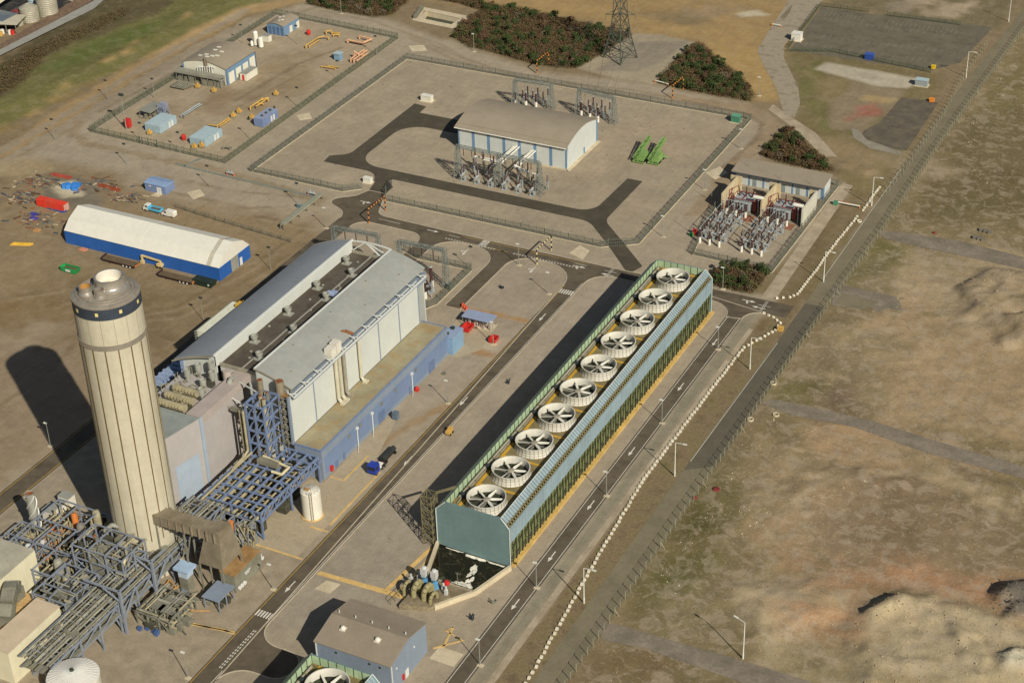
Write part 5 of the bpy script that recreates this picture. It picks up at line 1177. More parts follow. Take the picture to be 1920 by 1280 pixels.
# round tanks
t = thing('dome_tank', 'white storage tank with a ribbed conical roof at the bottom left edge', 'storage tank', (-215.7,201.0,0))
MB().lathe([(5.6,0),(5.6,7.0),(5.7,7.1),(5.6,7.2)], (-215.7,201.0,0), 48).build('shell', M_WHT, t, smooth=True)
MB().lathe([(5.6,7.2),(.4,8.6),(.01,8.65)], (-215.7,201.0,0), 48).build('roof', mat('tank_roof', S(212,204,190), .6, var=.06), t, smooth=True)
q = MB()
for k in range(36): a = 2*PI*k/36; c, s = math.cos(a), math.sin(a); q.bar((-215.7+.5*c,201+.5*s,8.6),(-215.7+5.55*c,201+5.55*s,7.24),.1)
q.build('roof_rib', M_TRIM, t)
MB().lathe([(.5,8.6),(.4,9.0),(.01,9.05)], (-215.7,201.0,0), 12).build('roof_vent', M_DARKG, t)
t = thing('water_tank', 'white upright cylindrical tank with a ladder standing beside the blue pipe rack', 'storage tank', (-204.9,277.6,0))
MB().lathe([(2.45,.2),(2.45,7.6),(2.3,7.75),(.01,8.0)], (-204.9,277.6,0), 36).build('shell', M_WHT, t, smooth=True)
MB().cyl((-204.9,277.6,0),(-204.9,277.6,.2),2.8,n=28).build('base', YKERB, t)
q = MB(); a = -1.0; c, s = math.cos(a), math.sin(a)
for o in (-.28,.28): q.bar((-204.9+2.6*c-o*s,277.6+2.6*s+o*c,.3),(-204.9+2.6*c-o*s,277.6+2.6*s+o*c,8.8),.08)
for k in range(20): q.bar((-204.9+2.6*c-.28*s,277.6+2.6*s+.28*c,.5+k*.4),(-204.9+2.6*c+.28*s,277.6+2.6*s-.28*c,.5+k*.4),.07)
q.build('ladder', M_BROWN, t)
q = MB()
for k in range(14): a = 2*PI*k/14; q.bar((-204.9+2.3*math.cos(a),277.6+2.3*math.sin(a),7.7),(-204.9+2.3*math.cos(a),277.6+2.3*math.sin(a),8.7),.05)
for k in range(8): a = 2*PI*k/8; q.bar((-204.9,277.6,8.02),(-204.9+2.3*math.cos(a),277.6+2.3*math.sin(a),7.8),.06)
q.build('handrail', M_VENT, t)
MB().obox((-205.4,277.0,7.9),1.0,.8,.5).build('hatch', M_RUSTR, t)
# blue pump house with low gabled roof
t = thing('pump_house', 'blue pump house with a low tan gabled roof beside the water pumps', 'building', (-164.5,239,0))
PX0, PX1, PY0, PY1 = -174.1,-155.1,231.4,246.6
M_TANR = mat('tan_metal_roof', S(146,132,112), .7, var=.06, scale=.2, dirt=S(132,116,94), dirt_amt=.4)
MB().extrude([(PY0,0),(PY1,0),(PY1,8.0),((PY0+PY1)/2,9.7),(PY0,8.0)], 'x', PX0, PX1).build('wall', M_BLUE, t)
for a, b in ((PY0-.25,(PY0+PY1)/2),(PY1+.25,(PY0+PY1)/2)):
    MB().extrude([(a,8.0),(b,9.78),(b,9.95),(a,8.17)], 'x', PX0-.2, PX1+.2).build('roof_slope', M_TANR, t)
q = MB()
for k in range(38): x = PX0+k*.5; q.bar((x,PY0-.2,8.2),(x,239,9.98),.05); q.bar((x,PY1+.2,8.2),(x,239,9.98),.05)
q.build('roof_seam', M_TANR, t)
for x in (-169.7,-161.0):
    MB().obox((x,236.2,9.2),1.3,1.3,.35).lathe([(.62,9.55),(.62,9.7),(.4,10.1),(.01,10.25)], (x,236.2,0), 14).build('roof_vent', M_WHT, t)
for k in range(5): MB().cyl((PX0+1+k*4.2,240.2,9.7),(PX0+1+k*4.2,240.2,10.3),.13,n=8).build('lightning_rod', M_TRIM, t)
for x, y in ((PX0+.3,PY0-.12),(PX1+.12,PY0+.2)): MB().bar((x,y,0),(x,y,8),.2).build('downpipe', M_TRIM, t)
for x in (-169,-160.6,-158): MB().box(x,x+.5,PY0-.1,PY0,6.6,7.1).build('wall_light', M_DARKG, t)
MB().box(PX1,PX1+.08,237,238.3,.1,2.3).build('door', M_TRIM, t); MB().box(PX1,PX1+.35,235.6,236.2,.8,2.2).build('hose_cabinet', mat('red_paint', S(190,50,42)), t)
for y in (233.5,241): MB().box(PX1,PX1+.2,y,y+.3,5.6,6.0).build('wall_light', M_TRIM, t)
# ------------------------------------------------------------------ dense steelwork and pipework round the chimney foot
M_GRYD = mat('dull_grey_pipe', S(120,118,104), .6, var=.2, scale=.6); M_SILV = mat('silver_lagging', S(168,164,146), .45, metal=.3, var=.15)
rp = random.Random(5)
def cage(name, lab, x0, x1, y0, y1, h, nx, ny, lv, m_, npipe, nbox, base=0):
    t = thing(name, lab, 'process plant', ((x0+x1)/2,(y0+y1)/2,0)); q = MB(); xs_ = [x0+(x1-x0)*k/nx for k in range(nx+1)]; ys_ = [y0+(y1-y0)*k/ny for k in range(ny+1)]; zs = [h*(k+1)/lv for k in range(lv)]
    for x in xs_:
        for y in ys_: q.bar((x,y,0),(x,y,h),.3)
    for z in zs:
        for x in xs_: q.bar((x,y0,z),(x,y1,z),.24,.3)
        for y in ys_: q.bar((x0,y,z),(x1,y,z),.24,.3)
    for k, z in enumerate(zs):
        zl = zs[k-1] if k else 0
        for i in range(nx): q.bar((xs_[i],y0,zl if (i+k) % 2 else z),(xs_[i+1],y0,z if (i+k) % 2 else zl),.16)
        for i in range(ny): q.bar((x1,ys_[i],zl if (i+k) % 2 else z),(x1,ys_[i+1],z if (i+k) % 2 else zl),.16)
    q.build('frame', m_, t)
    for mm, sh in ((M_GRYD,.45),(M_TANP,.35),(M_SILV,.2)):
        q = MB()
        for k in range(int(npipe*sh)):
            r = rp.choice((.1,.14,.2,.3)); x, y, z = rp.uniform(x0,x1), rp.uniform(y0,y1), rp.uniform(.6,h+.6); c = rp.random()
            if c < .4: q.cyl((x,y,z),(min(x1+1,x+rp.uniform(2,6)),y,z),r,n=6)
            elif c < .75: q.cyl((x,y,z),(x,min(y1+1,y+rp.uniform(2,7)),z),r,n=6)
            else: q.cyl((x,y,max(0,z-rp.uniform(2,6))),(x,y,z),r,n=6)
        q.build('pipework', mm, t, kind='stuff')
    for mm in (M_PLANTD, M_PLANTG):
        q = MB()
        for k in range(nbox//2): x, y = rp.uniform(x0,x1), rp.uniform(y0,y1); q.obox((x,y,rp.choice([0]+zs[:-1])),rp.uniform(.6,2.4),rp.uniform(.6,2.4),rp.uniform(.6,2.6))
        q.build('machinery', mm, t)
    q = MB()
    for k in range(3):
        xa = rp.uniform(x0,x1-3); ya = rp.uniform(y0,y1-3); z = rp.choice(zs); q.box(xa,xa+rp.uniform(2,4),ya,ya+rp.uniform(2,4),z+.16,z+.24)
    q.build('walkway', M_GALV, t, kind='stuff'); return t
cage('plant_steelwork','tall grey braced steel frame full of ducts in front of the chimney foot',-238.4,-224.0,230.0,238.4,14.0,3,2,4,M_GREYST,150,40)
cage('plant_steelwork','grey braced pipe frame left of the tall frame before the chimney',-240.0,-230.6,217.0,228.6,9.0,2,3,3,M_GREYST,110,34)
cage('plant_steelwork','low grey equipment frame between the cream building and the silver stack',-262,-250.5,228.6,238.5,7.0,3,2,2,M_GREYST,110,44)
cage('plant_steelwork','dense pipe frame beside the rusty roofed machinery enclosure',-220.2,-211.2,251.0,262.6,6.4,3,3,2,M_GREYST,120,30)
cage('plant_steelwork','low pipe frame under the pipe bridge beside the open concrete',-219.4,-210.2,226.8,236.4,3.6,3,3,1,M_GRYD,120,40)
t = thing('exhaust_duct', 'large grey duct and bends rising inside the steelwork before the chimney', 'duct', (-231,235,0))
MB().box(-236.4,-229.6,231.2,235.4,4,11.5).build('transition_box', M_PLANTG, t); MB().cyl((-229,236.6,3),(-229,236.6,12.6),1.0,n=16).build('riser', M_SILV, t, smooth=True)
MB().pipe([(-235.6,238.6,6),(-235.6,238.6,13),(-234,239.4,14.4),(-231.6,240.0,14.0),(-230.6,240.0,12)], .55, 10).build('bend', M_SILV, t, smooth=True)
MB().pipe([(-226,231.5,2),(-226,231.5,10),(-226,233.4,11.6),(-226,236,11.6)], .5, 10).build('bend', M_TANP, t, smooth=True)
for i, (x, y, r, z0, z1) in enumerate(((-243.2,229.5,1.1,2,8.5),(-245.6,241.0,1.0,3,10),(-254.2,231.8,.8,2,7.6),(-237,225,.9,3,9))):
    MB().lathe([(.01,0),(r*.8,.3),(r,.8),(r,z1-z0-.8),(r*.8,z1-z0-.3),(.01,z1-z0)], (x,y,z0), 16).build('vessel', (M_SILV,M_STEEL,M_GRYB,M_TANP)[i], t, smooth=True)
# ------------------------------------------------------------------ switchgear hall and high voltage yards
M_GWALL = mat('pale_panel', S(196,198,188), .55, var=.04, streak=.15, dirt=S(176,172,156))
M_GBLUE = mat('mid_blue_trim', S(106,134,160), .5, var=.08)
M_BRN = mat('brown_porcelain', S(72,42,36), .4, var=.1, spec=.5)
M_WPIPE = mat('white_pipe', S(222,216,198), .4, var=.05)
M_LAT = mat('lattice_steel', S(132,136,126), .6, metal=.2, var=.15)
M_EQ = mat('equipment_grey', S(158,162,158), .55, var=.12)
M_REDP = mat('radiator_red', S(138,66,58), .6, var=.12)
M_BRICK = mat('brown_gravel', S(140,124,100), .95, var=.25, scale=.8)
t = thing('switchgear_hall', 'switchgear hall with curved tan roof and blue columns inside the tarmac loop', 'building', (-250.5,487,0))
SX0, SX1, SY0, SY1, SE = -271.2, -229.8, 474.8, 499.5, 8.3
n = 12; sec = [(SY0-.9+(SY1-SY0+1.2)*k/n, SE+.15+2.7*math.sin(PI*(k+.0)/n)) for k in range(n+1)]
rsec = sec+[(y, z-.25) for y, z in reversed(sec)]
MB().extrude(rsec, 'x', SX0-1.0, SX1+.3).build('roof', mat('tan_sheet_roof', S(152,138,116), .75, var=.05, scale=.15, dirt=S(140,124,100), dirt_amt=.4), t)
gs = [(SY0,0)]+[(min(max(y,SY0),SY1), z-.27) for y, z in sec if SY0-.5 < y < SY1+.5]+[(SY1,0)]
MB().extrude(gs, 'x', SX1-.25, SX1).build('gable_wall', M_GWALL, t); MB().extrude(gs, 'x', SX0, SX0+.25).build('gable_wall', M_GWALL, t)
nb = 7; bw = (SX1-SX0)/nb
for k in range(nb):
    x0 = SX0+k*bw; MB().box(x0+.55, x0+bw-.55, SY0-.02, SY0+.2, .4, SE-.6).build('wall_panel', M_GWALL, t)
for k in range(nb+1):
    x = SX0+k*bw; MB().box(max(x-.55,SX0), min(x+.55,SX1+.02), SY0-.06, SY0+.25, 0, SE-.3).build('blue_column', M_GBLUE, t)
MB().box(SX0,SX1,SY0+.05,SY0+.25,SE-.6,SE+.1).build('fascia', mat('dark_fascia', S(58,74,92), .6), t)
MB().box(SX0-.3,SX1+.5,SY0-.5,SY0+.1,-.0,.35).build('plinth', CONL, t); MB().box(SX1,SX1+1.2,SY0-.5,SY1,0,.3).build('plinth', CONL, t)
MB().box(SX0,SX1,SY1-.25,SY1,0,SE).build('rear_wall', M_GWALL, t); MB().box(SX1-.02,SX1+.05,SY1-1.2,SY1+.05,0,SE).build('blue_column', M_GBLUE, t)
MB().cyl((SX0-.9,SY0-.95,SE-.1),(SX1+.3,SY0-.95,SE-.1),.16,n=8).build('gutter', M_WPIPE, t)
for k in range(nb): MB().bar((SX0+3+k*5.9,SY0-.6,SE-.7),(SX0+3+k*5.9,SY0-.9,SE+.3),.16).build('gutter_bracket', M_TRIM, t)
sm = MB()
for k in (1, 11): y, z = sec[k]; sm.box(SX0-1,SX1+.3,y-.06,y+.06,z-.02,z+.04)
sm.build('roof_seam', mat('roof_seam', S(128,110,86), .8), t)
MB().box(SX1,SX1+.08,488,489.1,.2,2.4).build('door', M_GBLUE, t)
p = G(975.6,290,4); MB().box(p.x-1.4,p.x-.3,SY0-.1,SY0-.02,.4,2.6).build('door', mat('grey_door', S(132,140,136), .6), t)
# --- prototypes for outdoor high voltage equipment
def proto(name, label, cat, group): return thing(name, label, cat, (0,0,0), group)
def ins(mb, x, y, z0, z1, r=.22):
    k = max(3, int((z1-z0)/.28)); prof = []
    for i in range(k): z = z0+(z1-z0)*i/k; prof += [(r*.55, z), (r, z+(z1-z0)/k*.5)]
    prof.append((r*.5, z1)); return mb.lathe(prof, (x,y,0), 8)
bush = proto('cable_sealing_end', 'tall brown cable sealing end on a white base in the front row of the fenced transformer yard', 'insulator', 'cable sealing ends in the transformer yard')
MB().cyl((0,0,0),(0,0,2.0),.42,n=10).build('white_base', M_WPIPE, bush); ins(MB(),0,0,2.0,4.8,.36).build('insulator', M_BRN, bush); MB().lathe([(.1,4.8),(.4,5.0),(.1,5.2)],(0,0,0),8).build('cap', M_EQ, bush)
post = proto('post_insulator', 'brown post insulator on a grey steel stool in the fenced transformer yard', 'insulator', 'post insulators in the transformer yard')
MB().bar((-.3,-.3,0),(-.3,-.3,2.6),.12).bar((.3,-.3,0),(.3,-.3,2.6),.12).bar((.3,.3,0),(.3,.3,2.6),.12).bar((-.3,.3,0),(-.3,.3,2.6),.12).bar((-.3,-.3,.2),(.3,-.3,2.4),.08).bar((.3,.3,.2),(-.3,.3,2.4),.08).obox((0,0,2.6),.9,.9,.15).build('stool', M_EQ, post)
ins(MB(),0,0,2.75,5.2,.26).build('insulator', M_BRN, post); MB().lathe([(.1,5.2),(.3,5.35),(.3,5.5),(.05,5.6)],(0,0,0),8).build('cap', M_EQ, post)
brk = proto('circuit_breaker', 'grey circuit breaker with two brown horns in the fenced transformer yard', 'circuit breaker', 'circuit breakers in the transformer yard')
MB().obox((0,0,0),1.5,.9,.3).bar((-.5,0,.3),(-.5,0,2.2),.2).bar((.5,0,.3),(.5,0,2.2),.2).cyl((0,-1.1,2.5),(0,1.1,2.5),.45,n=10).obox((.9,0,.5),.6,.7,1.3).build('tank', M_EQ, brk)
hb = MB(); 
for s in (-1, 1): hb.cyl((0,s*.7,2.8),(0,s*1.5,4.9),.26,.16,n=8)
hb.build('bushing', M_BRN, brk)
iso = proto('disconnector', 'pale grey disconnector frame with three short insulators in the fenced transformer yard', 'disconnector', 'disconnectors in the transformer yard')
q = MB()
for s in (-1.1, 1.1): q.bar((0,s,0),(0,s,2.4),.2); q.bar((-.4,s,2.4),(.4,s,2.4),.16)
q.bar((0,-1.4,2.4),(0,1.4,2.4),.22).cyl((0,-1.2,3.7),(0,1.3,4.2),.08,n=6).obox((.4,1.1,.6),.5,.5,.8); q.build('frame', M_EQ, iso)
q = MB()
for s in (-1.1, 0, 1.1): ins(q,0,s,2.5,3.7,.22)
q.build('insulator', M_BRN, iso)
used = set()
def put(pr, x, y, rz=0, label=None, group=None, sc=1):
    if pr.name not in used and label is None:
        used.add(pr.name); pr.location = (x,y,0); pr.rotation_euler = (0,0,rz); return pr
    r = dup(pr, (x,y,0), rz, label, sc if sc != 1 else None)
    if group: r['group'] = group
    return r
fr_px = [(1312,455),(1330,459),(1348,463),(1390,472),(1409,476),(1427,480)]
for i, (u, v) in enumerate(fr_px):
    p = G(u, v); x, y = p.x, p.y
    wh = ('leftmost','middle','rightmost')[i % 3]+' file, '+('left' if i < 3 else 'right')+' bay'
    for pr, dx, dy, rz, what in ((bush,0,0,0,'white based cable sealing end at the front'),(brk,-.1,3.2,PI/2 if i % 2 else 0,'grey two horned breaker, nearest the front'),(post,0,6.2,0,'brown insulator on a stool behind the front breaker'),
            (iso,.1,9.4,0,'disconnector frame half way along its file'),(post,.2,12.4,.3,'brown insulator just behind the disconnector'),(brk,.3,15.8,0,'grey two horned breaker, farthest back'),(post,.3,18.6,0,'brown insulator nearest the transformers'),(bush,.6,21.4,0,'white based sealing end nearest the transformers')):
        put(pr, x+dx, y+dy, rz, what+', '+wh, pr['group'])
    q = thing('busbar', 'grey tubular busbar in the transformer yard, '+wh, 'busbar', (x,y+10,5.4), 'busbars in the transformer yard')
    MB().pipe([(x,y,5.2),(x,y+6.2,5.6),(x+.2,y+12.4,5.6),(x+.3,y+18.6,5.6),(x+.6,y+21.4,5.2)], .07, 6).build('tube', M_EQ, q)
# --- transformer blast walls with a transformer in each bay
M_BLAST = mat('blast_wall_concrete', S(196,178,140), .9, var=.12, scale=.3, streak=.3, dirt=S(150,124,86)); M_BLASTW = mat('white_rendered_wall', S(196,190,170), .8, var=.06, streak=.2, dirt=S(160,146,118))
bl = thing('blast_walls', 'stained concrete blast walls dividing the two transformer bays', 'wall', (-158,475,0))
for x in (-171.6,-158.4,-144.9):
    MB().box(x-.25,x+.25,467.6,481.5,0,6.5).build('cross_wall', M_BLAST if x < -150 else M_BLASTW, bl)
    MB().box(x-2.2,x-.25,481.0,481.5,0,6.5).build('return_wall', M_BLAST, bl); MB().box(x+.25,x+1.6,481.0,481.5,0,6.5).build('return_wall', M_BLAST, bl) if x < -150 else None
sheet('transformer_bay_floor', [(-171.4,468),(-145.2,468),(-145.2,487),(-171.4,487)], .05, M_BRICK)
sheet('oil_pit', [(-165,464.5),(-160.6,464.5),(-160.6,468.5),(-165,468.5)], .06, mat('red_oxide_floor', S(140,92,70), .9, var=.2)); sheet('oil_pit', [(-151.6,464.5),(-147.2,464.5),(-147.2,468.5),(-151.6,468.5)], .06, MATS['red_oxide_floor'])
for i, x in enumerate((-165.5,-152.3)):
    T_ = thing('power_transformer', ('left' if i == 0 else 'right')+' of the two grey power transformers with red pipework between the blast walls', 'transformer', (x,473,0), 'power transformers in the blast wall bays')
    MB().box(x-2.8,x+2.8,470.5,475.5,.5,4.0).box(x-3.1,x+3.1,470.2,475.8,4.0,4.2).build('tank', M_EQ, T_)
    for k in range(6): MB().box(x-2.7+k*.95,x-2.2+k*.95,469.2,470.4,.9,3.7).build('radiator', M_EQ, T_)
    for k in range(3): MB().box(x+3.3,x+4.6,470.4+k*1.7,471.4+k*1.7,.8,3.6).build('side_radiator', M_REDP, T_)
    q = MB()
    for L in ([(-3.6,0,.4),(-3.6,0,4.6),(4.4,0,4.6),(4.4,0,.6)], [(-3.6,5,.4),(-3.6,5,4.6),(4.4,5,4.6)], [(-3.6,0,4.6),(-3.6,5,4.6)], [(0,0,4.6),(0,5,4.6)], [(4.4,0,3),(6,0,3)], [(-5.6,3,.3),(-5.6,3,5.4),(-4,6,5.8)], [(-5.6,-1,.4),(-5.6,6,4.6)]):
        q.pipe([(x+a,470+b,c) for a, b, c in L], .12, 6)
    q.build('deluge_pipe', M_REDP, T_)
    for k, dx in enumerate((-1.9,0,1.9)): b_ = MB(); b_.cyl((x+dx,473,4.2),(x+dx*1.5,473.6,7.4),.3,.14,n=8).build('bushing', M_BRN, T_)
    MB().cyl((x+4.0,469.4,6.6),(x+7.0,469.4,6.6),.62,n=14).build('conservator', M_WPIPE, T_); MB().bar((x+5.5,469.4,0),(x+5.5,469.4,6),.3).bar((x+2.8,472,4.1),(x+4.6,469.6,6.2),.2).build('conservator_post', M_EQ, T_)
    q = MB()
    for k in range(9): q.bar((x-4+k*.9,468.4,0),(x-4+k*.9,468.4,4.4),.12)
    q.bar((x-4,468.4,4.4),(x+3.2,468.4,4.4),.16); q.build('spray_frame', M_EQ, T_)
t = thing('control_building', 'long low control building with a plain tan roof behind the transformer bays', 'building', (-160,491.5,0))
MB().box(-175.2,-144.9,488.6,496,0,4.4).build('wall', M_GWALL, t)
MB().extrude([(487.0,4.7),(496.6,5.3),(496.6,5.55),(487.0,4.95)], 'x', -175.9, -144.5).build('roof', MATS['tan_sheet_roof'], t)
MB().box(-175.6,-144.8,487.1,487.4,4.3,4.7).build('fascia', MATS['dark_fascia'], t)
for k in range(7): x = -175+k*4.95; MB().box(x-.25,x+.25,488.5,488.7,0,4.4).build('blue_column', M_GBLUE, t)
for k in (1, 3, 4, 5): x = -175+k*4.95+1.2; MB().box(x,x+1.3,488.52,488.62,.1,2.7).build('door', MATS['grey_door'], t)
MB().box(-144.95,-144.8,488.5,489.6,0,4.5).box(-175.3,-175.0,488.5,489.2,0,4.5).build('blue_column', M_GBLUE, t)
# --- lattice gantry with bushings in front of the switchgear hall
g = thing('line_gantry', 'long lattice steel gantry in front of the switchgear hall', 'gantry', (-255,463,0))
b0, b1, b2 = (860,333), (937,350), (1012,366); h = HT((1012,366), 303)
q = MB(); P3 = [G(*b) for b in (b0, b1, b2)]
for p in P3: q = MB(); lattice(q, (p.x,p.y,0), (p.x,p.y,h), 2.4, .9, 8, .13); q.build('mast', M_LAT, g)
q = MB()
for a, b in zip(P3[:-1], P3[1:]): lattice(q, (a.x,a.y,h-.6), (b.x,b.y,h-.6), 1.0, 1.0, 12, .11)
q.build('beam', M_LAT, g)
q = MB()
for f in (.15,.35,.6,.8): 
    for a, b in zip(P3[:-1], P3[1:]): c = a.lerp(b, f); ins(q, c.x, c.y, h-3.6, h-1.0, .17)
q.build('hanging_insulator', M_BRN, g)
zp = 5.4
def zwall(u, v):
    lo, hi = 0, 9
    for _ in range(40):
        m_ = (lo+hi)/2
        if G(u, v, m_).y > SY0: lo = m_
        else: hi = m_
    return lo
za = zwall(969,275.5)
for gi, (us, ue, lab) in enumerate((([(963.5,275),(968.5,274),(973.5,276)], [(936,302),(938.5,305),(941,308)], 'three parallel white bus pipes leaving the middle of the switchgear hall front'), ([(996,282.5),(1000,281.5),(1004,283)], [(962.5,311),(965,314),(967,317)], 'three parallel white bus pipes nearer the right end of the switchgear hall'))):
    T_ = thing('bus_pipes', lab, 'pipework', (G(*us[0], za).x,SY0-4,0))
    for k, ((u0, v0), (u1, v1)) in enumerate(zip(us, ue)):
        z = zwall(u0, v0); a = G(u0, v0, z); e = G(u1, v1, z); a = Vector((a.x,SY0-.02,z)); e = Vector((a.x,e.y,z))
        L = 7.5-2.2*k+1; d = -1 if gi == 0 else 1
        f = Vector((e.x+d*(2+3.3*(k if gi else 2-k)), e.y-.4*k, z))
        MB().pipe([a, e], .27, 10).build('bus_pipe', M_WPIPE, T_, smooth=True); MB().pipe([e, f], .25, 10).build('cross_pipe', M_WPIPE, T_, smooth=True)
        s = MB(); ins(s, f.x, f.y, z+.1, z+3.0, .32); s.build('bushing', M_BRN, T_)
        MB().cyl((f.x,f.y,z-.3),(f.x,f.y,z+.3),.36,n=10).build('flange', M_WPIPE, T_)
        q = MB()
        for sx in (-.4,.4):
            for sy in (-.4,.4): q.bar((f.x+sx,f.y+sy,0),(f.x+sx*.6,f.y+sy*.6,z-.3),.13)
        q.bar((f.x-.4,f.y-.4,.4),(f.x+.3,f.y-.3,z-.6),.09).bar((f.x+.4,f.y+.4,.4),(f.x-.3,f.y+.3,z-.6),.09)
        c = a.lerp(e, .55); q.bar((c.x,c.y,0),(c.x,c.y,z),.16); q.build('support', M_LAT, T_)
ORD = ('first','second','third','fourth','fifth','sixth','seventh','eighth','ninth','tenth','eleventh','twelfth')
pl_ = 'grey pedestal insulator under the long lattice gantry by the switchgear hall'; gp_ = 'pedestal insulators by the switchgear hall'
for k in range(12):
    f = k/11; c = P3[0].lerp(P3[2], f); put(post if k % 3 else iso, c.x+.6, c.y+2.2+(k % 2)*2.4, .2, ORD[k]+' pedestal insulator from the left under the long lattice gantry', gp_, 1.05)
for k in range(6): c = P3[0].lerp(P3[2], .08+k*.17); put(brk, c.x, c.y-1.6, 0, ORD[k]+' grey breaker from the left before the long lattice gantry', 'breakers by the long lattice gantry')
# --- four masts and two rows of bushings behind the hall
rear = [((966,198),(965,148)), ((1034,205),(1033,157)), ((1086,212),(1085,166)), ((1152,232),(1151,182))]
g = thing('rear_gantry', 'row of four lattice masts carrying line droppers behind the switchgear hall', 'gantry', (-245,510,0))
hr = HT(rear[3][0], rear[3][1][1])
for i, (b, tp) in enumerate(rear):
    p = G(*tp, hr); q = MB(); lattice(q, (p.x,p.y,0), (p.x,p.y,hr), 2.3, .8, 8, .13); q.build('mast', M_LAT, g)
q = MB()
for i in (0, 2): q = MB(); a = G(*rear[i][1], hr); b = G(*rear[i+1][1], hr); lattice(q, (a.x,a.y,hr-.4), (b.x,b.y,hr-.4), .9, .9, 9, .11); q.build('beam', M_LAT, g)
for gi, L in enumerate([[(967,189),(986,191),(1005,193)], [(1090,209),(1106,214),(1121,219)]]):
    for k, (u, v) in enumerate(L):
        p = G(u, v, 2.0); put(bush, p.x, p.y, 0, ('left','middle','right')[k]+' of the '+('left' if gi == 0 else 'right')+' three white based bushings behind the switchgear hall', 'line bushings behind the switchgear hall', 1.15)
        put(post, p.x+1.6, p.y+2.6, 0, ('left','middle','right')[k]+' nearer insulator post of the '+('left' if gi == 0 else 'right')+' group behind the switchgear hall', 'post insulators behind the switchgear hall', 1.05); put(post, p.x+2.2, p.y+5.4, 0, ('left','middle','right')[k]+' farther insulator post of the '+('left' if gi == 0 else 'right')+' group behind the switchgear hall', 'post insulators behind the switchgear hall', 1.1)
# --- portal gantries and equipment at the far end of the turbine hall
hg = HT((837,539), 467)
for gi, (tl, tr_, lab) in enumerate((((625,424),(708,439),'left of the two lattice portals at the far end of the turbine hall'), ((747,450),(833,467),'right of the two lattice portals at the far end of the turbine hall'))):
    a = G(*tl, hg); b = G(*tr_, hg); g = thing('portal_gantry', lab, 'gantry', ((a.x+b.x)/2,(a.y+b.y)/2,0), 'lattice portals behind the turbine hall')
    for p in (a, b): q = MB(); lattice(q, (p.x,p.y,0), (p.x,p.y,hg), 1.6, 1.0, 7, .13); q.build('mast', M_LAT, g)
    q = MB(); lattice(q, (a.x,a.y,hg-.4), (b.x,b.y,hg-.4), .9, .9, 11, .12); q.build('beam', M_LAT, g)
    q = MB()
    for f in (.25,.5,.75): c = a.lerp(b, f); ins(q, c.x, c.y, hg-4.2, hg-1.0, .2)
    q.build('hanging_insulator', M_BRN, g)
    for k in range(3):
        c = a.lerp(b, .2+.3*k); lw = ('left','middle','right')[k]; ld = 'left' if gi == 0 else 'right'
        put(brk, c.x, c.y-4.5, 0, lw+' grey breaker under the '+ld+' lattice portal behind the turbine hall', 'breakers behind the turbine hall', 1.1)
        put(bush, c.x+.5, c.y-8, 0, lw+' large brown bushing before the '+ld+' lattice portal behind the turbine hall', 'bushings behind the turbine hall', 1.1)
        put(post, c.x, c.y-11, 0, lw+' insulator post nearest the turbine hall gable, by the '+ld+' portal', 'insulator posts behind the turbine hall', 1.2); put(iso, c.x+1.6, c.y-6, .4, lw+' disconnector under the '+ld+' lattice portal behind the turbine hall', 'disconnectors behind the turbine hall', 1.1)
p = G(800,560); put(bush, p.x-1, p.y+5, 0, 'single large brown bushing beside the right corner of the turbine hall', 'lone bushing', 1.6)
p = G(836,540); q = thing('cable_drum', 'green grey cable drum at the foot of the right lattice portal', 'cable drum', (p.x+1.4,p.y,0)); MB().cyl((p.x+.9,p.y,1),(p.x+1.9,p.y,1),1.0,n=14).build('drum', mat('grey_green', S(92,104,92), .7), q)
# step-up transformers behind the hall's far gable, partly hidden by the roof
for i, x in enumerate((-249,-232)):
    T_ = thing('step_up_transformer', ('left' if i == 0 else 'right')+' grey step-up transformer against the far gable of the turbine hall', 'transformer', (x,366.5,0))
    MB().box(x-3,x+3,364.2,368.8,.4,5).build('tank', M_EQ, T_)
    for k in range(7): MB().box(x-3+k*.9,x-2.5+k*.9,368.9,370.4,.8,4.6).build('radiator', M_EQ, T_)
    for dx in (-2,0,2): MB().cyl((x+dx,366.5,5),(x+dx,367.5,8.4),.3,.15,n=8).build('bushing', M_BRN, T_)
# --- pylon
pg = [G(1130,108), G(1163,123), G(1195,109), G(1163,96)]; pc = sum(pg, Vector((0,0,0)))/4
t = thing('pylon', 'tall lattice electricity pylon between the two larger scrub patches', 'pylon', (pc.x,pc.y,0))
leg = [(p-pc) for p in pg]; za_ = HT((1163,108), 27); q = MB()
prof = [(0,1.0),(za_*.30,.78),(za_*.62,.56),(za_,.42),(za_+7,.36),(za_+14,.28),(za_+22,.10)]
ring = lambda k: [pc+leg[i]*prof[k][1]+Vector((0,0,prof[k][0])) for i in range(4)]
for k in range(len(prof)-1):
    A, B = ring(k), ring(k+1)
    for i in range(4):
        j = (i+1) % 4; q.bar(A[i], B[i], .34 if k < 3 else .24); q.bar(A[i], B[j], .17); q.bar(A[j], B[i], .17); q.bar(B[i], B[j], .17)
        if k < 3: m1 = (A[i]+B[i])/2; m2 = (A[j]+B[j])/2; q.bar(m1, (A[i]+A[j]+B[i]+B[j])/4, .13); q.bar(m2, (A[i]+A[j]+B[i]+B[j])/4, .13)
q.build('body', mat('pylon_steel', S(86,90,80), .6, metal=.2, var=.12), t)
ax = (leg[2]-leg[0]); ax.z = 0; ax.normalize()
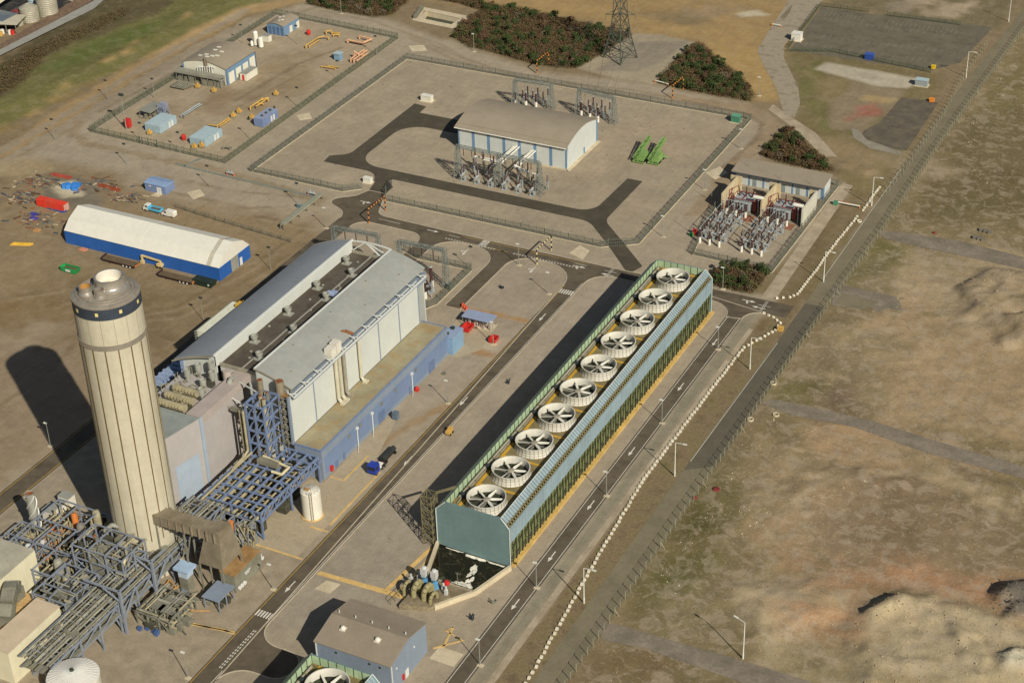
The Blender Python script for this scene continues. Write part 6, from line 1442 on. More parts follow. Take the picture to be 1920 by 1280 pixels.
for z, L in ((za_, 5.6), (za_+7, 6.6), (za_+14, 5.0)):
    q = MB()
    for s in (-1, 1):
        tip = pc+ax*s*L+Vector((0,0,z))
        for i in range(4): q.bar(pc+leg[i]*.42+Vector((0,0,z+(1.6 if i % 2 else 0))), tip, .16)
        q.bar(tip, tip-Vector((0,0,2)), .12)
    q.build('cross_arm', MATS['pylon_steel'], t)
ow = thing('overhead_lines', 'thin overhead conductors sagging from the pylon to the masts behind the switchgear hall', 'overhead line', (pc.x,pc.y-30,0))
q = MB()
for i, (z, s) in enumerate(((za_,-1),(za_+7,-1),(za_,1),(za_+7,1))):
    a = pc+ax*s*5.5+Vector((0,0,z-2)); r0_ = rear[1 if s < 0 else 3][1]; b = G(*r0_, hr)+Vector((-3*(i % 2)-1,0,0)); pts = [a.lerp(b, k/8)-Vector((0,0,4*(k/8)*(1-k/8)*1.2)) for k in range(9)]; q.pipe(pts, .04, 4)
q.build('conductor', mat('conductor', S(96,96,92), .5), ow)
# ------------------------------------------------------------------ gas compound, north-west
M_SKY = mat('light_blue_container', S(152,170,174), .55, var=.06, streak=.15, dirt=S(136,156,158))
M_SKYR = mat('light_blue_roof', S(168,184,184), .55, var=.06)
M_PUR = mat('lilac_blue', S(116,130,160), .5, var=.08); M_PURR = mat('lilac_roof', S(142,152,172), .5, var=.06)
M_YELP = mat('gas_pipe_yellow', S(196,156,80), .55, var=.12); M_PINKP = mat('pink_pipe', S(210,160,120), .55, var=.1)
M_RED = mat('red_paint', S(190,50,42), .5); M_GB = mat('compound_blue', S(110,136,158), .5, var=.08, streak=.1, dirt=S(92,120,146)); M_LTW = mat('ivory_door', S(214,208,186), .6, var=.05)
def W2(u, v, z=0): p = G(u, v, z); return p.x, p.y
# large arched building
t = thing('gas_building', 'blue and cream compressor building with an arched tan roof in the north west compound', 'building', (-387.5,498,0))
bx0, bx1, by0, by1 = -397.6, -377.2, 488.2, 507.2
n = 12; arc = [(bx0+(bx1-bx0)*k/n, 6.6+2.0*math.sin(PI*k/n)) for k in range(n+1)]
MB().extrude([(x, z) for x, z in arc]+[(x, z-.25) for x, z in reversed(arc)], 'y', by0-.4, by1+.3).build('roof', MATS['tan_sheet_roof'], t)
gb = [(bx0,0)]+[(x, z-.26) for x, z in arc]+[(bx1,0)]
MB().extrude(gb, 'y', by0, by0+.25).build('gable_wall', M_LTW, t); MB().extrude(gb, 'y', by1-.25, by1).build('gable_wall', M_GB, t)
MB().box(bx1-.25,bx1,by0,by1,0,6.5).box(bx0,bx0+.25,by0,by1,0,6.5).build('side_wall', M_GB, t)
for k in range(4): y = by0+1.0+k*4.6; MB().box(bx1,bx1+.08,y,y+3.4,.2,4.6 if k < 3 else 5.2).build('roller_door', M_LTW, t)
for x in (bx0,bx0+10.2,bx1-.6): MB().box(x,x+.7,by0-.08,by0+.1,0,6.5).build('blue_pilaster', M_GB, t)
for dx, dy in ((6,4),(8,5.2),(9.6,3.2),(11,4.6),(12.4,5.8),(11.8,9.6),(8.6,10),(8.2,13)):
    x = bx0+dx; z = 6.6+2.0*math.sin(PI*dx/(bx1-bx0)); MB().obox((x,by0+dy,z-.05),1.6,.9,.22).build('rooflight', M_LTW, t)
MB().pipe([(bx0+11.4,by0-.7,3),(bx0+11.4,by0-.7,10.2)], .3, 8).pipe([(bx0+12.2,by0-.7,3),(bx0+12.2,by0-.7,9.6)], .16, 6).build('flue', M_BROWN, t)
w = thing('covered_walkway', 'long grey covered gantry across the front of the arched compressor building', 'walkway', (-388,485.6,0))
MB().box(-398.5,-377.6,484.2,487.4,4.0,4.3).box(-398.5,-377.6,484.1,484.3,3.4,4.4).build('roof', mat('grey_walkway', S(142,138,120), .8, var=.12), w)
q = MB()
for k in range(8):
    for y in (484.5,487.2): q.bar((-398.2+k*2.9,y,0),(-398.2+k*2.9,y,4),.2)
q.build('post', M_GALV, w)
q = MB()
for k in range(18): q.obox((random.uniform(-398,-378),random.uniform(484.6,487.8),0),random.uniform(.8,2),random.uniform(.6,1.4),random.uniform(.8,2.8))
q.build('equipment', M_PLANTG, w)
q = MB()
for k in range(7): q.pipe([(-390+k*1.1,487.4,4.3),(-390+k*1.1,487.4,5.5+k*.3),(-389+k*1.1,488,6.0)], .16, 6)
q.build('small_pipework', M_TRIM, w)
w = thing('pipe_skid', 'dark grey pipe manifold left of the covered gantry at the arched compressor building', 'pipework', W2(340,168)+(0,))
x0, y0 = W2(322,166); q = MB()
for k in range(6): q.cyl((x0+.2*k,y0+k*.8,.9),(x0+6+.2*k,y0+k*.8,.9),.3,n=8); q.cyl((x0+k*1.1,y0,1.4),(x0+k*1.1,y0+5,1.4),.2,n=6)
q.build('pipework', M_PLANTG, w)
# site cabin with red door
p = G(460,150); c = thing('site_cabin', 'white portable cabin with a red door beside the arched compressor building', 'cabin', (p.x,p.y,0))
cx, cy = W2(456,152); MB().box(cx-1.2,cx+1.8,cy,cy+7.2,.2,3.0).build('body', M_LTW, c); MB().box(cx-1.3,cx+1.9,cy-.1,cy+7.3,3.0,3.15).build('roof', M_VENT, c); MB().box(cx-.3,cx+.7,cy-.06,cy,.3,2.5).build('door', M_RED, c)
MB().box(cx-3.6,cx-1.4,cy-.2,cy+1.2,0,.9).build('steps', M_PLANTG, c)
# small arched building
s = thing('store_building', 'small pale blue building with an arched tan roof at the north corner of the compound', 'building', W2(530,55)+(0,))
ax0, ay0 = W2(502,63); ax1, _ = W2(525,67); ay1 = W2(557,50)[1]; ax1 = max(ax1, ax0+8); n = 8
arc = [(ax0+(ax1-ax0)*k/n, 4.2+1.0*math.sin(PI*k/n)) for k in range(n+1)]
MB().extrude(arc+[(x, z-.2) for x, z in reversed(arc)], 'y', ay0-.3, ay1+.3).build('roof', MATS['tan_sheet_roof'], s)
MB().extrude([(ax0,0)]+[(x, z-.21) for x, z in arc]+[(ax1,0)], 'y', ay0, ay1).build('wall', M_GB, s)
for k in range(4): MB().box(ax0+.8+k*1.9,ax0+2.0+k*1.9,ay0-.06,ay0,.1,3.4).build('louvre_door', mat('slate_blue', S(84,104,134), .6), s)
for k in range(2): MB().box(ax1,ax1+.06,ay0+4+k*5,ay0+6+k*5,.1,2.8).build('door', M_LTW, s)
for dx, dy in ((2.5,6),(3.5,7.2),(4.2,3),(5,4)): MB().obox((ax0+dx,ay0+dy,4.9),.9,.9,.35).build('rooflight', M_LTW, s)
# pale blue equipment containers
def container(name, u0, v0, u1, v1, u2, v2, h, m_, mr, lab, group=None, vents=0):
    a = G(u1, v1); b = G(u0, v0); c = G(u2, v2); x1, y0_ = a.x, a.y; x0_ = b.x; y1_ = c.y
    t_ = thing(name, lab, 'container', ((x0_+x1)/2,(y0_+y1_)/2,0), group)
    MB().box(x0_,x1,y0_,y1_,.15,h).build('body', m_, t_)
    n_ = 5; L = (y1_-y0_)/n_
    for k in range(n_): MB().box(x0_-.06,x1+.06,y0_+k*L+.03,y0_+(k+1)*L-.03,h,h+.14).build('roof_panel', mr, t_)
    for k in range(2): MB().box(x1,x1+.06,y0_+(.52+.16*k)*(y1_-y0_),y0_+(.62+.16*k)*(y1_-y0_),.3,2.4).build('door', M_TRIM, t_)
    for k in range(vents): MB().cyl(((x0_+x1)/2+.3,y0_+2.2+k*2.6,h+.1),((x0_+x1)/2+.3,y0_+2.2+k*2.6,h+.7),.45,n=10).build('roof_vent', M_PLANTD, t_)
container('equipment_container',278,243,301,252,338,233,3.0,M_SKY,M_SKYR,'longer pale blue equipment container, left one of the two in the compound','pale blue containers in the gas compound')
container('equipment_container',361,268,386,277,415,255,2.8,M_SKY,M_SKYR,'shorter pale blue equipment container nearest the compound front fence','pale blue containers in the gas compound')
container('metering_house',478,236,494,240,523,221,3.2,M_PUR,M_PURR,'lilac blue metering cabin with a row of dark roof vents by the inner fence',None,4)
p = G(241,240); r = thing('red_cabinet', 'tall red fire equipment cabinet in the west corner of the compound', 'cabinet', (p.x,p.y,0)); MB().obox((p.x,p.y,.5),2.2,1.6,2.9).build('body', M_RED, r); MB().obox((p.x,p.y,0),1.9,1.4,.5).build('stand', M_GALV, r); MB().obox((p.x,p.y,3.4),2.3,1.7,.12).build('roof', M_RED, r)
for u, v, lab in ((345,263,'red hydrant drum between the two pale blue containers'), (579,66,'red hydrant drum near the small arched building')):
    x, y = W2(u, v); d = thing('hydrant_drum', lab, 'hydrant', (x,y,0), 'red hydrant drums in the compound'); MB().lathe([(.75,.3),(.85,.8),(.85,1.8),(.5,2.2),(.01,2.3)], (x,y,0), 14).build('drum', M_RED, d, smooth=True); MB().bar((x,y,0),(x,y,.4),.5).build('foot', M_GALV, d)
# canopy on legs beside the container
k0 = thing('plant_canopy', 'grey ribbed canopy on legs behind the longer pale blue container', 'canopy', W2(280,215)+(0,))
x0, y0 = W2(262,222); MB().extrude([(x0,3.2),(x0+5.2,2.8),(x0+5.2,3.0),(x0,3.4)], 'y', y0, y0+8.6).build('roof', mat('grey_canopy', S(132,130,116), .7, var=.1), k0)
q = MB()
for a in (0.2,5):
    for b_ in (.2,4.3,8.4): q.bar((x0+a,y0+b_,0),(x0+a,y0+b_,2.9),.18)
q.bar((x0+.2,y0+.2,0),(x0+5,y0+.2,2.6),.1); q.build('leg', M_GALV, k0)
q = MB()
for k in range(10): q.obox((x0+random.uniform(.4,4.8),y0+random.uniform(.5,8),0),random.uniform(.6,1.4),.8,random.uniform(.6,1.8))
q.build('equipment', M_PLANTG, k0)
x0, y0 = W2(307,215); k0 = thing('cooler_frame', 'blue grey lattice cooler frame standing between the grey canopy and container', 'plant frame', (x0,y0,0)); q = MB(); lattice(q, (x0,y0,0), (x0,y0,4.6), 3.0, 2.6, 3, .16)
for k in range(10): q.bar((x0-1.4+k*.3,y0-1.4,1),(x0-1.4+k*.3,y0+1.4,4.4),.1)
q.build('frame', mat('blue_grey_steel', S(134,142,160), .6), k0)
def pipes(name, lab, u, v, runs, m_, r=.22, group=None):
    x, y = W2(u, v); t_ = thing(name, lab, 'pipework', (x,y,0), group); q = MB()
    for L in runs: q.pipe([(x+a, y+b, c) for a, b, c in L], r, 8)
    q.build('pipe_run', m_, t_); q = MB()
    for L in runs:
        for a, b, c in L[:6:2]: q.bar((x+a,y+b,0),(x+a,y+b,max(c,.3)),.16)
    q.build('pipe_stand', M_GALV, t_); return t_
pipes('yellow_pipework','long straight yellow gas pipe near the red drum and small arched building',574,92,[[(0,0,.3),(0,0,1.4),(0,9,1.4),(1.5,11,1.4),(3.5,11,1.4),(3.5,11,.3)],[(1,1,.3),(1,1,.9),(1,8,.9)]],M_YELP,.28)
pipes('yellow_pipework','yellow valve cluster near the far fence of the compound',612,66,[[(0,0,.3),(0,0,1.8),(2,1,1.8),(2,1,.3)],[(4,-1,.3),(4,-1,1.2),(6,0,1.2),(6,0,.3)],[(1,2,.4),(5,2,.9)]],M_YELP,.3)
pipes('pink_pipework','pink U shaped pipe loop at the north east corner of the compound',652,82,[[(0,0,1.6),(7.5,-.4,1.6),(8.5,4.6,1.6),(2.2,5.4,1.6),(2.2,5.4,.3)],[(0,0,.3),(0,0,1.6)],[(1,1,1.0),(6.5,.6,1.0),(7,4,1.0)]],M_PINKP,.34)
pipes('pink_pipework','long pink and grey pipe skid nearest the inner corner fence',658,118,[[(0,0,.3),(0,0,1.6),(0,10,1.6),(0,10,.3)],[(1.4,0,.3),(1.4,0,1.6),(1.4,10,1.6)],[(-1.0,4,1),(-.6,4,3.2),(1.6,4,1.8)],[(2.4,.5,1.0),(2.4,9,1.0)],[(-1,6,1.2),(2.6,6,1.2)]],M_PINKP,.3)
pipes('yellow_pipework','low yellow pipes in front of the small blue kiosk',603,128,[[(0,0,.3),(0,0,.8),(6,.3,.8),(6,.3,.3)],[(2,1.5,.7),(7,2,.7)]],M_YELP,.24)
pipes('yellow_pipework','yellow and grey pipe skid behind the lilac blue metering cabin',470,208,[[(0,0,.3),(0,0,1.5),(0,7,1.5),(1.4,9.5,1.5),(1.4,9.5,.3)],[(1.2,2,1.2),(1.2,9,1.2)],[(-.6,5,1),(2.4,5,1)],[(-.6,8,1.6),(2.6,8,1.6)]],M_YELP,.3)
pipes('yellow_pipework','yellow pipe skid behind the shorter pale blue container',408,241,[[(0,0,.3),(0,0,1.1),(0,7,1.1),(0,7,.3)],[(1,0,1),(1,7,1)],[(-4,0,.8),(0,0,1.1)]],M_YELP,.24)
pipes('grey_pipework','grey pipe run extending from the longer pale blue container',340,222,[[(0,0,.3),(0,0,1.3),(0,11,1.3),(0,11,.3)],[(1.3,0,1.3),(1.3,11,1.3)],[(.6,0,1.5),(.6,11,1.5)]],M_EQ,.2)
pipes('grey_pipework','small grey manifold beside the front corner of the compound',418,281,[[(0,0,.3),(0,0,1.2),(2.6,.5,1.2),(2.6,.5,.3)],[(.4,1.2,.9),(3,1.4,.9)]],M_PLANTG,.22)
for u, v, lab in ((371,166,'left of the yellow skids below the covered gantry'),(402,174,'right of the yellow skids below the covered gantry'),(518,180,'lone yellow skid farthest right in the middle of the compound'),(449,213,'yellow skid between the two yellow pipe runs, farther one'),(438,221,'yellow skid between the two yellow pipe runs, nearer one'),(473,224,'yellow skid touching the lilac blue metering cabin'),(281,253,'yellow skid at the front of the longer pale blue container'),(365,279,'left yellow skid before the shorter pale blue container'),(379,277,'right yellow skid before the shorter pale blue container')):
    x, y = W2(u, v); t_ = thing('valve_skid', lab, 'valve skid', (x,y,0), 'yellow valve skids'); MB().obox((x,y,.5),1.5,1.2,1.1).cyl((x-.9,y,1.1),(x+.9,y+.2,1.1),.5,n=10).cyl((x,y,1.4),(x,y,2.4),.3,n=8).build('valve', M_YELP, t_); MB().obox((x,y,0),1.8,1.0,.5).build('stand', M_GALV, t_)
for u, v, h, lab in ((481,86,6.2,'taller white gas cylinder tank beside the arched compressor building'),(490,90,4.6,'shorter fat white tank beside the tallest white cylinder'),(473,88,2.6,'small white vessel left of the two white tanks')):
    x, y = W2(u, v); t_ = thing('gas_tank', lab, 'tank', (x,y,0), 'white tanks'); r_ = 1.0 if h > 3 else .6; MB().lathe([(r_,.5),(r_,h-.5),(r_*.6,h-.1),(.01,h)], (x,y,0), 16).build('vessel', M_WPIPE, t_, smooth=True)
    q = MB()
    for a in (0,2.1,4.2): q.bar((x+r_*.7*math.cos(a),y+r_*.7*math.sin(a),0),(x+r_*.7*math.cos(a),y+r_*.7*math.sin(a),.7),.16)
    q.build('leg', M_GALV, t_)
x, y = W2(500,78); t_ = thing('white_cabinet', 'white box cabinet right of the white tanks', 'cabinet', (x,y,0)); MB().obox((x,y,.2),3.6,2.2,2.6).build('body', M_LTW, t_); MB().obox((x,y,2.8),3.8,2.4,.15).build('lid', M_VENT, t_)
x, y = W2(635,112); t_ = thing('small_kiosk', 'small square blue kiosk among the pipes in the compound', 'kiosk', (x,y,0)); MB().obox((x,y,0),2.6,2.4,2.7).build('body', mat('kiosk_blue', S(120,148,164), .55), t_); MB().obox((x,y,2.7),3.1,2.9,.2).build('roof', M_SKYR, t_)
# blue kiosk south of the compound
t_ = thing('gas_kiosk', 'blue kiosk with white doors on the open ground beyond the white tent', 'kiosk', (-347.8,408,0))
x0, y0 = W2(273,357); x1 = W2(311,362)[0]; x1 = x0+8.4; MB().box(x0,x1,y0,y0+5,0,3.0).build('wall', M_PUR, t_); MB().extrude([(y0-.2,3.0),(y0+2.5,3.5),(y0+5.2,3.0),(y0+5.2,2.85),(y0-.2,2.85)], 'x', x0-.2, x1+.2).build('roof', mat('kiosk_roof', S(132,152,180), .55), t_)
for dx in (4.9,5.9): MB().box(x0+dx,x0+dx+.8,y0-.06,y0,.1,2.3).build('door', M_TRIM, t_)
MB().box(x0+1.8,x0+2.6,y0-.2,y0,2.0,2.3).build('wall_light', M_TRIM, t_); MB().prism([(x0+4,y0-2.6),(x0+7,y0-2.2),(x0+7,y0),(x0+4.4,y0)], 0, .12).build('step_slab', CONL, t_)
# the distant industrial yard at the very corner
t = thing('grain_silo', 'taller ribbed silo at the top left corner, right of the pair', 'silo', W2(91,33)+(0,), 'corrugated silos at the top left'); x, y = W2(91,27)
def silo(t, x, y, r, h, m_):
    MB().lathe([(r,0),(r,h),(.6,h+1.8),(.01,h+1.9)], (x,y,0), 28).build('shell', m_, t, smooth=True); q = MB()
    for k in range(int(h/.8)): q.lathe([(r,k*.8),(r+.1,k*.8+.3),(r,k*.8+.6)], (x,y,0), 24)
    q.build('ring', m_, t)
M_SILO = mat('silo_steel', S(172,164,142), .5, metal=.2, var=.12, streak=.3, dirt=S(128,112,88))
silo(t, x, y, 4.2, 8.0, M_SILO); x, y = W2(57,38); t = thing('grain_silo', 'shorter ribbed silo at the top left corner, left of the pair', 'silo', (x,y,0), 'corrugated silos at the top left'); silo(t, x, y, 3.8, 5.6, M_SILO)
x, y = W2(62,20); t = thing('grain_silo', 'pale silo half hidden behind the two ribbed silos', 'silo', (x,y,0), 'corrugated silos at the top left'); silo(t, x, y+3, 3.6, 5.2, M_SKYR)
x, y = W2(138,0); t = thing('grain_silo', 'wide low tank cut by the top edge at the top left', 'silo', (x,y,0), 'corrugated silos at the top left'); silo(t, x, y+6, 8, 4.2, M_SILO)
t = thing('open_shed', 'open fronted tan roofed shed with bright drums at the left edge', 'shed', W2(10,70)+(0,)); x, y = W2(36,62)
q = MB(); q.prism([(x-26,y-9.5),(x+.5,y-1),(x-3,y+9),(x-29,y)], 3.8, 4.1); q.build('roof', mat('pale_shed_roof', S(188,178,152), .7, var=.1), t)
q = MB()
for k in range(6): q.bar((x-k*4,y-1.4-k*1.3,0),(x-k*4,y-1.4-k*1.3,3.9),.25)
q.build('post', M_GALV, t); MB().prism([(x-28,y-2),(x-4,y+6),(x-4.5,y+8),(x-29,y)], 0, 3.8).build('rear_wall', M_CRR, t)
MB().extrude([(y-1,4.1),(y+4,4.8),(y+9,4.1)], 'x', x-18, x-7).build('skylight', mat('grey_glass', S(96,104,108), .3), t)
for k, (m_, dx, dy) in enumerate(((M_RED,-1.5,-2.2),(M_YELP,-5,-5.2),(M_WPIPE,-2.5,-2.4),(M_WPIPE,-6,-3.2),(M_SKY,-9,-4.6),(M_WPIPE,-12,-5.2))):
    d = thing('storage_drum', ['red drum','yellow drum','white drum at the near end','white drum in the middle','pale blue drum','white drum at the far end'][k]+' in front of the open shed at the top left', 'drum', (x+dx,y+dy,0), 'drums at the open shed'); MB().cyl((x+dx,y+dy,0),(x+dx,y+dy,1.6),.9,n=12).build('body', m_, d); MB().cyl((x+dx,y+dy,1.6),(x+dx,y+dy,1.75),.7,n=12).build('lid', m_, d)
t = thing('conveyor', 'long pale conveyor gallery running behind the silos at the top left', 'conveyor', W2(40,10)+(0,)); a = G(-10,28); b = G(75,-14); MB().bar((a.x,a.y,5),(b.x,b.y,9),3.0,2.4).build('gallery', M_CREAM, t); MB().bar((a.x,a.y,0),(a.x,a.y,5),.5).bar((b.x,b.y,0),(b.x,b.y,9),.5).build('trestle', M_GALV, t)
t = thing('red_hopper', 'dark red steel hopper frame between the silos and the shed', 'hopper', W2(33,36)+(0,)); x, y = W2(33,38); q = MB(); lattice(q, (x,y,0), (x,y,4), 3.4, 2.6, 2, .3); q.obox((x,y,3.2),2.4,2.4,1.2); q.build('frame', mat('oxide_red', S(128,62,60), .7), t)
sheet('rail_strip', PX((-20,106),(0,98),(170,8),(200,-14),(190,-20),(160,-8),(0,88),(-20,97)), .9, mat('brown_ballast', S(116,94,74), .95, var=.3, scale=.8))
sheet('cycle_road', PX((-20,117),(0,109),(190,14),(226,-14),(208,-16),(172,8),(0,98),(-20,106)), .95, mat('grey_road', S(150,146,134), .9, var=.1))
# settling tank north of the compounds
pt = [tuple(p) for p in PIT]
pt2 = thing('settling_tank', 'sunken concrete settling tank of green water beside the large scrub patch', 'water tank', (sum(p[0] for p in pt)/4,sum(p[1] for p in pt)/4,0))
offset_strip(MB(), pt, 1.6, -4.0, .15, True).build('tank_wall', CONL, pt2); MB().flat(pt, -2.2).build('water', mat('green_water', S(44,56,40), .08, var=.2, scale=.3, spec=.5), pt2)
c = Vector((pt2.location.x,pt2.location.y)); ap = [tuple(c+(Vector(p)-c)*1.35) for p in pt]
struct('tank_apron', offset_strip(MB(), [tuple(c+(Vector(p)-c)*1.2) for p in pt], 4.0, .03, .04, True), CONL)
q = MB(); a, b = Vector(pt[0]), Vector(pt[3])
for k in range(8): p = a.lerp(b, k/7); q.bar((p.x-1.5,p.y,0),(p.x-1.5,p.y,1.6),.12); q.obox((p.x-2.5,p.y,0),1,1,1.6)
q.build('equipment', M_PLANTG, pt2)
# ------------------------------------------------------------------ west working yard: tent, trailers, skips, scrap
M_TENTW = mat('white_canvas', S(214,208,190), .8, var=.04, scale=.1, streak=.15, dirt=S(184,174,150)); M_TENTB = mat('blue_canvas', S(44,92,158), .6, var=.08, scale=.2, streak=.15, dirt=S(36,72,120))
t = thing('tent_hall', 'long white storage tent with blue sides in the brown working yard', 'tent', (-323,372,0))
TXa, TXb, TYa, TYb = -352.8, -293.4, 364.1, 380.4; ym = (TYa+TYb)/2
psec = [(TYa,4.5),(TYa+3.0,7.3),(ym,9.6),(TYb-3.0,7.5),(TYb,4.5)]; cuts = [TXa,-338.4,-323.4,-309,-298.2,-296.6,TXb]
for k in range(len(cuts)-1):
    sec = [(y, z+(.04 if k % 2 else 0)) for y, z in psec]+[(y, z-.12) for y, z in reversed(psec)]
    MB().extrude(sec, 'x', cuts[k], cuts[k+1]).build('roof_sheet', M_TENTW if k != 4 else mat('stained_canvas', S(178,170,150), .85, var=.1), t)
cl = [(TYa+.05,4.4),(TYa+3.0,7.15),(ym,9.45),(TYb-3.0,7.35),(TYb-.05,4.4)]
MB().extrude([(TYa+.05,3.9)]+cl+[(TYb-.05,3.9)], 'x', TXb-.2, TXb-.05).build('gable_sheet', M_TENTW, t); MB().extrude([(TYa+.05,0)]+cl+[(TYb-.05,0)], 'x', TXa+.05, TXa+.2).build('gable_sheet', M_TENTB, t)
nb = 12; bw = (TXb-TXa)/nb
for k in range(nb):
    for y in (TYa, TYb-.12): MB().box(TXa+k*bw+.03,TXa+(k+1)*bw-.03,y,y+.12,0,4.5).build('side_sheet', M_TENTB, t)
for y0, y1, m_ in ((TYa+.1,TYa+6.2,M_TENTB),(TYa+6.2,TYa+10.0,mat('grey_door_sheet', S(140,138,124), .7)),(TYa+10.0,TYb-.1,M_TENTB)): MB().box(TXb-.2,TXb,y0,y1,0,4.4).build('end_sheet', m_, t)
MB().box(TXb,TXb+.1,TYa+10.6,TYa+11.8,0,2.6).build('door', M_TRIM, t)
def wheelset(q, x, y, r=.5): q.cyl((x,y-1.15,r),(x,y-.8,r),r,n=12); q.cyl((x,y+.8,r),(x,y+1.15,r),r,n=12)
M_TYRE = mat('tyre_rubber', S(34,32,30), .9); M_DECKW = mat('trailer_deck', S(100,84,62), .9, var=.2, scale=1); M_OXID = mat('dark_chassis', S(66,44,40), .7, var=.2)
for (u0, v0), (u1, v1), lab in (((196,489),(252,501),'flatbed trailer parked farther left against the blue tent side'), ((298,521),(358,528),'flatbed trailer parked nearer the right end of the blue tent side')):
    a = G(u0, v0); b = G(u1, v1); L = 12.6; x0, y0 = a.x, (a.y+b.y)/2; tr = thing('flatbed_trailer', lab, 'trailer', (x0+L/2,y0,0), 'flatbed trailers beside the tent')
    MB().box(x0,x0+L,y0-1.25,y0+1.25,1.25,1.45).build('deck', M_DECKW, tr); MB().box(x0+.2,x0+L-.1,y0-1.2,y0-1.0,.85,1.25).box(x0+.2,x0+L-.1,y0+1.0,y0+1.2,.85,1.25).box(x0+.4,x0+L-.3,y0-.5,y0+.5,.8,1.25).bar((x0+2.5,y0-.8,0),(x0+2.5,y0-.8,1.2),.2).bar((x0+2.5,y0+.8,0),(x0+2.5,y0+.8,1.2),.2).build('chassis', M_OXID, tr)
    MB().box(x0,x0+.12,y0-1.25,y0+1.25,1.45,2.2).build('headboard', M_OXID, tr); MB().box(x0+L,x0+L+.1,y0-1.2,y0+1.2,.9,1.45).build('tail_board', mat('orange_board', S(180,110,60), .6), tr)
    for k in range(3):
        for s in (-1, 1):
            w_ = MB().cyl((x0+L-4.6+k*1.35,y0+s*.85,.52),(x0+L-4.6+k*1.35,y0+s*1.22,.52),.52,n=14).build('wheel', M_TYRE, tr); MB().cyl((x0+L-4.6+k*1.35,y0+s*1.2,.52),(x0+L-4.6+k*1.35,y0+s*1.26,.52),.3,n=10).build('rim', M_WPIPE, w_)
a = G(268,494); m_ = mat('cream_machine', S(206,180,124), .6, var=.1); b_ = thing('telehandler', 'cream telescopic boom lift standing between the two flatbed trailers', 'boom lift', (a.x+3,a.y,0))
MB().bar((a.x,a.y,2.9),(a.x+6.8,a.y+.2,2.3),.45).bar((a.x,a.y,.6),(a.x,a.y,3.0),.5).bar((a.x+6.8,a.y+.2,1.2),(a.x+6.8,a.y+.2,2.4),.5).build('boom', m_, b_); MB().obox((a.x+6.6,a.y+.2,.6),1.8,1.6,.9).build('chassis', m_, b_); MB().obox((a.x-.1,a.y,.1),1.2,.9,1.0).build('basket', m_, b_)
q = MB()
for dx in (6.0,7.2):
    for dy in (-.7,.9): q.cyl((a.x+dx,a.y+dy,.4),(a.x+dx,a.y+dy+.25,.4),.4,n=10)
q.build('wheel', M_TYRE, b_)
def skip(u, v, L, w_, h, col, lab, rot=0, name='skip'):
    p = G(u, v); s = thing(name, lab, 'skip', (p.x,p.y,0)); q = MB(); c, sn = math.cos(rot), math.sin(rot)
    T = lambda x, y, z: (p.x+x*c-y*sn, p.y+x*sn+y*c, z)
    o = [(-L/2,-w_/2),(L/2,-w_/2),(L/2,w_/2),(-L/2,w_/2)]; i_ = [(x*.93,y*.88) for x, y in o]; bo = [(x*.8,y) for x, y in o]
    vs = [T(x,y,.2) for x, y in bo]+[T(x,y,h) for x, y in o]+[T(x,y,h) for x, y in i_]+[T(x*.8,y,.35) for x, y in i_]
    q.add(vs, [(0,3,2,1)]+[(k,(k+1)%4,(k+1)%4+4,k+4) for k in range(4)]+[(k+4,(k+1)%4+4,(k+1)%4+8,k+8) for k in range(4)]+[(k+8,(k+1)%4+8,(k+1)%4+12,k+12) for k in range(4)]+[(12,13,14,15)])
    for k in range(5): x = -L*.38+k*L*.19; q.bar(T(x,-w_/2-.06,.3),T(x,-w_/2-.06,h-.1),.12)
    q.build('shell', col, s); return s, p
M_SKG = mat('skip_green', S(40,140,72), .5, var=.1); s, p = skip(133,509,6.6,2.3,1.7,M_SKG,'bright green open skip in the yard beyond the chimney'); MB().box(p.x-.9,p.x+.9,p.y-1.35,p.y-1.25,.6,1.3).build('white_panel', M_TRIM, s); MB().obox((p.x,p.y,.4),5,1.8,.7).build('contents', M_DECKW, s)
s, p = skip(385,534,7.4,2.6,1.9,mat('skip_dark_green', S(34,48,38), .5, var=.15),'dark green covered skip at the right end of the tent'); MB().obox((p.x,p.y,1.92),7.3,2.5,.12).build('cover', mat('dark_cover', S(38,50,42), .7), s); MB().obox((p.x+2.2,p.y-1.36,.8),.5,.1,.5).build('white_panel', M_TRIM, s)
M_CONT = mat('container_red', S(206,62,44), .55, var=.12, scale=.6, dirt=S(170,90,62), dirt_amt=.5)
a = G(69,386); c = thing('shipping_container', 'long orange red shipping container in the scrap yard', 'container', (a.x+5.5,a.y+1.2,0)); MB().box(a.x,a.x+11.6,a.y,a.y+2.5,.1,2.6).build('body', M_CONT, c); q = MB()
for k in range(38): q.box(a.x+.2+k*.3,a.x+.35+k*.3,a.y-.06,a.y+2.56,.2,2.64)
q.build('corrugation', M_CONT, c)
for k in range(2): MB().box(a.x+11.6,a.x+11.68,a.y+.1+k*1.2,a.y+1.25+k*1.2,.2,2.5).build('door', mat('faded_door', S(196,150,130), .6), c)
a = G(287,396); v = thing('flatbed_truck', 'bright blue flatbed truck with a white cab beyond the tent', 'truck', (a.x,a.y,0)); M_AQ = mat('aqua_blue', S(84,176,206), .5)
MB().box(a.x-3.2,a.x-1.2,a.y-1,a.y+1,.5,1.4).box(a.x-2.6,a.x-1.2,a.y-.95,a.y+.95,1.4,2.3).build('cab', M_WPIPE, v); MB().box(a.x-2.66,a.x-2.56,a.y-.8,a.y+.8,1.5,2.1).box(a.x-2.3,a.x-1.4,a.y-.98,a.y-.94,1.5,2.1).build('window', mat('dark_glass', S(28,34,38), .1, spec=.6), v)
MB().box(a.x-1.1,a.x+3.6,a.y-1.05,a.y+1.05,.8,1.0).build('bed', M_DECKW, v)
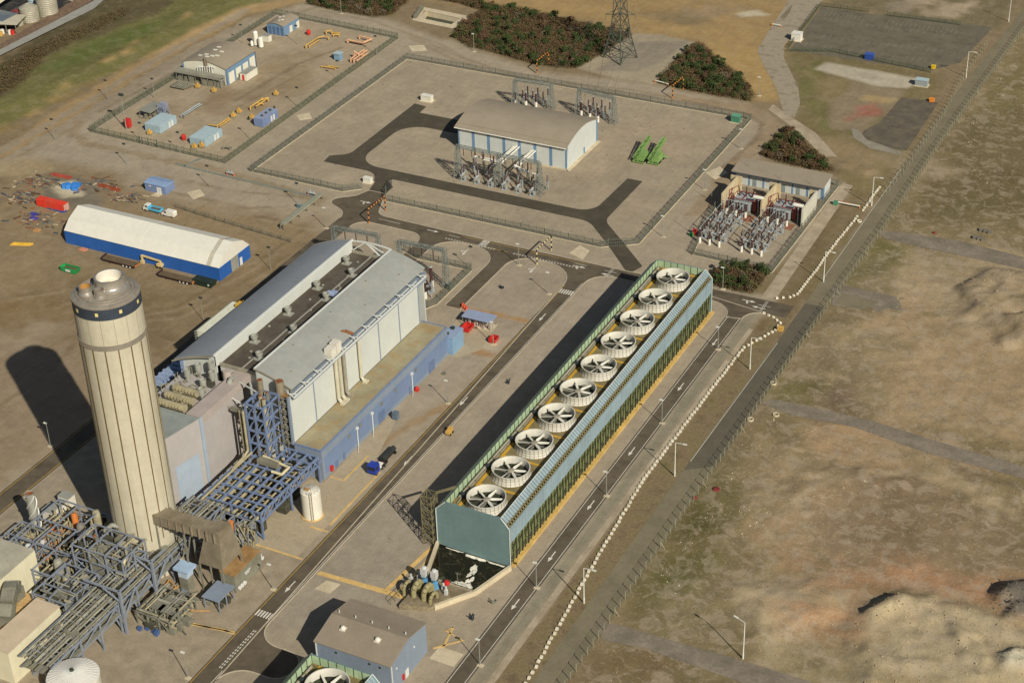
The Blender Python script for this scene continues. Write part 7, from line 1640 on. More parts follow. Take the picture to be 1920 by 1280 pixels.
MB().box(a.x-1.1,a.x+3.6,a.y-1.1,a.y-1.0,.8,1.5).box(a.x-1.1,a.x+3.6,a.y+1.0,a.y+1.1,.8,1.5).box(a.x+3.5,a.x+3.62,a.y-1,a.y+1,.8,1.5).box(a.x-1.15,a.x-1.05,a.y-1,a.y+1,.8,2.0).build('bed_side', M_AQ, v)
for x in (a.x-2.2,a.x+2.4):
    for s in (-1, 1): w_ = MB().cyl((x,a.y+s*.8,.42),(x,a.y+s*1.06,.42),.42,n=12).build('wheel', M_TYRE, v); MB().cyl((x,a.y+s*1.05,.42),(x,a.y+s*1.08,.42),.22,n=8).build('rim', M_GALV, w_)
a = G(318,405); v = thing('white_van', 'white panel van parked beyond the tent, right of the blue flatbed', 'van', (a.x,a.y,0))
MB().extrude([(a.x-2.5,.45),(a.x+2.4,.45),(a.x+2.45,1.9),(a.x+2.2,2.15),(a.x-.9,2.15),(a.x-1.7,1.35),(a.x-2.5,1.1)], 'y', a.y-.95, a.y+.95).build('body', M_WPIPE, v); MB().extrude([(a.x-1.72,1.38),(a.x-1.02,2.06),(a.x-1.06,2.08),(a.x-1.76,1.4)], 'y', a.y-.8, a.y+.8).box(a.x-1.3,a.x-.5,a.y-.98,a.y-.95,1.35,1.95).build('window', MATS['dark_glass'], v)
for x in (a.x-1.6,a.x+1.5):
    for s in (-1, 1): w_ = MB().cyl((x,a.y+s*.72,.36),(x,a.y+s*.98,.36),.36,n=12).build('wheel', M_TYRE, v); MB().cyl((x,a.y+s*.97,.36),(x,a.y+s*1.0,.36),.2,n=8).build('rim', M_GALV, w_)
# blue sheet heap on pale ground, other yard oddments
a = G(135,352); q = MB()
for k in range(9): q.obox((a.x+random.uniform(-3,3),a.y+random.uniform(-1.5,1.5),0),random.uniform(1.2,3),random.uniform(.8,2),random.uniform(.4,1.6),random.uniform(0,3))
tag(q.build('blue_tarpaulin', mat('tarp_blue', S(62,128,196), .5, var=.1), None, (a.x,a.y,0)), 'crumpled bright blue tarpaulin heap on the pale patch of the scrap yard', 'tarpaulin')
for i, (u, v, L, rot, c_, lab) in enumerate(((202,354,9,-.1,S(150,74,46),'long rusty red beam at the right of the scrap yard'),(112,332,8,.02,S(168,78,62),'stack of pinkish red bars at the far side of the scrap yard'),(104,395,7,-.05,S(52,84,140),'blue sheet metal lying against the orange red container'),(60,404,2.6,0,S(70,68,150),'farther of two violet blue boxes near the scrap yard'),(60,412,2.6,0,S(76,72,154),'nearer of two violet blue boxes near the scrap yard'),(38,460,6.5,.35,S(212,170,62),'yellow beam lying alone on the brown yard near the left edge'),(66,434,1.6,0,S(188,140,84),'tan crate on the brown ground below the scrap yard'),(153,470,2.2,0,S(206,138,110),'salmon pink machine at the left end of the tent side'))):
    p = G(u, v); b = MB()
    for k in range(3): b.obox((p.x+.3*k,p.y+k*.45,.05*k),L,.4,.35+.1*k,rot)
    tag(b.build(('steel_beam','bar_stack','sheet_metal','storage_box','storage_box','yellow_beam','crate','small_machine')[i], mat('yard_item_%s' % ('abcdefgh'[i]), c_, .7, var=.15), None, (p.x,p.y,0)), lab, ('beam','bars','sheet metal','box','box','beam','crate','machine')[i])
SCR = [S(92,66,50), S(92,92,84), S(134,88,64), S(120,110,88), S(76,80,88), S(164,150,124)]
for ci, c_ in enumerate(SCR):
    q = MB()
    for k in range(60):
        u, v = random.choice([(random.gauss(45,16), random.gauss(372,8)), (random.gauss(75,20), random.gauss(343,6)), (random.gauss(185,26), random.gauss(346,8)), (random.gauss(70,26), random.gauss(412,10)), (random.gauss(240,14), random.gauss(372,5))])
        p = G(u, v); L = random.uniform(.3,2.8); a = random.choice((-.1,0,.15,.9,1.4)); q.obox((p.x,p.y,0),L,random.uniform(.1,.45),random.uniform(.1,.5),a+random.uniform(-.2,.2))
    o = q.build('scrap', mat('scrap_%s' % 'abcdef'[ci], c_, .8, var=.25), None, (-380,400,0)); o['kind'] = 'stuff'
# ------------------------------------------------------------------ things beside the plant road
a = G(707,882); v = thing('tractor_unit', 'blue lorry tractor unit parked on the verge of the plant road', 'lorry', (a.x,a.y,0)); M_LB = mat('lorry_blue', S(40,62,150), .45)
MB().box(a.x-1.2,a.x+1.2,a.y-2.6,a.y-.4,.8,3.1).build('cab', M_LB, v); MB().box(a.x-1.05,a.x+1.05,a.y-2.66,a.y-2.6,1.8,2.7).box(a.x+1.2,a.x+1.25,a.y-2.3,a.y-1.1,1.9,2.6).build('window', MATS['dark_glass'], v); MB().box(a.x-.5,a.x+.5,a.y-.4,a.y+3.0,.7,.95).build('chassis', M_OXID, v); MB().cyl((a.x-1,a.y+.4,1.2),(a.x+1,a.y+.4,1.2),.4,n=10).obox((a.x,a.y+1.6,1.0),1.3,1.3,.25).build('fifth_wheel', M_WPIPE, v)
for y in (a.y-1.7,a.y+1.2,a.y+2.4):
    for s in (-1, 1): w_ = MB().cyl((a.x+s*.8,y,.5),(a.x+s*1.15,y,.5),.5,n=12).build('wheel', M_TYRE, v); MB().cyl((a.x+s*1.14,y,.5),(a.x+s*1.18,y,.5),.26,n=8).build('rim', M_GALV, w_)
a = G(727,858); v = thing('dark_trailer', 'low dark tank trailer just beyond the blue tractor unit', 'trailer', (a.x,a.y,0)); MB().cyl((a.x,a.y-2.6,1.1),(a.x,a.y+3.2,1.1),.75,n=14).build('tank', mat('dark_tank', S(50,52,50), .5), v); MB().box(a.x-.6,a.x+.6,a.y-2.6,a.y+3,.3,.5).build('chassis', M_OXID, v)
for y in (a.y-2,a.y+2.4):
    for s in (-1, 1): MB().cyl((a.x+s*.75,y,.45),(a.x+s*1.05,y,.45),.45,n=12).build('wheel', M_TYRE, v)
a = G(843,813); v = thing('yellow_dumper', 'small yellow dumper standing right of the plant road', 'dumper', (a.x,a.y,0)); MB().obox((a.x,a.y-.5,.5),1.3,1.3,.8).obox((a.x,a.y+.5,.5),1.1,.9,1.3).build('body', M_YELP, v); q = MB()
for dx in (-.6,.6):
    for dy in (-.7,.7): q.cyl((a.x+dx-.12,a.y+dy,.35),(a.x+dx+.12,a.y+dy,.35),.35,n=10)
q.build('wheel', M_TYRE, v)
a = G(866,606); sh = thing('cycle_shelter', 'blue roofed open gas bottle shelter beyond the end of the blue annex', 'shelter', (a.x+4,a.y,0)); x0, y0 = G(864,596).x, G(925,613).y; x0 = G(864,594,2.8).x; x1 = G(920,606,2.8).x; y0 = G(918,606,2.8).y; y1 = G(926,592,2.8).y
MB().extrude([(y0,2.75),(y1,3.05),(y1,3.2),(y0,2.9)], 'x', x0, x1).build('roof', M_PURR, sh)
for k in range(5):
    for y in (y0+.2,y1-.2): MB().bar((x0+.3+k*(x1-x0-.6)/4,y,0),(x0+.3+k*(x1-x0-.6)/4,y,2.8),.14).build('post', M_GALV, sh)
MB().box(x0,x1,y0,y1,0,.12).build('floor_slab', CONL, sh); q = MB()
for k in range(22): x = x0+.8+k*(x1-x0-1.6)/21; q.cyl((x,y0+random.uniform(.8,2),.1),(x,y0+random.uniform(.8,2),1.6),.2,n=8)
q.build('gas_bottle', mat('bottle_mix', S(170,150,140), .5, var=.6, scale=2), sh, kind='stuff')
for u, v, L, w_, lab in ((877,618,2.8,3.4,'larger red skip in front of the blue roofed shelter'),(926,640,2.2,2.6,'smaller red skip by the kerb of the plant road')): skip(u, v, L, w_, 1.5, M_RED, lab)
a = G(868,575); q = MB(); 
for k in range(3): q.obox((a.x+k*.9,a.y-.5*k,0),.5,1.3,1.0,.4)
tag(q.build('road_barrier', mat('barrier_orange', S(220,96,66), .6), None, (a.x,a.y,0)), 'orange plastic barriers closing the stub road by the blue shelter', 'barrier')
# green mobile screens in the substation
M_LIME = mat('lime_green', S(122,152,84), .5, var=.12)
for (u, v), lab in (((1203,303),'left of the two lime green lattice conveyors on the substation gravel'), ((1231,306),'right of the two lime green lattice conveyors on the substation gravel')):
    p = G(u, v); g = thing('mobile_conveyor', lab, 'conveyor', (p.x,p.y,0), 'lime green mobile conveyors'); x, y = p.x-1, p.y-1
    q = MB(); lattice(q, (x-.6,y-1,1.4), (x-.6,y+11.5,4.4), 1.5, 1.1, 9, .2); q.bar((x-.6,y-1,1.6),(x-.6,y+11.5,4.6),.4,.1); q.build('boom', M_LIME, g)
    MB().box(x-1.4,x+2.2,y-.5,y+5.4,.9,1.6).obox((x+1.2,y+1.4,1.6),1.8,2.4,1.5).obox((x+.9,y+4.2,1.6),1.6,1.6,1.0).bar((x-1.6,y-.8,.5),(x+2.6,y-.8,.5),.3).bar((x+2.2,y+4,1.3),(x+3.6,y+5,.9),.3).build('body', M_LIME, g)
    q = MB()
    for dx in (-1.1,2.0):
        for dy in (.8,2.0,4.4): q.cyl((x+dx-.2,y+dy,.5),(x+dx+.2,y+dy,.5),.5,n=10)
    q.build('wheel', M_TYRE, g); MB().bar((x-.6,y+7,0),(x-.6,y+7,3),.14).bar((x+2.2,y-.5,0),(x+2.2,y-.5,1),.16).build('jack_leg', M_LIME, g)
# small cabinets and kiosks
def kiosk(name, u, v, dx, dy, h, m_, mr, lab, cat, base=True):
    p = G(u, v); k = thing(name, lab, cat, (p.x,p.y,0)); MB().obox((p.x,p.y,.1),dx,dy,h).build('body', m_, k); MB().obox((p.x,p.y,h+.1),dx+.25,dy+.25,.14).build('lid', mr, k)
    if base: MB().obox((p.x,p.y,0),dx+1,dy+1,.1).build('base_slab', CONL, k)
    return k
kiosk('generator_cabinet',801,189,4.2,2.0,2.0,M_LTW,M_WPIPE,'white generator cabinet on a slab at the far end of the substation tarmac','cabinet')
kiosk('green_kiosk',1380,228,3.0,2.4,2.3,mat('kiosk_green', S(76,128,100), .55),mat('kiosk_green_roof', S(104,156,124), .55),'green kiosk inside the far right corner of the substation fence','kiosk')
kiosk('gate_cabinet',690,342,2.8,1.6,1.6,M_WPIPE,M_WPIPE,'white cabinet just inside the substation gate','cabinet')
kiosk('gatehouse',1494,75,3.6,3.2,2.8,M_WPIPE,M_WPIPE,'small white gatehouse at the corner of the empty car park','gatehouse')
kiosk('blue_bin',1630,111,3.2,2.2,2.0,mat('bin_blue', S(50,78,148), .5),mat('bin_blue_lid', S(60,88,156), .5),'blue bin store on the near edge of the empty car park','bin',False)
kiosk('grey_hut',1728,160,4.4,2.6,2.2,mat('hut_grey', S(150,154,150), .6),M_SKYR,'small grey hut near the pale slab beside the public road','hut')
kiosk('grit_bin',1463,620,1.5,1.2,1.1,M_YELP,M_YELP,'yellow grit bin at the junction with the public road','grit bin',False)
kiosk('grit_bin',1750,129,1.4,1.2,1.1,mat('bright_yellow', S(224,186,40), .5),mat('bright_yellow', S(224,186,40), .5),'bright yellow grit bin at the near corner of the car park','grit bin',False)
kiosk('grit_bin',1747,191,1.6,1.2,1.1,mat('bright_orange', S(232,140,50), .5),mat('bright_orange', S(232,140,50), .5),'orange grit bin on the dark yard beside the public road','grit bin',False)
kiosk('roadside_cabinet',562,389,1.4,1.2,1.3,mat('cab_blue', S(98,120,126), .6),M_VENT,'grey blue cabinet by the low wall west of the gate','cabinet',False)
for u, v, lab in ((1061,345+360,'pipe stand in the tower shade'),): pass
for i, (u, v, lab) in enumerate(((432,329,'grey and red pressure valve set on the cable trough, left one'), (585,367,'grey and red pressure valve set on the cable trough, right one'))):
    p = G(u, v); q = thing('valve_set', lab, 'valve', (p.x,p.y,0), 'valve sets on the cable trough'); MB().cyl((p.x-1.4,p.y,1.0),(p.x+1.4,p.y,1.0),.35,n=8).cyl((p.x-.6,p.y,1),(p.x-.6,p.y,2),.25,n=8).cyl((p.x+.7,p.y,1),(p.x+.7,p.y,1.9),.25,n=8).build('pipe', M_EQ, q); MB().bar((p.x-1.4,p.y,0),(p.x-1.4,p.y,1),.4).bar((p.x+1.4,p.y,0),(p.x+1.4,p.y,1),.4).build('stand', mat('orange_stand', S(196,104,72), .6), q)
for i, (u, v, lab) in enumerate(((833,702,'grey valve chamber stack on the verge between annex and plant road'),(925,1130,'grey mast base lying right of the blue pump house'),(885,1160,'small dark valve on a slab near the basin wall'),(942,540,'small dark fitting on the gravel island'),(952,718,'cluster of dark pegs on the gravel beside the plant road'))):
    p = G(u, v); q = MB()
    for k in range(4): q.bar((p.x+random.uniform(-.6,.6),p.y+random.uniform(-.6,.6),0),(p.x+random.uniform(-.9,.9),p.y+random.uniform(-.9,.9),random.uniform(.6,1.5)),.22)
    q.obox((p.x,p.y,0),.8,.8,.5); tag(q.build('ground_fitting', M_PLANTG if i in (0,1) else M_MOTOR, None, (p.x,p.y,0)), lab, 'fitting')
for i, (u, v, lab) in enumerate(((1058,1055+0,''),)): pass
# concrete cable trough and low wall west of the gate
struct('cable_trough', offset_strip(MB(), PX((330,307),(345,312),(432,333),(600,372)), .9, 0, .25), mat('trough_cover', S(124,126,112), .85, var=.1)); struct('cable_trough', offset_strip(MB(), PX((378,298),(345,312)), .9, 0, .25), MATS['trough_cover'])
a, b = G(602,374), G(597,446); w = thing('pipe_culvert', 'raised grey covered pipe bridge crossing west of the substation gate', 'covered pipe bridge', (a.x,(a.y+b.y)/2,0)); MB().bar((a.x,a.y,2.2),(a.x+.3,b.y,2.2),1.7,.3).build('deck', mat('culvert_grey', S(140,140,120), .8, var=.08), w)
q = MB()
for k in range(6): y = a.y+(b.y-a.y)*k/5; q.bar((a.x-.6,y,0),(a.x-.6,y,2.1),.24).bar((a.x+.6,y,0),(a.x+.6,y,2.1),.24)
q.build('leg', M_GALV, w); MB().cyl((a.x-.3,a.y,1.7),(a.x-.1,b.y,1.7),.3,n=8).cyl((a.x+.4,a.y,1.7),(a.x+.6,b.y,1.7),.22,n=8).build('pipe', M_TANP, w)
# ------------------------------------------------------------------ fences, lamps, blocks, gauges
M_FEN = mat('fence_grey_green', S(104,108,94), .6, metal=.2, var=.15); M_FENG = mat('fence_green', S(94,100,78), .6, var=.15)
M_POSTC = mat('concrete_post', S(156,148,118), .85, var=.12)
def along(L, step):
    out = []
    for a, b in zip(L[:-1], L[1:]):
        a, b = Vector(a[:2]), Vector(b[:2]); d = (b-a).length; n = max(1, round(d/step)); ang = math.atan2(b.y-a.y, b.x-a.x)
        for k in range(n): out.append((a.lerp(b, k/n), ang, d/n))
    out.append((Vector(L[-1][:2]), 0, 0)); return out
def fence(name, lab, L, h=2.6, step=2.75, m_=None, pale=.32, kerbm=None):
    m_ = m_ or M_FEN; o = L[0]; t = thing(name, lab, 'fence', (o[0],o[1],0)); A = along(L, step)
    pm = MB().box(-.07,.07,-.07,.07,0,h+.15).build('post', m_); d = pm.data; bpy.data.objects.remove(pm)
    for p, a, _ in A[:300]: linkmesh('post', d, t, (p.x-o[0],p.y-o[1],0), a)
    r = MB(); q = MB()
    for a, b in zip(L[:-1], L[1:]):
        for z in (.35, h-.45): r.bar((*a[:2],z),(*b[:2],z),.06)
    for p, ang, dd in along(L, pale)[:-1]:
        dx, dy = math.cos(ang)*.05, math.sin(ang)*.05; nx, ny = -math.sin(ang)*.012, math.cos(ang)*.012
        q.add([(p.x-dx-nx,p.y-dy-ny,.05),(p.x+dx-nx,p.y+dy-ny,.05),(p.x+dx-nx,p.y+dy-ny,h),(p.x-dx-nx,p.y-dy-ny,h),(p.x-dx+nx,p.y-dy+ny,.05),(p.x+dx+nx,p.y+dy+ny,.05),(p.x+dx+nx,p.y+dy+ny,h),(p.x-dx+nx,p.y-dy+ny,h)], [(0,1,2,3),(4,7,6,5),(0,4,5,1),(3,2,6,7),(0,3,7,4),(1,5,6,2)])
    r.build('rail', m_, t); q.build('pale', m_, t, kind='stuff')
    if kerbm: offset_strip(MB(), L, .45, 0, .14).build('kerb', kerbm, t)
    return t
sr = G(1201,454); st_ = G(1403,231)
fence('palisade_fence','grey palisade fence round the substation, west and north sides and the near left length',[(-285.9,434.6),(-290.8,430.3),(-327.5,430.3),(-327.6,536.9),(st_.x,536.6)], kerbm=CONL)
fence('palisade_fence','grey palisade fence along the east side of the substation beside the service track',[(st_.x,536.6),(sr.x,437.0),(-190.3,434.8)], kerbm=CONL)
fence('palisade_fence','grey palisade fence between the substation and the plant cross road',[(-195.0,431.8),(-197,430.3),(-274.3,430.2),(-276.6,434.4)], kerbm=CONL)
for (a, b), lab in ((((-276.6,434.4),(-278.6,441.6)),'dark steel gate leaf standing open at the substation entrance'), (((-195.0,431.8),(-190.3,434.8)),'closed grey gate across the eastern substation road')):
    t = thing('steel_gate', lab, 'gate', (a[0],a[1],0)); q = MB(); A_, B_ = Vector(a), Vector(b)
    for z in (.2,1.3,2.5): q.bar((*A_,z),(*B_,z),.1)
    for k in range(9): p = A_.lerp(B_, k/8); q.bar((p.x,p.y,.1),(p.x,p.y,2.7),.1)
    q.build('leaf', M_MOTOR if 'dark' in lab else M_FEN, t); MB().bar((*A_,0),(*A_,3.1),.26).build('gate_post', M_FEN, t)
gx = [G(503,26), G(749,71)]
GF = [(-343,432.2),(-339.4,432.2),(-341.4,553.4)]
fence('compound_fence','green grey fence of the gas compound on the side facing the substation',[(-339.4,432.2),(-341.4,553.4)], 2.6, 2.9, M_FENG)
fence('compound_fence','green grey fence of the gas compound along its near front side',[(-339.4,432.2),(-369.0,433.2)], 2.6, 2.9, M_FENG)
fence('compound_fence','green grey fence of the gas compound on its west side and corner',[(-376.6,433.4),(-399.2,434),(-401,556.6)], 2.6, 2.9, M_FENG)
fence('compound_fence','green grey fence of the gas compound along its far side',[(-401,556.6),(-384,556.0),(-341.4,553.4)], 2.6, 2.9, M_FENG)
t = thing('compound_gate', 'dark green double gate in the near front fence of the gas compound', 'gate', (-373,433.3,0)); q = MB()
for z in (.2,1.3,2.5): q.bar((-376.6,433.4,z),(-369,433.2,z),.1)
for k in range(7): q.bar((-376.6+k*1.26,433.4,.1),(-376.6+k*1.26,433.4,2.7),.1)
q.build('leaf', mat('gate_green', S(62,82,66), .6), t); MB().bar((-376.6,433.4,0),(-376.6,433.4,3),.24).bar((-369,433.2,0),(-369,433.2,3),.24).bar((-372.8,433.3,0),(-372.8,433.3,2.9),.2).build('gate_post', MATS['gate_green'], t)
fence('yard_fence','grey palisade fence round the fenced transformer yard',[(-174.5,470.5),(-169.3,437.4),(-143.6,436.6),(-143.2,499.5),(-177.5,500.2)], 2.6, 2.75, None, .32, CONL)
FX = PX((884,508),(819,571),(787,584)); fence('yard_fence','grey palisade fence round the transformers at the far end of the turbine hall',[(-252,403.4),PX((778,484))[0],FX[0],FX[1],FX[2]], 2.6, 2.75, None, .32, CONL)
fence('car_park_fence','low dark green fence along the near edge of the empty car park',PX((1475,97),(1560,98),(1745,137)), 1.8, 3, mat('dark_green_fence', S(74,84,62), .7), .4)
fence('car_park_fence','low dark green fence along the top left edge of the empty car park',PX((1478,92),(1538,12),(1628,24)), 1.8, 3, MATS['dark_green_fence'], .4)
fence('car_park_fence','low dark green fence along the upper right edge of the empty car park',PX((1663,30),(1800,48)), 1.8, 3, MATS['dark_green_fence'], .4)
fence('mesh_fence','faint wire fence between the vehicles and the hall in the brown yard',PX((330,390),(405,414),(545,455)), 1.8, 4, M_FEN, .6)
fence('tank_fence','grey fence behind the long control building',[(-176,499.6),(-146,498.2)], 2.2, 2.75, None, .4) if False else None
# cranked concrete post fence of the public road
RF = [(-123.2,196),(-123.4,284),(-123.2,355),(-122.9,403),(-121.8,476),(-122.2,540),(-120.2,654),(-117.5,720)]
t = thing('security_fence', 'long wire fence on cranked concrete posts along the public road', 'fence', (-125,330,0)); o = ORG[t.name]
pm = MB().bar((0,0,0),(0,0,2.5),.14).bar((0,0,2.45),(.55,0,2.95),.12).bar((.95,0,0),(0,0,1.6),.15).build('post', M_POSTC); dfull = pm.data; bpy.data.objects.remove(pm)
pm = MB().bar((0,0,0),(0,0,2.5),.13).bar((0,0,2.45),(.55,0,2.95),.11).build('post', M_POSTC); dpost = pm.data; bpy.data.objects.remove(pm)
A = along(RF, 2.9)
for k, (p, a, _) in enumerate(A): linkmesh('post', dfull if k % 9 == 0 else dpost, t, (p.x-o[0]+.7,p.y-o[1],0))
q = MB()
for a, b in zip(RF[:-1], RF[1:]):
    for z in (.1,2.45): q.bar((a[0]+.7,a[1],z),(b[0]+.7,b[1],z),.012)
    q.bar((a[0]+1.2,a[1],2.9),(b[0]+1.2,b[1],2.9),.012)
q.build('wire', mat('wire', S(140,136,110), .6, metal=.3), t)
q = MB()
for k, (p, a, dd) in enumerate(A[:-1]):
    b = A[k+1][0]
    for j in range(5):
        f0 = j/5; c0 = p.lerp(b, f0); c1 = p.lerp(b, f0+.2); q.bar((c0.x+.7,c0.y,.1),(c1.x+.7,c1.y,2.4),.014); q.bar((c1.x+.7,c1.y,.1),(c0.x+.7,c0.y,2.4),.014)
q.build('mesh', MATS['wire'], t, kind='stuff')
LF = PX((1655,372),(1700,318),(1770,218),(1806,150),(1850,90)); t = thing('roadside_posts', 'row of plain concrete fence posts on the west side of the public road, far part', 'fence', (*LF[0],0)); o = ORG[t.name]
for p, a, _ in along(LF, 3.2): linkmesh('post', dpost, t, (p.x-o[0],p.y-o[1],0), PI)
q = MB()
for a, b in zip(LF[:-1], LF[1:]):
    for z in (.5,1.2,2.0): q.bar((*a,z),(*b,z),.035)
q.build('wire', MATS['wire'], t)
# white painted blocks
b0 = MB().obox((0,0,0),.72,.62,.46).build('concrete_block', mat('white_painted_block', S(226,216,190), .8, var=.1, scale=1.5, dirt=S(176,160,128), dirt_amt=.5), None, (0,0,0)); first = True
def row(L, step, lab, grp):
    global first
    for p, a, _ in along(PX(*L), step):
        if random.random() < .02: continue
        ob = b0 if first else b0.copy()
        if not first: COL.objects.link(ob)
        first = False; ob.location = (p.x+random.uniform(-.12,.12),p.y+random.uniform(-.12,.12),0); ob.rotation_euler = (0,0,a+random.uniform(-.12,.12)+PI*0); tag(ob, lab, 'concrete block', grp)
row([(986,1282),(1005,1250),(1100,1080),(1207,899),(1261,828),(1337,727),(1395,652),(1455,619)], 1.65, 'white painted concrete block in the long line beside the public road', 'white blocks along the public road')
row([(1455,619),(1463,606),(1450,596),(1432,588)], 1.65, 'white painted concrete block in the curve at the junction mouth', 'white blocks curving round the junction')
row([(1457,560),(1480,558),(1495,552),(1527,512),(1562,463),(1597,420),(1607,407)], 1.65, 'white painted concrete block in the line north of the junction', 'white blocks north of the junction')
row([(1618,395),(1633,374),(1649,352)], 1.6, 'white painted concrete block in the short far line by the street lamp', 'white blocks by the far street lamp')
p = G(1611,416); tag(MB().lathe([(.6,.1),(.75,.1),(.75,.5),(.6,.5),(.6,.1)], (p.x,p.y,0), 14).build('concrete_ring', MATS['white_painted_block'], None, (p.x,p.y,0)), 'white concrete ring lying by the gap in the white block line', 'concrete ring')
# lamps
M_LAMPW = mat('white_lamp_column', S(214,210,192), .5, var=.06); M_LAMPG = mat('grey_lamp_column', S(150,150,136), .5, metal=.2, var=.1); M_LAMPD = mat('dark_mast', S(62,64,58), .6)
sl_ = thing('street_lamp', 'x', 'street lamp', (0,0,0), 'tall white street lamps'); MB().cyl((0,0,0),(0,0,1.6),.2,n=8).cyl((0,0,1.6),(0,0,10.2),.15,.1,8).bar((0,0,10.2),(2.2,0,10.45),.12).build('column', M_LAMPW, sl_); MB().obox((2.5,0,10.3),1.1,.36,.22).build('lamp_head', M_LAMPW, sl_)
lp_ = thing('lamp_post', 'x', 'lamp post', (0,0,0), 'short grey lamp posts'); MB().cyl((0,0,0),(0,0,7.2),.12,.08,8).build('column', M_LAMPG, lp_); MB().obox((-.3,0,7.15),1.0,.45,.22).build('lamp_head', M_LAMPW, lp_); MB().obox((.15,-.1,0),1.4,1.0,.18).build('base_slab', CONL, lp_)
fl_ = thing('flood_light', 'x', 'floodlight', (0,0,0), 'dark floodlight masts'); MB().cyl((0,0,0),(0,0,7.8),.1,.07,8).build('mast', M_LAMPG, fl_); MB().obox((0,0,7.7),1.1,.5,.45).build('lamp_head', M_LAMPD, fl_)
ux = set()
def lamp(pr, u, v, lab, rz=0, sc=1):
    p = G(u, v)
    if pr.name not in ux: ux.add(pr.name); pr.location = (p.x,p.y,0); pr.rotation_euler = (0,0,rz); pr['label'] = lab; pr.scale = (sc,)*3; return
    dup(pr, (p.x,p.y,0), rz, lab, sc)
for u, v, lab in ((1265,892,'white street lamp at the block line opposite the middle of the long cooling tower'),(1406,692,'white street lamp at the block line just south of the junction'),(1544,528,'white street lamp at the block line just north of the junction'),(1634,386,'white street lamp beside the far short line of white blocks'),(1095,1130,'white street lamp nearest the bottom edge on the public road verge'),(1811,146,'white street lamp on the public road beside the car park'),(1891,41,'white street lamp near the top right corner of the photo')): lamp(sl_, u, v, lab)
lamp(sl_, 1393,1234,'white street lamp on the waste ground by the south east lane', PI*.9)
for u, v, lab in ((1137,929,'grey lamp post on the tower road, third from the bottom edge'),(1006,1101,'grey lamp post on the tower road beside the water basin'),(900,1246,'grey lamp post on the tower road by the blue pump house'),(1241,793,'grey lamp post on the tower road midway along the long cooling tower'),(1346,655,'grey lamp post where the tower road begins to bend'),(1355,542,'grey lamp post in front of the small scrub patch by the tower end'),(512,1104,'grey lamp post beside the machinery enclosure'),(1029,551,'grey lamp post at the rounded tip of the gravel island'),(973,497,'grey lamp post on the kerb near the striped gauge by the cross road'),(352,1270,'grey lamp post on the open concrete at the bottom edge'),(840,756,'grey lamp post on the verge beside the long blue annex'),(925,645,'grey lamp post standing over the smaller red skip'),(95,836,'grey lamp post in the shadow of the chimney'),(612,428,'grey lamp post by the raised pipe bridge west of the gate'),
    (1389,279,'grey lamp post on the service track, farthest of three beside the substation fence'),(1321,356,'grey lamp post on the service track, middle of three beside the substation fence'),(1243,444,'grey lamp post on the service track, nearest of three beside the substation fence'),(889,97,'grey lamp post in front of the large scrub patch'),(640,26,'grey lamp post in front of the scrub at the top edge'),(1423,180,'grey lamp post beside the curved concrete track'),(1325,505-145,'x')): 
    if lab != 'x': lamp(lp_, u, v, lab)
for u, v, lab in ((290,185,'floodlight mast by the west fence near the arched building'),(267,269,'floodlight mast at the front fence left of the compound gate'),(338,287,'floodlight mast at the front fence right of the compound gate'),(558,84,'floodlight mast near the small arched building'),(560,202,'floodlight mast by the inner fence beyond the lilac cabin'),(470,262,'floodlight mast by the inner fence before the lilac cabin'),(635,151,'floodlight mast by the inner fence near the small kiosk'),(238,309,'floodlight mast on open ground before the compound front fence'),(393,351,'floodlight mast beside the square chamber cover west of the gate'),(203,188,'floodlight mast on the perimeter track, left one'),(103,262,'floodlight mast on the perimeter track nearest the left edge'),(560,384,'floodlight mast by the grey blue cabinet west of the gate'),(508,506,'floodlight mast beyond the right end of the white tent'),(382,602,'floodlight mast left of the cream filter house'),(455,82,'floodlight mast behind the arched compressor building'),(1180,485-10,'x'),(884,505,'floodlight mast at the corner of the turbine hall transformer yard'),(706,104,'floodlight mast at the far inner corner of the gas compound')):
    if lab != 'x': lamp(fl_, u, v, lab)
lamp(fl_, 237,243,'tallest dark mast beside the red fire cabinet in the gas compound',0,1.7)
for u, v, lab in ((1533,419-130,'x'),): pass
for i, (u, v, lab) in enumerate(((1334,378,'left slim steel mast in the fenced transformer yard'),(1297,437,'near left slim steel mast in the fenced transformer yard'),(1469,463,'right slim steel mast in the fenced transformer yard'),(1404,340,'slim steel mast before the control building, left'),(1462,362,'slim steel mast before the control building, middle'),(1519,372,'slim steel mast before the control building, right'))):
    p = G(u, v); s = thing('lightning_mast', lab, 'mast', (p.x,p.y,0), 'slim masts in the transformer yard'); MB().cyl((p.x,p.y,0),(p.x,p.y,7.5),.1,.06,6).build('mast', M_LAMPG, s); MB().obox((p.x,p.y,0),.6,.6,.2).build('base', CONL, s)
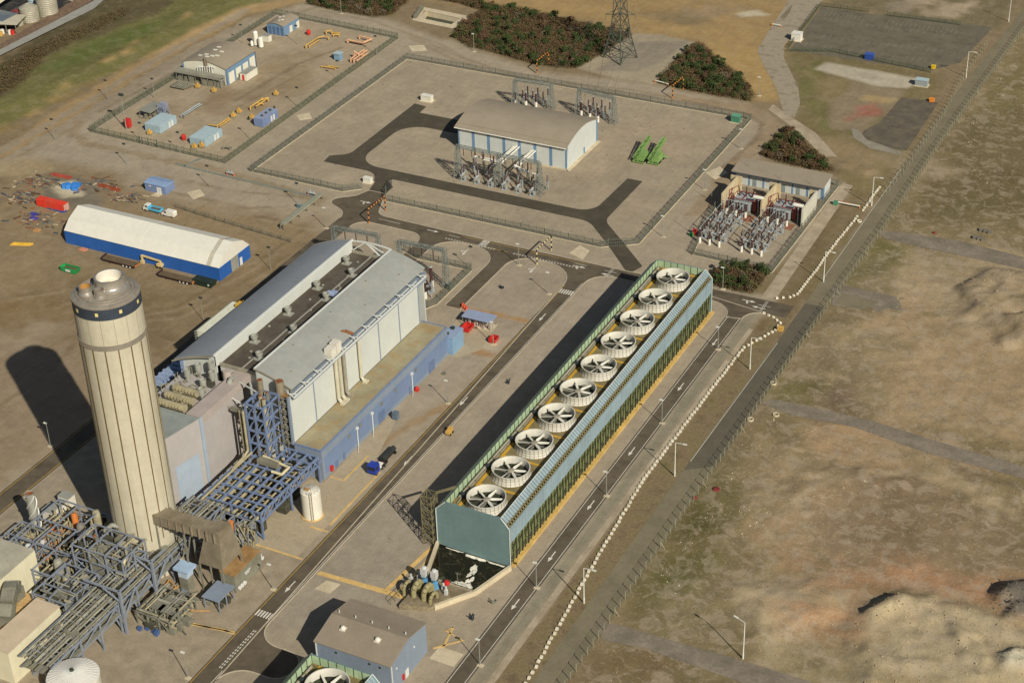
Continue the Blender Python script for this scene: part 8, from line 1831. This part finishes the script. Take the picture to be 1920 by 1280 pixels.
# striped height gauges under the power lines
M_GO = mat('gauge_orange', S(206,132,58), .6, var=.1); M_GB_ = mat('gauge_black', S(44,40,36), .6); M_GW = mat('gauge_cream', S(214,196,140), .6)
for (a, b), lab in ((((1007,138),(1029,121)),'striped height gauge in front of the large scrub patch'),(((1261,185),(1281,168)),'striped height gauge in front of the triangular scrub patch'),(((692,419),(723,395)),'striped height gauge at the substation gate'),(((1007,496),(1034,470)),'striped height gauge across the plant cross road')):
    A_, B_ = G(*a), G(*b); g = thing('height_gauge', lab, 'height gauge', tuple((A_+B_)/2), 'striped height gauges'); h = 5.2
    pts = [((A_.x,A_.y,0),(A_.x,A_.y,h)),((B_.x,B_.y,0),(B_.x,B_.y,h)),((A_.x,A_.y,h),(B_.x,B_.y,h))]; qs = [MB(), MB(), MB()]
    for i, (p, q_) in enumerate(pts):
        p, q_ = Vector(p), Vector(q_); n = max(6, int((q_-p).length/.75))
        for k in range(n): qs[(k % 2)*(1+(k//2) % 1)].bar(p.lerp(q_, k/n), p.lerp(q_, (k+1)/n), .3)
    qs[0].build('orange_stripe', M_GW if 'cross' in lab else M_GO, g); qs[1].build('black_stripe', M_GB_, g)
for i, ((a, b), lab) in enumerate(((((1228,155),(1253,162)),'white and orange barrier pole lying before the triangular scrub patch'),(((1448,49),(1464,52)),'white barrier pole lying on the curved concrete track'),(((1568,383),(1612,391)),'long white barrier arm by the white block line'))):
    A_, B_ = G(*a), G(*b); g = thing('barrier_pole', lab, 'barrier', tuple((A_+B_)/2), 'white barrier poles'); MB().cyl((A_.x,A_.y,.9),(B_.x,B_.y,.9),.22,n=8).build('pole', M_LAMPW, g); MB().bar((A_.x,A_.y,0),(A_.x,A_.y,1.1),.4).bar((B_.x,B_.y,0),(B_.x,B_.y,.9),.25).build('stand', M_GO, g)
p = G(1578,386); q = thing('barrier_machine', 'orange railed barrier housing on the path by the long control building', 'barrier housing', (p.x,p.y,0)); MB().obox((p.x-2,p.y,.1),1.4,1.2,1.2).build('housing', MATS['kiosk_green'], q); w_ = MB()
for k in range(6): w_.bar((p.x-1+k*.6,p.y+1,0),(p.x-1+k*.6,p.y+1,1.1),.1)
w_.bar((p.x-1,p.y+1,1.1),(p.x+2,p.y+1,1.1),.12).bar((p.x-1,p.y+1,.6),(p.x+2,p.y+1,.6),.1); w_.build('rail', MATS['orange_stand'], q)
p = G(1297,441); q = thing('red_sign_box', 'red box beside a green box at the left fence of the transformer yard', 'box', (p.x,p.y,0)); MB().obox((p.x+.6,p.y+1,0),1,1,1.8).build('body', M_RED, q); MB().obox((p.x,p.y-.4,0),1,1,1).build('green_box', M_SKG, q)
# ------------------------------------------------------------------ scrub woods, bushes, ground litter
def leafmat(name, c, var=.35):
    return mat(name, c, .8, var=var, scale=.5, spec=.2)
LM = {'dark': leafmat('dark_evergreen_leaf', S(66,78,40)), 'olive': leafmat('olive_leaf', S(86,84,48)), 'brown': leafmat('brown_scrub_leaf', S(100,80,54)), 'rust': leafmat('reddish_twig', S(104,80,58)), 'grey': leafmat('grey_twig', S(110,98,78))}
M_STEM = mat('stem_bark', S(84,70,54), .9, var=.2)
def crown(rx, rz, n, s, seed):
    rnd = random.Random(seed); mb = MB(); lobes = [(rnd.uniform(-.55,.55)*rx, rnd.uniform(-.55,.55)*rx, rz*rnd.uniform(.45,1.1), rx*rnd.uniform(.35,.62)) for _ in range(6)]
    for k in range(n):
        cx, cy, cz, r = rnd.choice(lobes); th = rnd.uniform(0,2*PI); ph = math.acos(rnd.uniform(-.5,1)); rr = r*rnd.uniform(.55,1.08)
        c = Vector((cx+rr*math.sin(ph)*math.cos(th), cy+rr*math.sin(ph)*math.sin(th), max(.1, cz+rr*math.cos(ph)*.9)))
        a = Vector((rnd.gauss(0,1),rnd.gauss(0,1),rnd.gauss(0,.6))).normalized()*s*rnd.uniform(.5,1.2); b = a.cross(Vector((rnd.gauss(0,1),rnd.gauss(0,1),rnd.gauss(0,1)))).normalized()*s*rnd.uniform(.3,.8)
        mb.add([c-a, c+b, c+a, c-b], [(0,1,2,3)])
    return mb
BP = []
for i, (kind, rx, rz, n, s) in enumerate((('dark',1.7,1.9,420,.26),('dark',1.3,2.3,380,.24),('olive',1.6,1.4,360,.26),('brown',1.8,1.5,340,.24),('rust',1.5,1.7,300,.22),('grey',1.5,1.4,280,.2))):
    cm = crown(rx, rz, n, s, 50+i).build('crown', LM[kind]); st = MB()
    for k in range(4): a = k*1.7+i; st.cyl((0,0,0),(math.cos(a)*.5*rx*.7,math.sin(a)*.5*rx*.7,rz*.9),.09,.03,5)
    sm_ = st.build('trunk', M_STEM); BP.append((kind, cm.data, sm_.data)); bpy.data.objects.remove(cm); bpy.data.objects.remove(sm_)
def inside(p, poly):
    r = False; n = len(poly)
    for i in range(n):
        a, b = poly[i-1], poly[i]
        if (a[1] > p[1]) != (b[1] > p[1]) and p[0] < (b[0]-a[0])*(p[1]-a[1])/(b[1]-a[1])+a[0]: r = not r
    return r
NAMES = {'dark':'dark green evergreen bush','olive':'olive green bush','brown':'brown leafless bush','rust':'reddish brown twiggy bush','grey':'grey twiggy bush'}
def scrub(poly_px, nb, place, ntuft, seed, weights=(4,3,2,4,3,2)):
    rnd = random.Random(seed); P_ = PX(*poly_px); x0 = min(p[0] for p in P_); x1 = max(p[0] for p in P_); y0 = min(p[1] for p in P_); y1 = max(p[1] for p in P_)
    def pick():
        while True:
            p = (rnd.uniform(x0,x1), rnd.uniform(y0,y1))
            if inside(p, P_): return p
    grid = []
    for k in range(nb):
        best = max((pick() for _ in range(6)), key=lambda q: min([(q[0]-g[0])**2+(q[1]-g[1])**2 for g in grid] or [9e9])); grid.append(best)
        w_ = list(weights)
        if fbm(np.array(best[0]), np.array(best[1]), .07, seed, 2) > .52: w_[0] *= 4; w_[1] *= 4
        kind, cd, sd = rnd.choices(BP, w_)[0]
        t = thing('scrub_bush', NAMES[kind]+' in '+place, 'bush', (*best,0), NAMES[kind]+'es in '+place); t.rotation_euler = (0,0,rnd.uniform(0,6.28)); s = rnd.uniform(.75,1.35); t.scale = (s,s,s*rnd.uniform(.8,1.2))
        linkmesh('crown', cd, t, (0,0,0)); linkmesh('trunk', sd, t, (0,0,0))
    for kind, share in (('brown',.45),('rust',.3),('olive',.25)):
        mb = MB()
        for k in range(int(ntuft*share)):
            c = pick(); h = rnd.uniform(.4,2.0)
            for j in range(11):
                p = Vector((c[0]+rnd.gauss(0,.55),c[1]+rnd.gauss(0,.55),rnd.uniform(.05,h))); a = Vector((rnd.gauss(0,1),rnd.gauss(0,1),rnd.gauss(0,.8))).normalized()*rnd.uniform(.15,.34); b = a.cross(Vector((rnd.gauss(0,1),rnd.gauss(0,1),rnd.gauss(0,1)))).normalized()*rnd.uniform(.06,.2)
                mb.add([p-a,p+b,p+a,p-b], [(0,1,2,3)])
        o = mb.build('undergrowth', LM[kind], None, (0,0,0)); o['kind'] = 'stuff'
S2 = [(848,68),(872,40),(900,22),(960,20),(1010,26),(1085,42),(1150,58),(1186,66),(1120,108),(1078,128),(1040,126),(1000,120),(930,100),(880,88)]
S2b = [(790,-6),(870,-8),(930,14),(1010,22),(1000,30),(920,24),(895,18),(860,6)]
S3 = [(1232,152),(1262,120),(1300,84),(1318,84),(1345,115),(1385,140),(1412,178),(1405,190),(1370,184),(1320,176),(1285,168),(1250,160)]
S4 = [(1426,290),(1448,268),(1470,246),(1486,250),(1512,272),(1540,298),(1562,322),(1520,318),(1470,306)]
S5 = [(1338,514),(1362,504),(1388,498),(1415,503),(1438,510),(1426,532),(1408,549),(1378,544),(1342,536)]
S1 = [(575,8),(600,-8),(770,-10),(758,8),(735,28),(700,32),(650,24)]
for nm, P_, c_ in (('a',S1,1),('b',S2,1),('c',S2b,0),('d',S3,1),('e',S4,1),('f',S5,1)): 
    cc = [sum(q[0] for q in P_)/len(P_), sum(q[1] for q in P_)/len(P_)]
scrub(S2, 105, 'the large scrub patch beside the pylon', 5200, 3); scrub(S2b, 14, 'the strip of scrub beyond the settling tank', 1200, 4)
scrub(S3, 55, 'the triangular scrub patch right of the pylon', 1900, 5, (6,4,2,3,3,2)); scrub(S4, 34, 'the scrub patch behind the long control building', 1200, 6, (3,2,2,5,4,2))
scrub(S5, 30, 'the small scrub patch beside the long cooling tower', 1000, 7, (4,2,5,4,3,3)); scrub(S1, 40, 'the scrub left of the settling tank', 1900, 8)
for L, s_ in (([(40,108),(120,72),(230,22),(250,30),(140,84),(70,118)], 9), ([(-5,130),(70,105),(85,125),(40,165),(-5,190)], 11)):
    rnd = random.Random(s_); P_ = PX(*L); x0 = min(p[0] for p in P_); x1 = max(p[0] for p in P_); y0 = min(p[1] for p in P_); y1 = max(p[1] for p in P_); mb = MB(); mb2 = MB()
    for k in range(1500):
        c = (rnd.uniform(x0,x1), rnd.uniform(y0,y1))
        if not inside(c, P_): continue
        for j in range(7):
            p = Vector((c[0]+rnd.gauss(0,.6),c[1]+rnd.gauss(0,.6),rnd.uniform(.8,2.8))); a = Vector((rnd.gauss(0,1),rnd.gauss(0,1),rnd.gauss(0,.8))).normalized()*rnd.uniform(.15,.34); b = a.cross(Vector((rnd.gauss(0,1),rnd.gauss(0,1),rnd.gauss(0,1)))).normalized()*rnd.uniform(.06,.2)
            (mb if k % 3 else mb2).add([p-a,p+b,p+a,p-b], [(0,1,2,3)])
    for m_, ma in ((mb,LM['brown']),(mb2,LM['olive'])): o = m_.build('bramble', ma, None, (0,0,0)); o['kind'] = 'stuff'
# loose stones, rubble and litter
def gz(x, y):
    i = int(round((x-GX0)/GS)); j = int(round((y-GY0)/GS))
    return float(HGT[min(max(j,0),NY-1), min(max(i,0),NX-1)])
def stones(name, pts, s0, s1, m_):
    mb = MB()
    for x, y in pts:
        s = random.uniform(s0, s1); z = gz(x, y); a = random.uniform(0,PI); d = [(math.cos(a+k*PI/2)*s*random.uniform(.6,1.2), math.sin(a+k*PI/2)*s*random.uniform(.6,1.2)) for k in range(4)]
        mb.add([(x+d[0][0],y+d[0][1],z-.1),(x+d[1][0],y+d[1][1],z-.1),(x+d[2][0],y+d[2][1],z-.1),(x+d[3][0],y+d[3][1],z-.1),(x+d[0][0]*.5,y+d[0][1]*.4,z+s*random.uniform(.4,.8)),(x+d[2][0]*.5,y+d[2][1]*.5,z+s*random.uniform(.4,.8))], [(0,1,4),(1,2,5,4),(2,3,5),(3,0,4,5)])
    o = mb.build(name, m_, None, (0,0,0)); o['kind'] = 'stuff'
def cl(u, v, n, sx, sy): 
    p = G(u, v); return [(random.gauss(p.x, sx), random.gauss(p.y, sy)) for _ in range(n)]
pale = []
for u, v in ((1412,838),(1375,892),(1340,945),(1330,968),(1290,1025),(1248,1085),(1260,1102),(1455,790),(1520,805),(1870,150),(1900,125),(1880,175),(1850,205),(1830,230),(1820,265),(1835,325),(1390,960),(1850,345)): pale += cl(u, v, 9, 1.1, 1.1)
for k in range(30): u = random.random(); p = G(1395+60*u*u*6, 1010-130*u); pale.append((p.x+random.gauss(0,.8),p.y+random.gauss(0,.8)))
stones('pale_rubble', pale, .08, .3, mat('pale_stone', S(188,176,146), .9, var=.15))
pts = [(random.uniform(-120,-12), random.uniform(215,470)) for _ in range(2600)]; stones('loose_stones', pts[:1500], .07, .25, mat('tan_stone', S(160,136,104), .9, var=.3, scale=1)); stones('brick_rubble', pts[1500:], .07, .24, mat('brick_stone', S(158,114,86), .9, var=.3, scale=1))
pts = []
for poly in ([(1800,535),(1850,512),(1990,512),(1990,645),(1850,600)], [(1600,1140),(1720,1120),(1990,1200),(1990,1300),(1600,1300)]):
    P_ = PX(*poly); x0 = min(p[0] for p in P_); x1 = max(p[0] for p in P_); y0 = min(p[1] for p in P_); y1 = max(p[1] for p in P_)
    for k in range(700):
        c = (random.uniform(x0,x1), random.uniform(y0,y1))
        if inside(c, P_): pts.append(c)
stones('heap_rubble', pts, .08, .32, mat('heap_stone', S(164,142,110), .9, var=.3, scale=1))
pts = cl(1892,1135,120,1.5,2.4); stones('dark_gravel', pts, .08, .3, mat('dark_stone', S(92,90,82), .9, var=.3, scale=1))
lit = [(random.uniform(-330,-190), random.uniform(430,535)) for _ in range(160)]+[(random.uniform(-400,-300), random.uniform(340,425)) for _ in range(160)]
lit = [p for p in lit if not (-273 < p[0] < -228 and 470 < p[1] < 502) and not (-354 < p[0] < -292 and 363 < p[1] < 382)]
stones('weed_tufts', lit, .12, .38, mat('weed', S(88,82,56), .9, var=.3, scale=1))
for i, (u, v, lab) in enumerate(((1840,433,'farther of two dark slabs on the north east lane'),(1828,447,'nearer of two dark slabs on the north east lane'))):
    p = G(u, v); q = MB()
    for k in range(3): q.obox((p.x+k*1.3,p.y-.2*k,0),1.2,1.4,.8,.1*k)
    tag(q.build('concrete_slab', mat('slab_grey', S(116,108,92), .9, var=.2), None, (p.x,p.y,0)), lab, 'concrete slab', 'dark slabs on the north east lane')
for i, (u, v, lab) in enumerate(((1343,917,'farther dark red heap by the public road fence'),(1303,933,'nearer dark red heap by the public road fence'),(1752,437,'small red object beside the north east lane'))):
    p = G(u, v); tag(MB().lathe([(1.1 if i < 1 else .7,-.1),(.8 if i < 1 else .5,.35),(.01,.5)], (p.x,p.y,gz(p.x,p.y)), 9).build('red_heap', mat('dark_red_clay', S(120,52,46), .9, var=.3, scale=1), None, (p.x,p.y,0)), lab, 'heap')
for i, (u, v, lab) in enumerate(((1407,787,'concrete manhole ring nearest the lane mouth by the fence'),(1450,719,'concrete manhole ring farther up the public road fence'),(1455,778,'concrete manhole ring by the bend of the east lane'))):
    p = G(u, v); tag(MB().lathe([(.9,0),(.9,.4),(.6,.4),(.6,.1)], (p.x,p.y,0), 12).build('manhole_ring', CONL, None, (p.x,p.y,0)), lab, 'manhole ring')
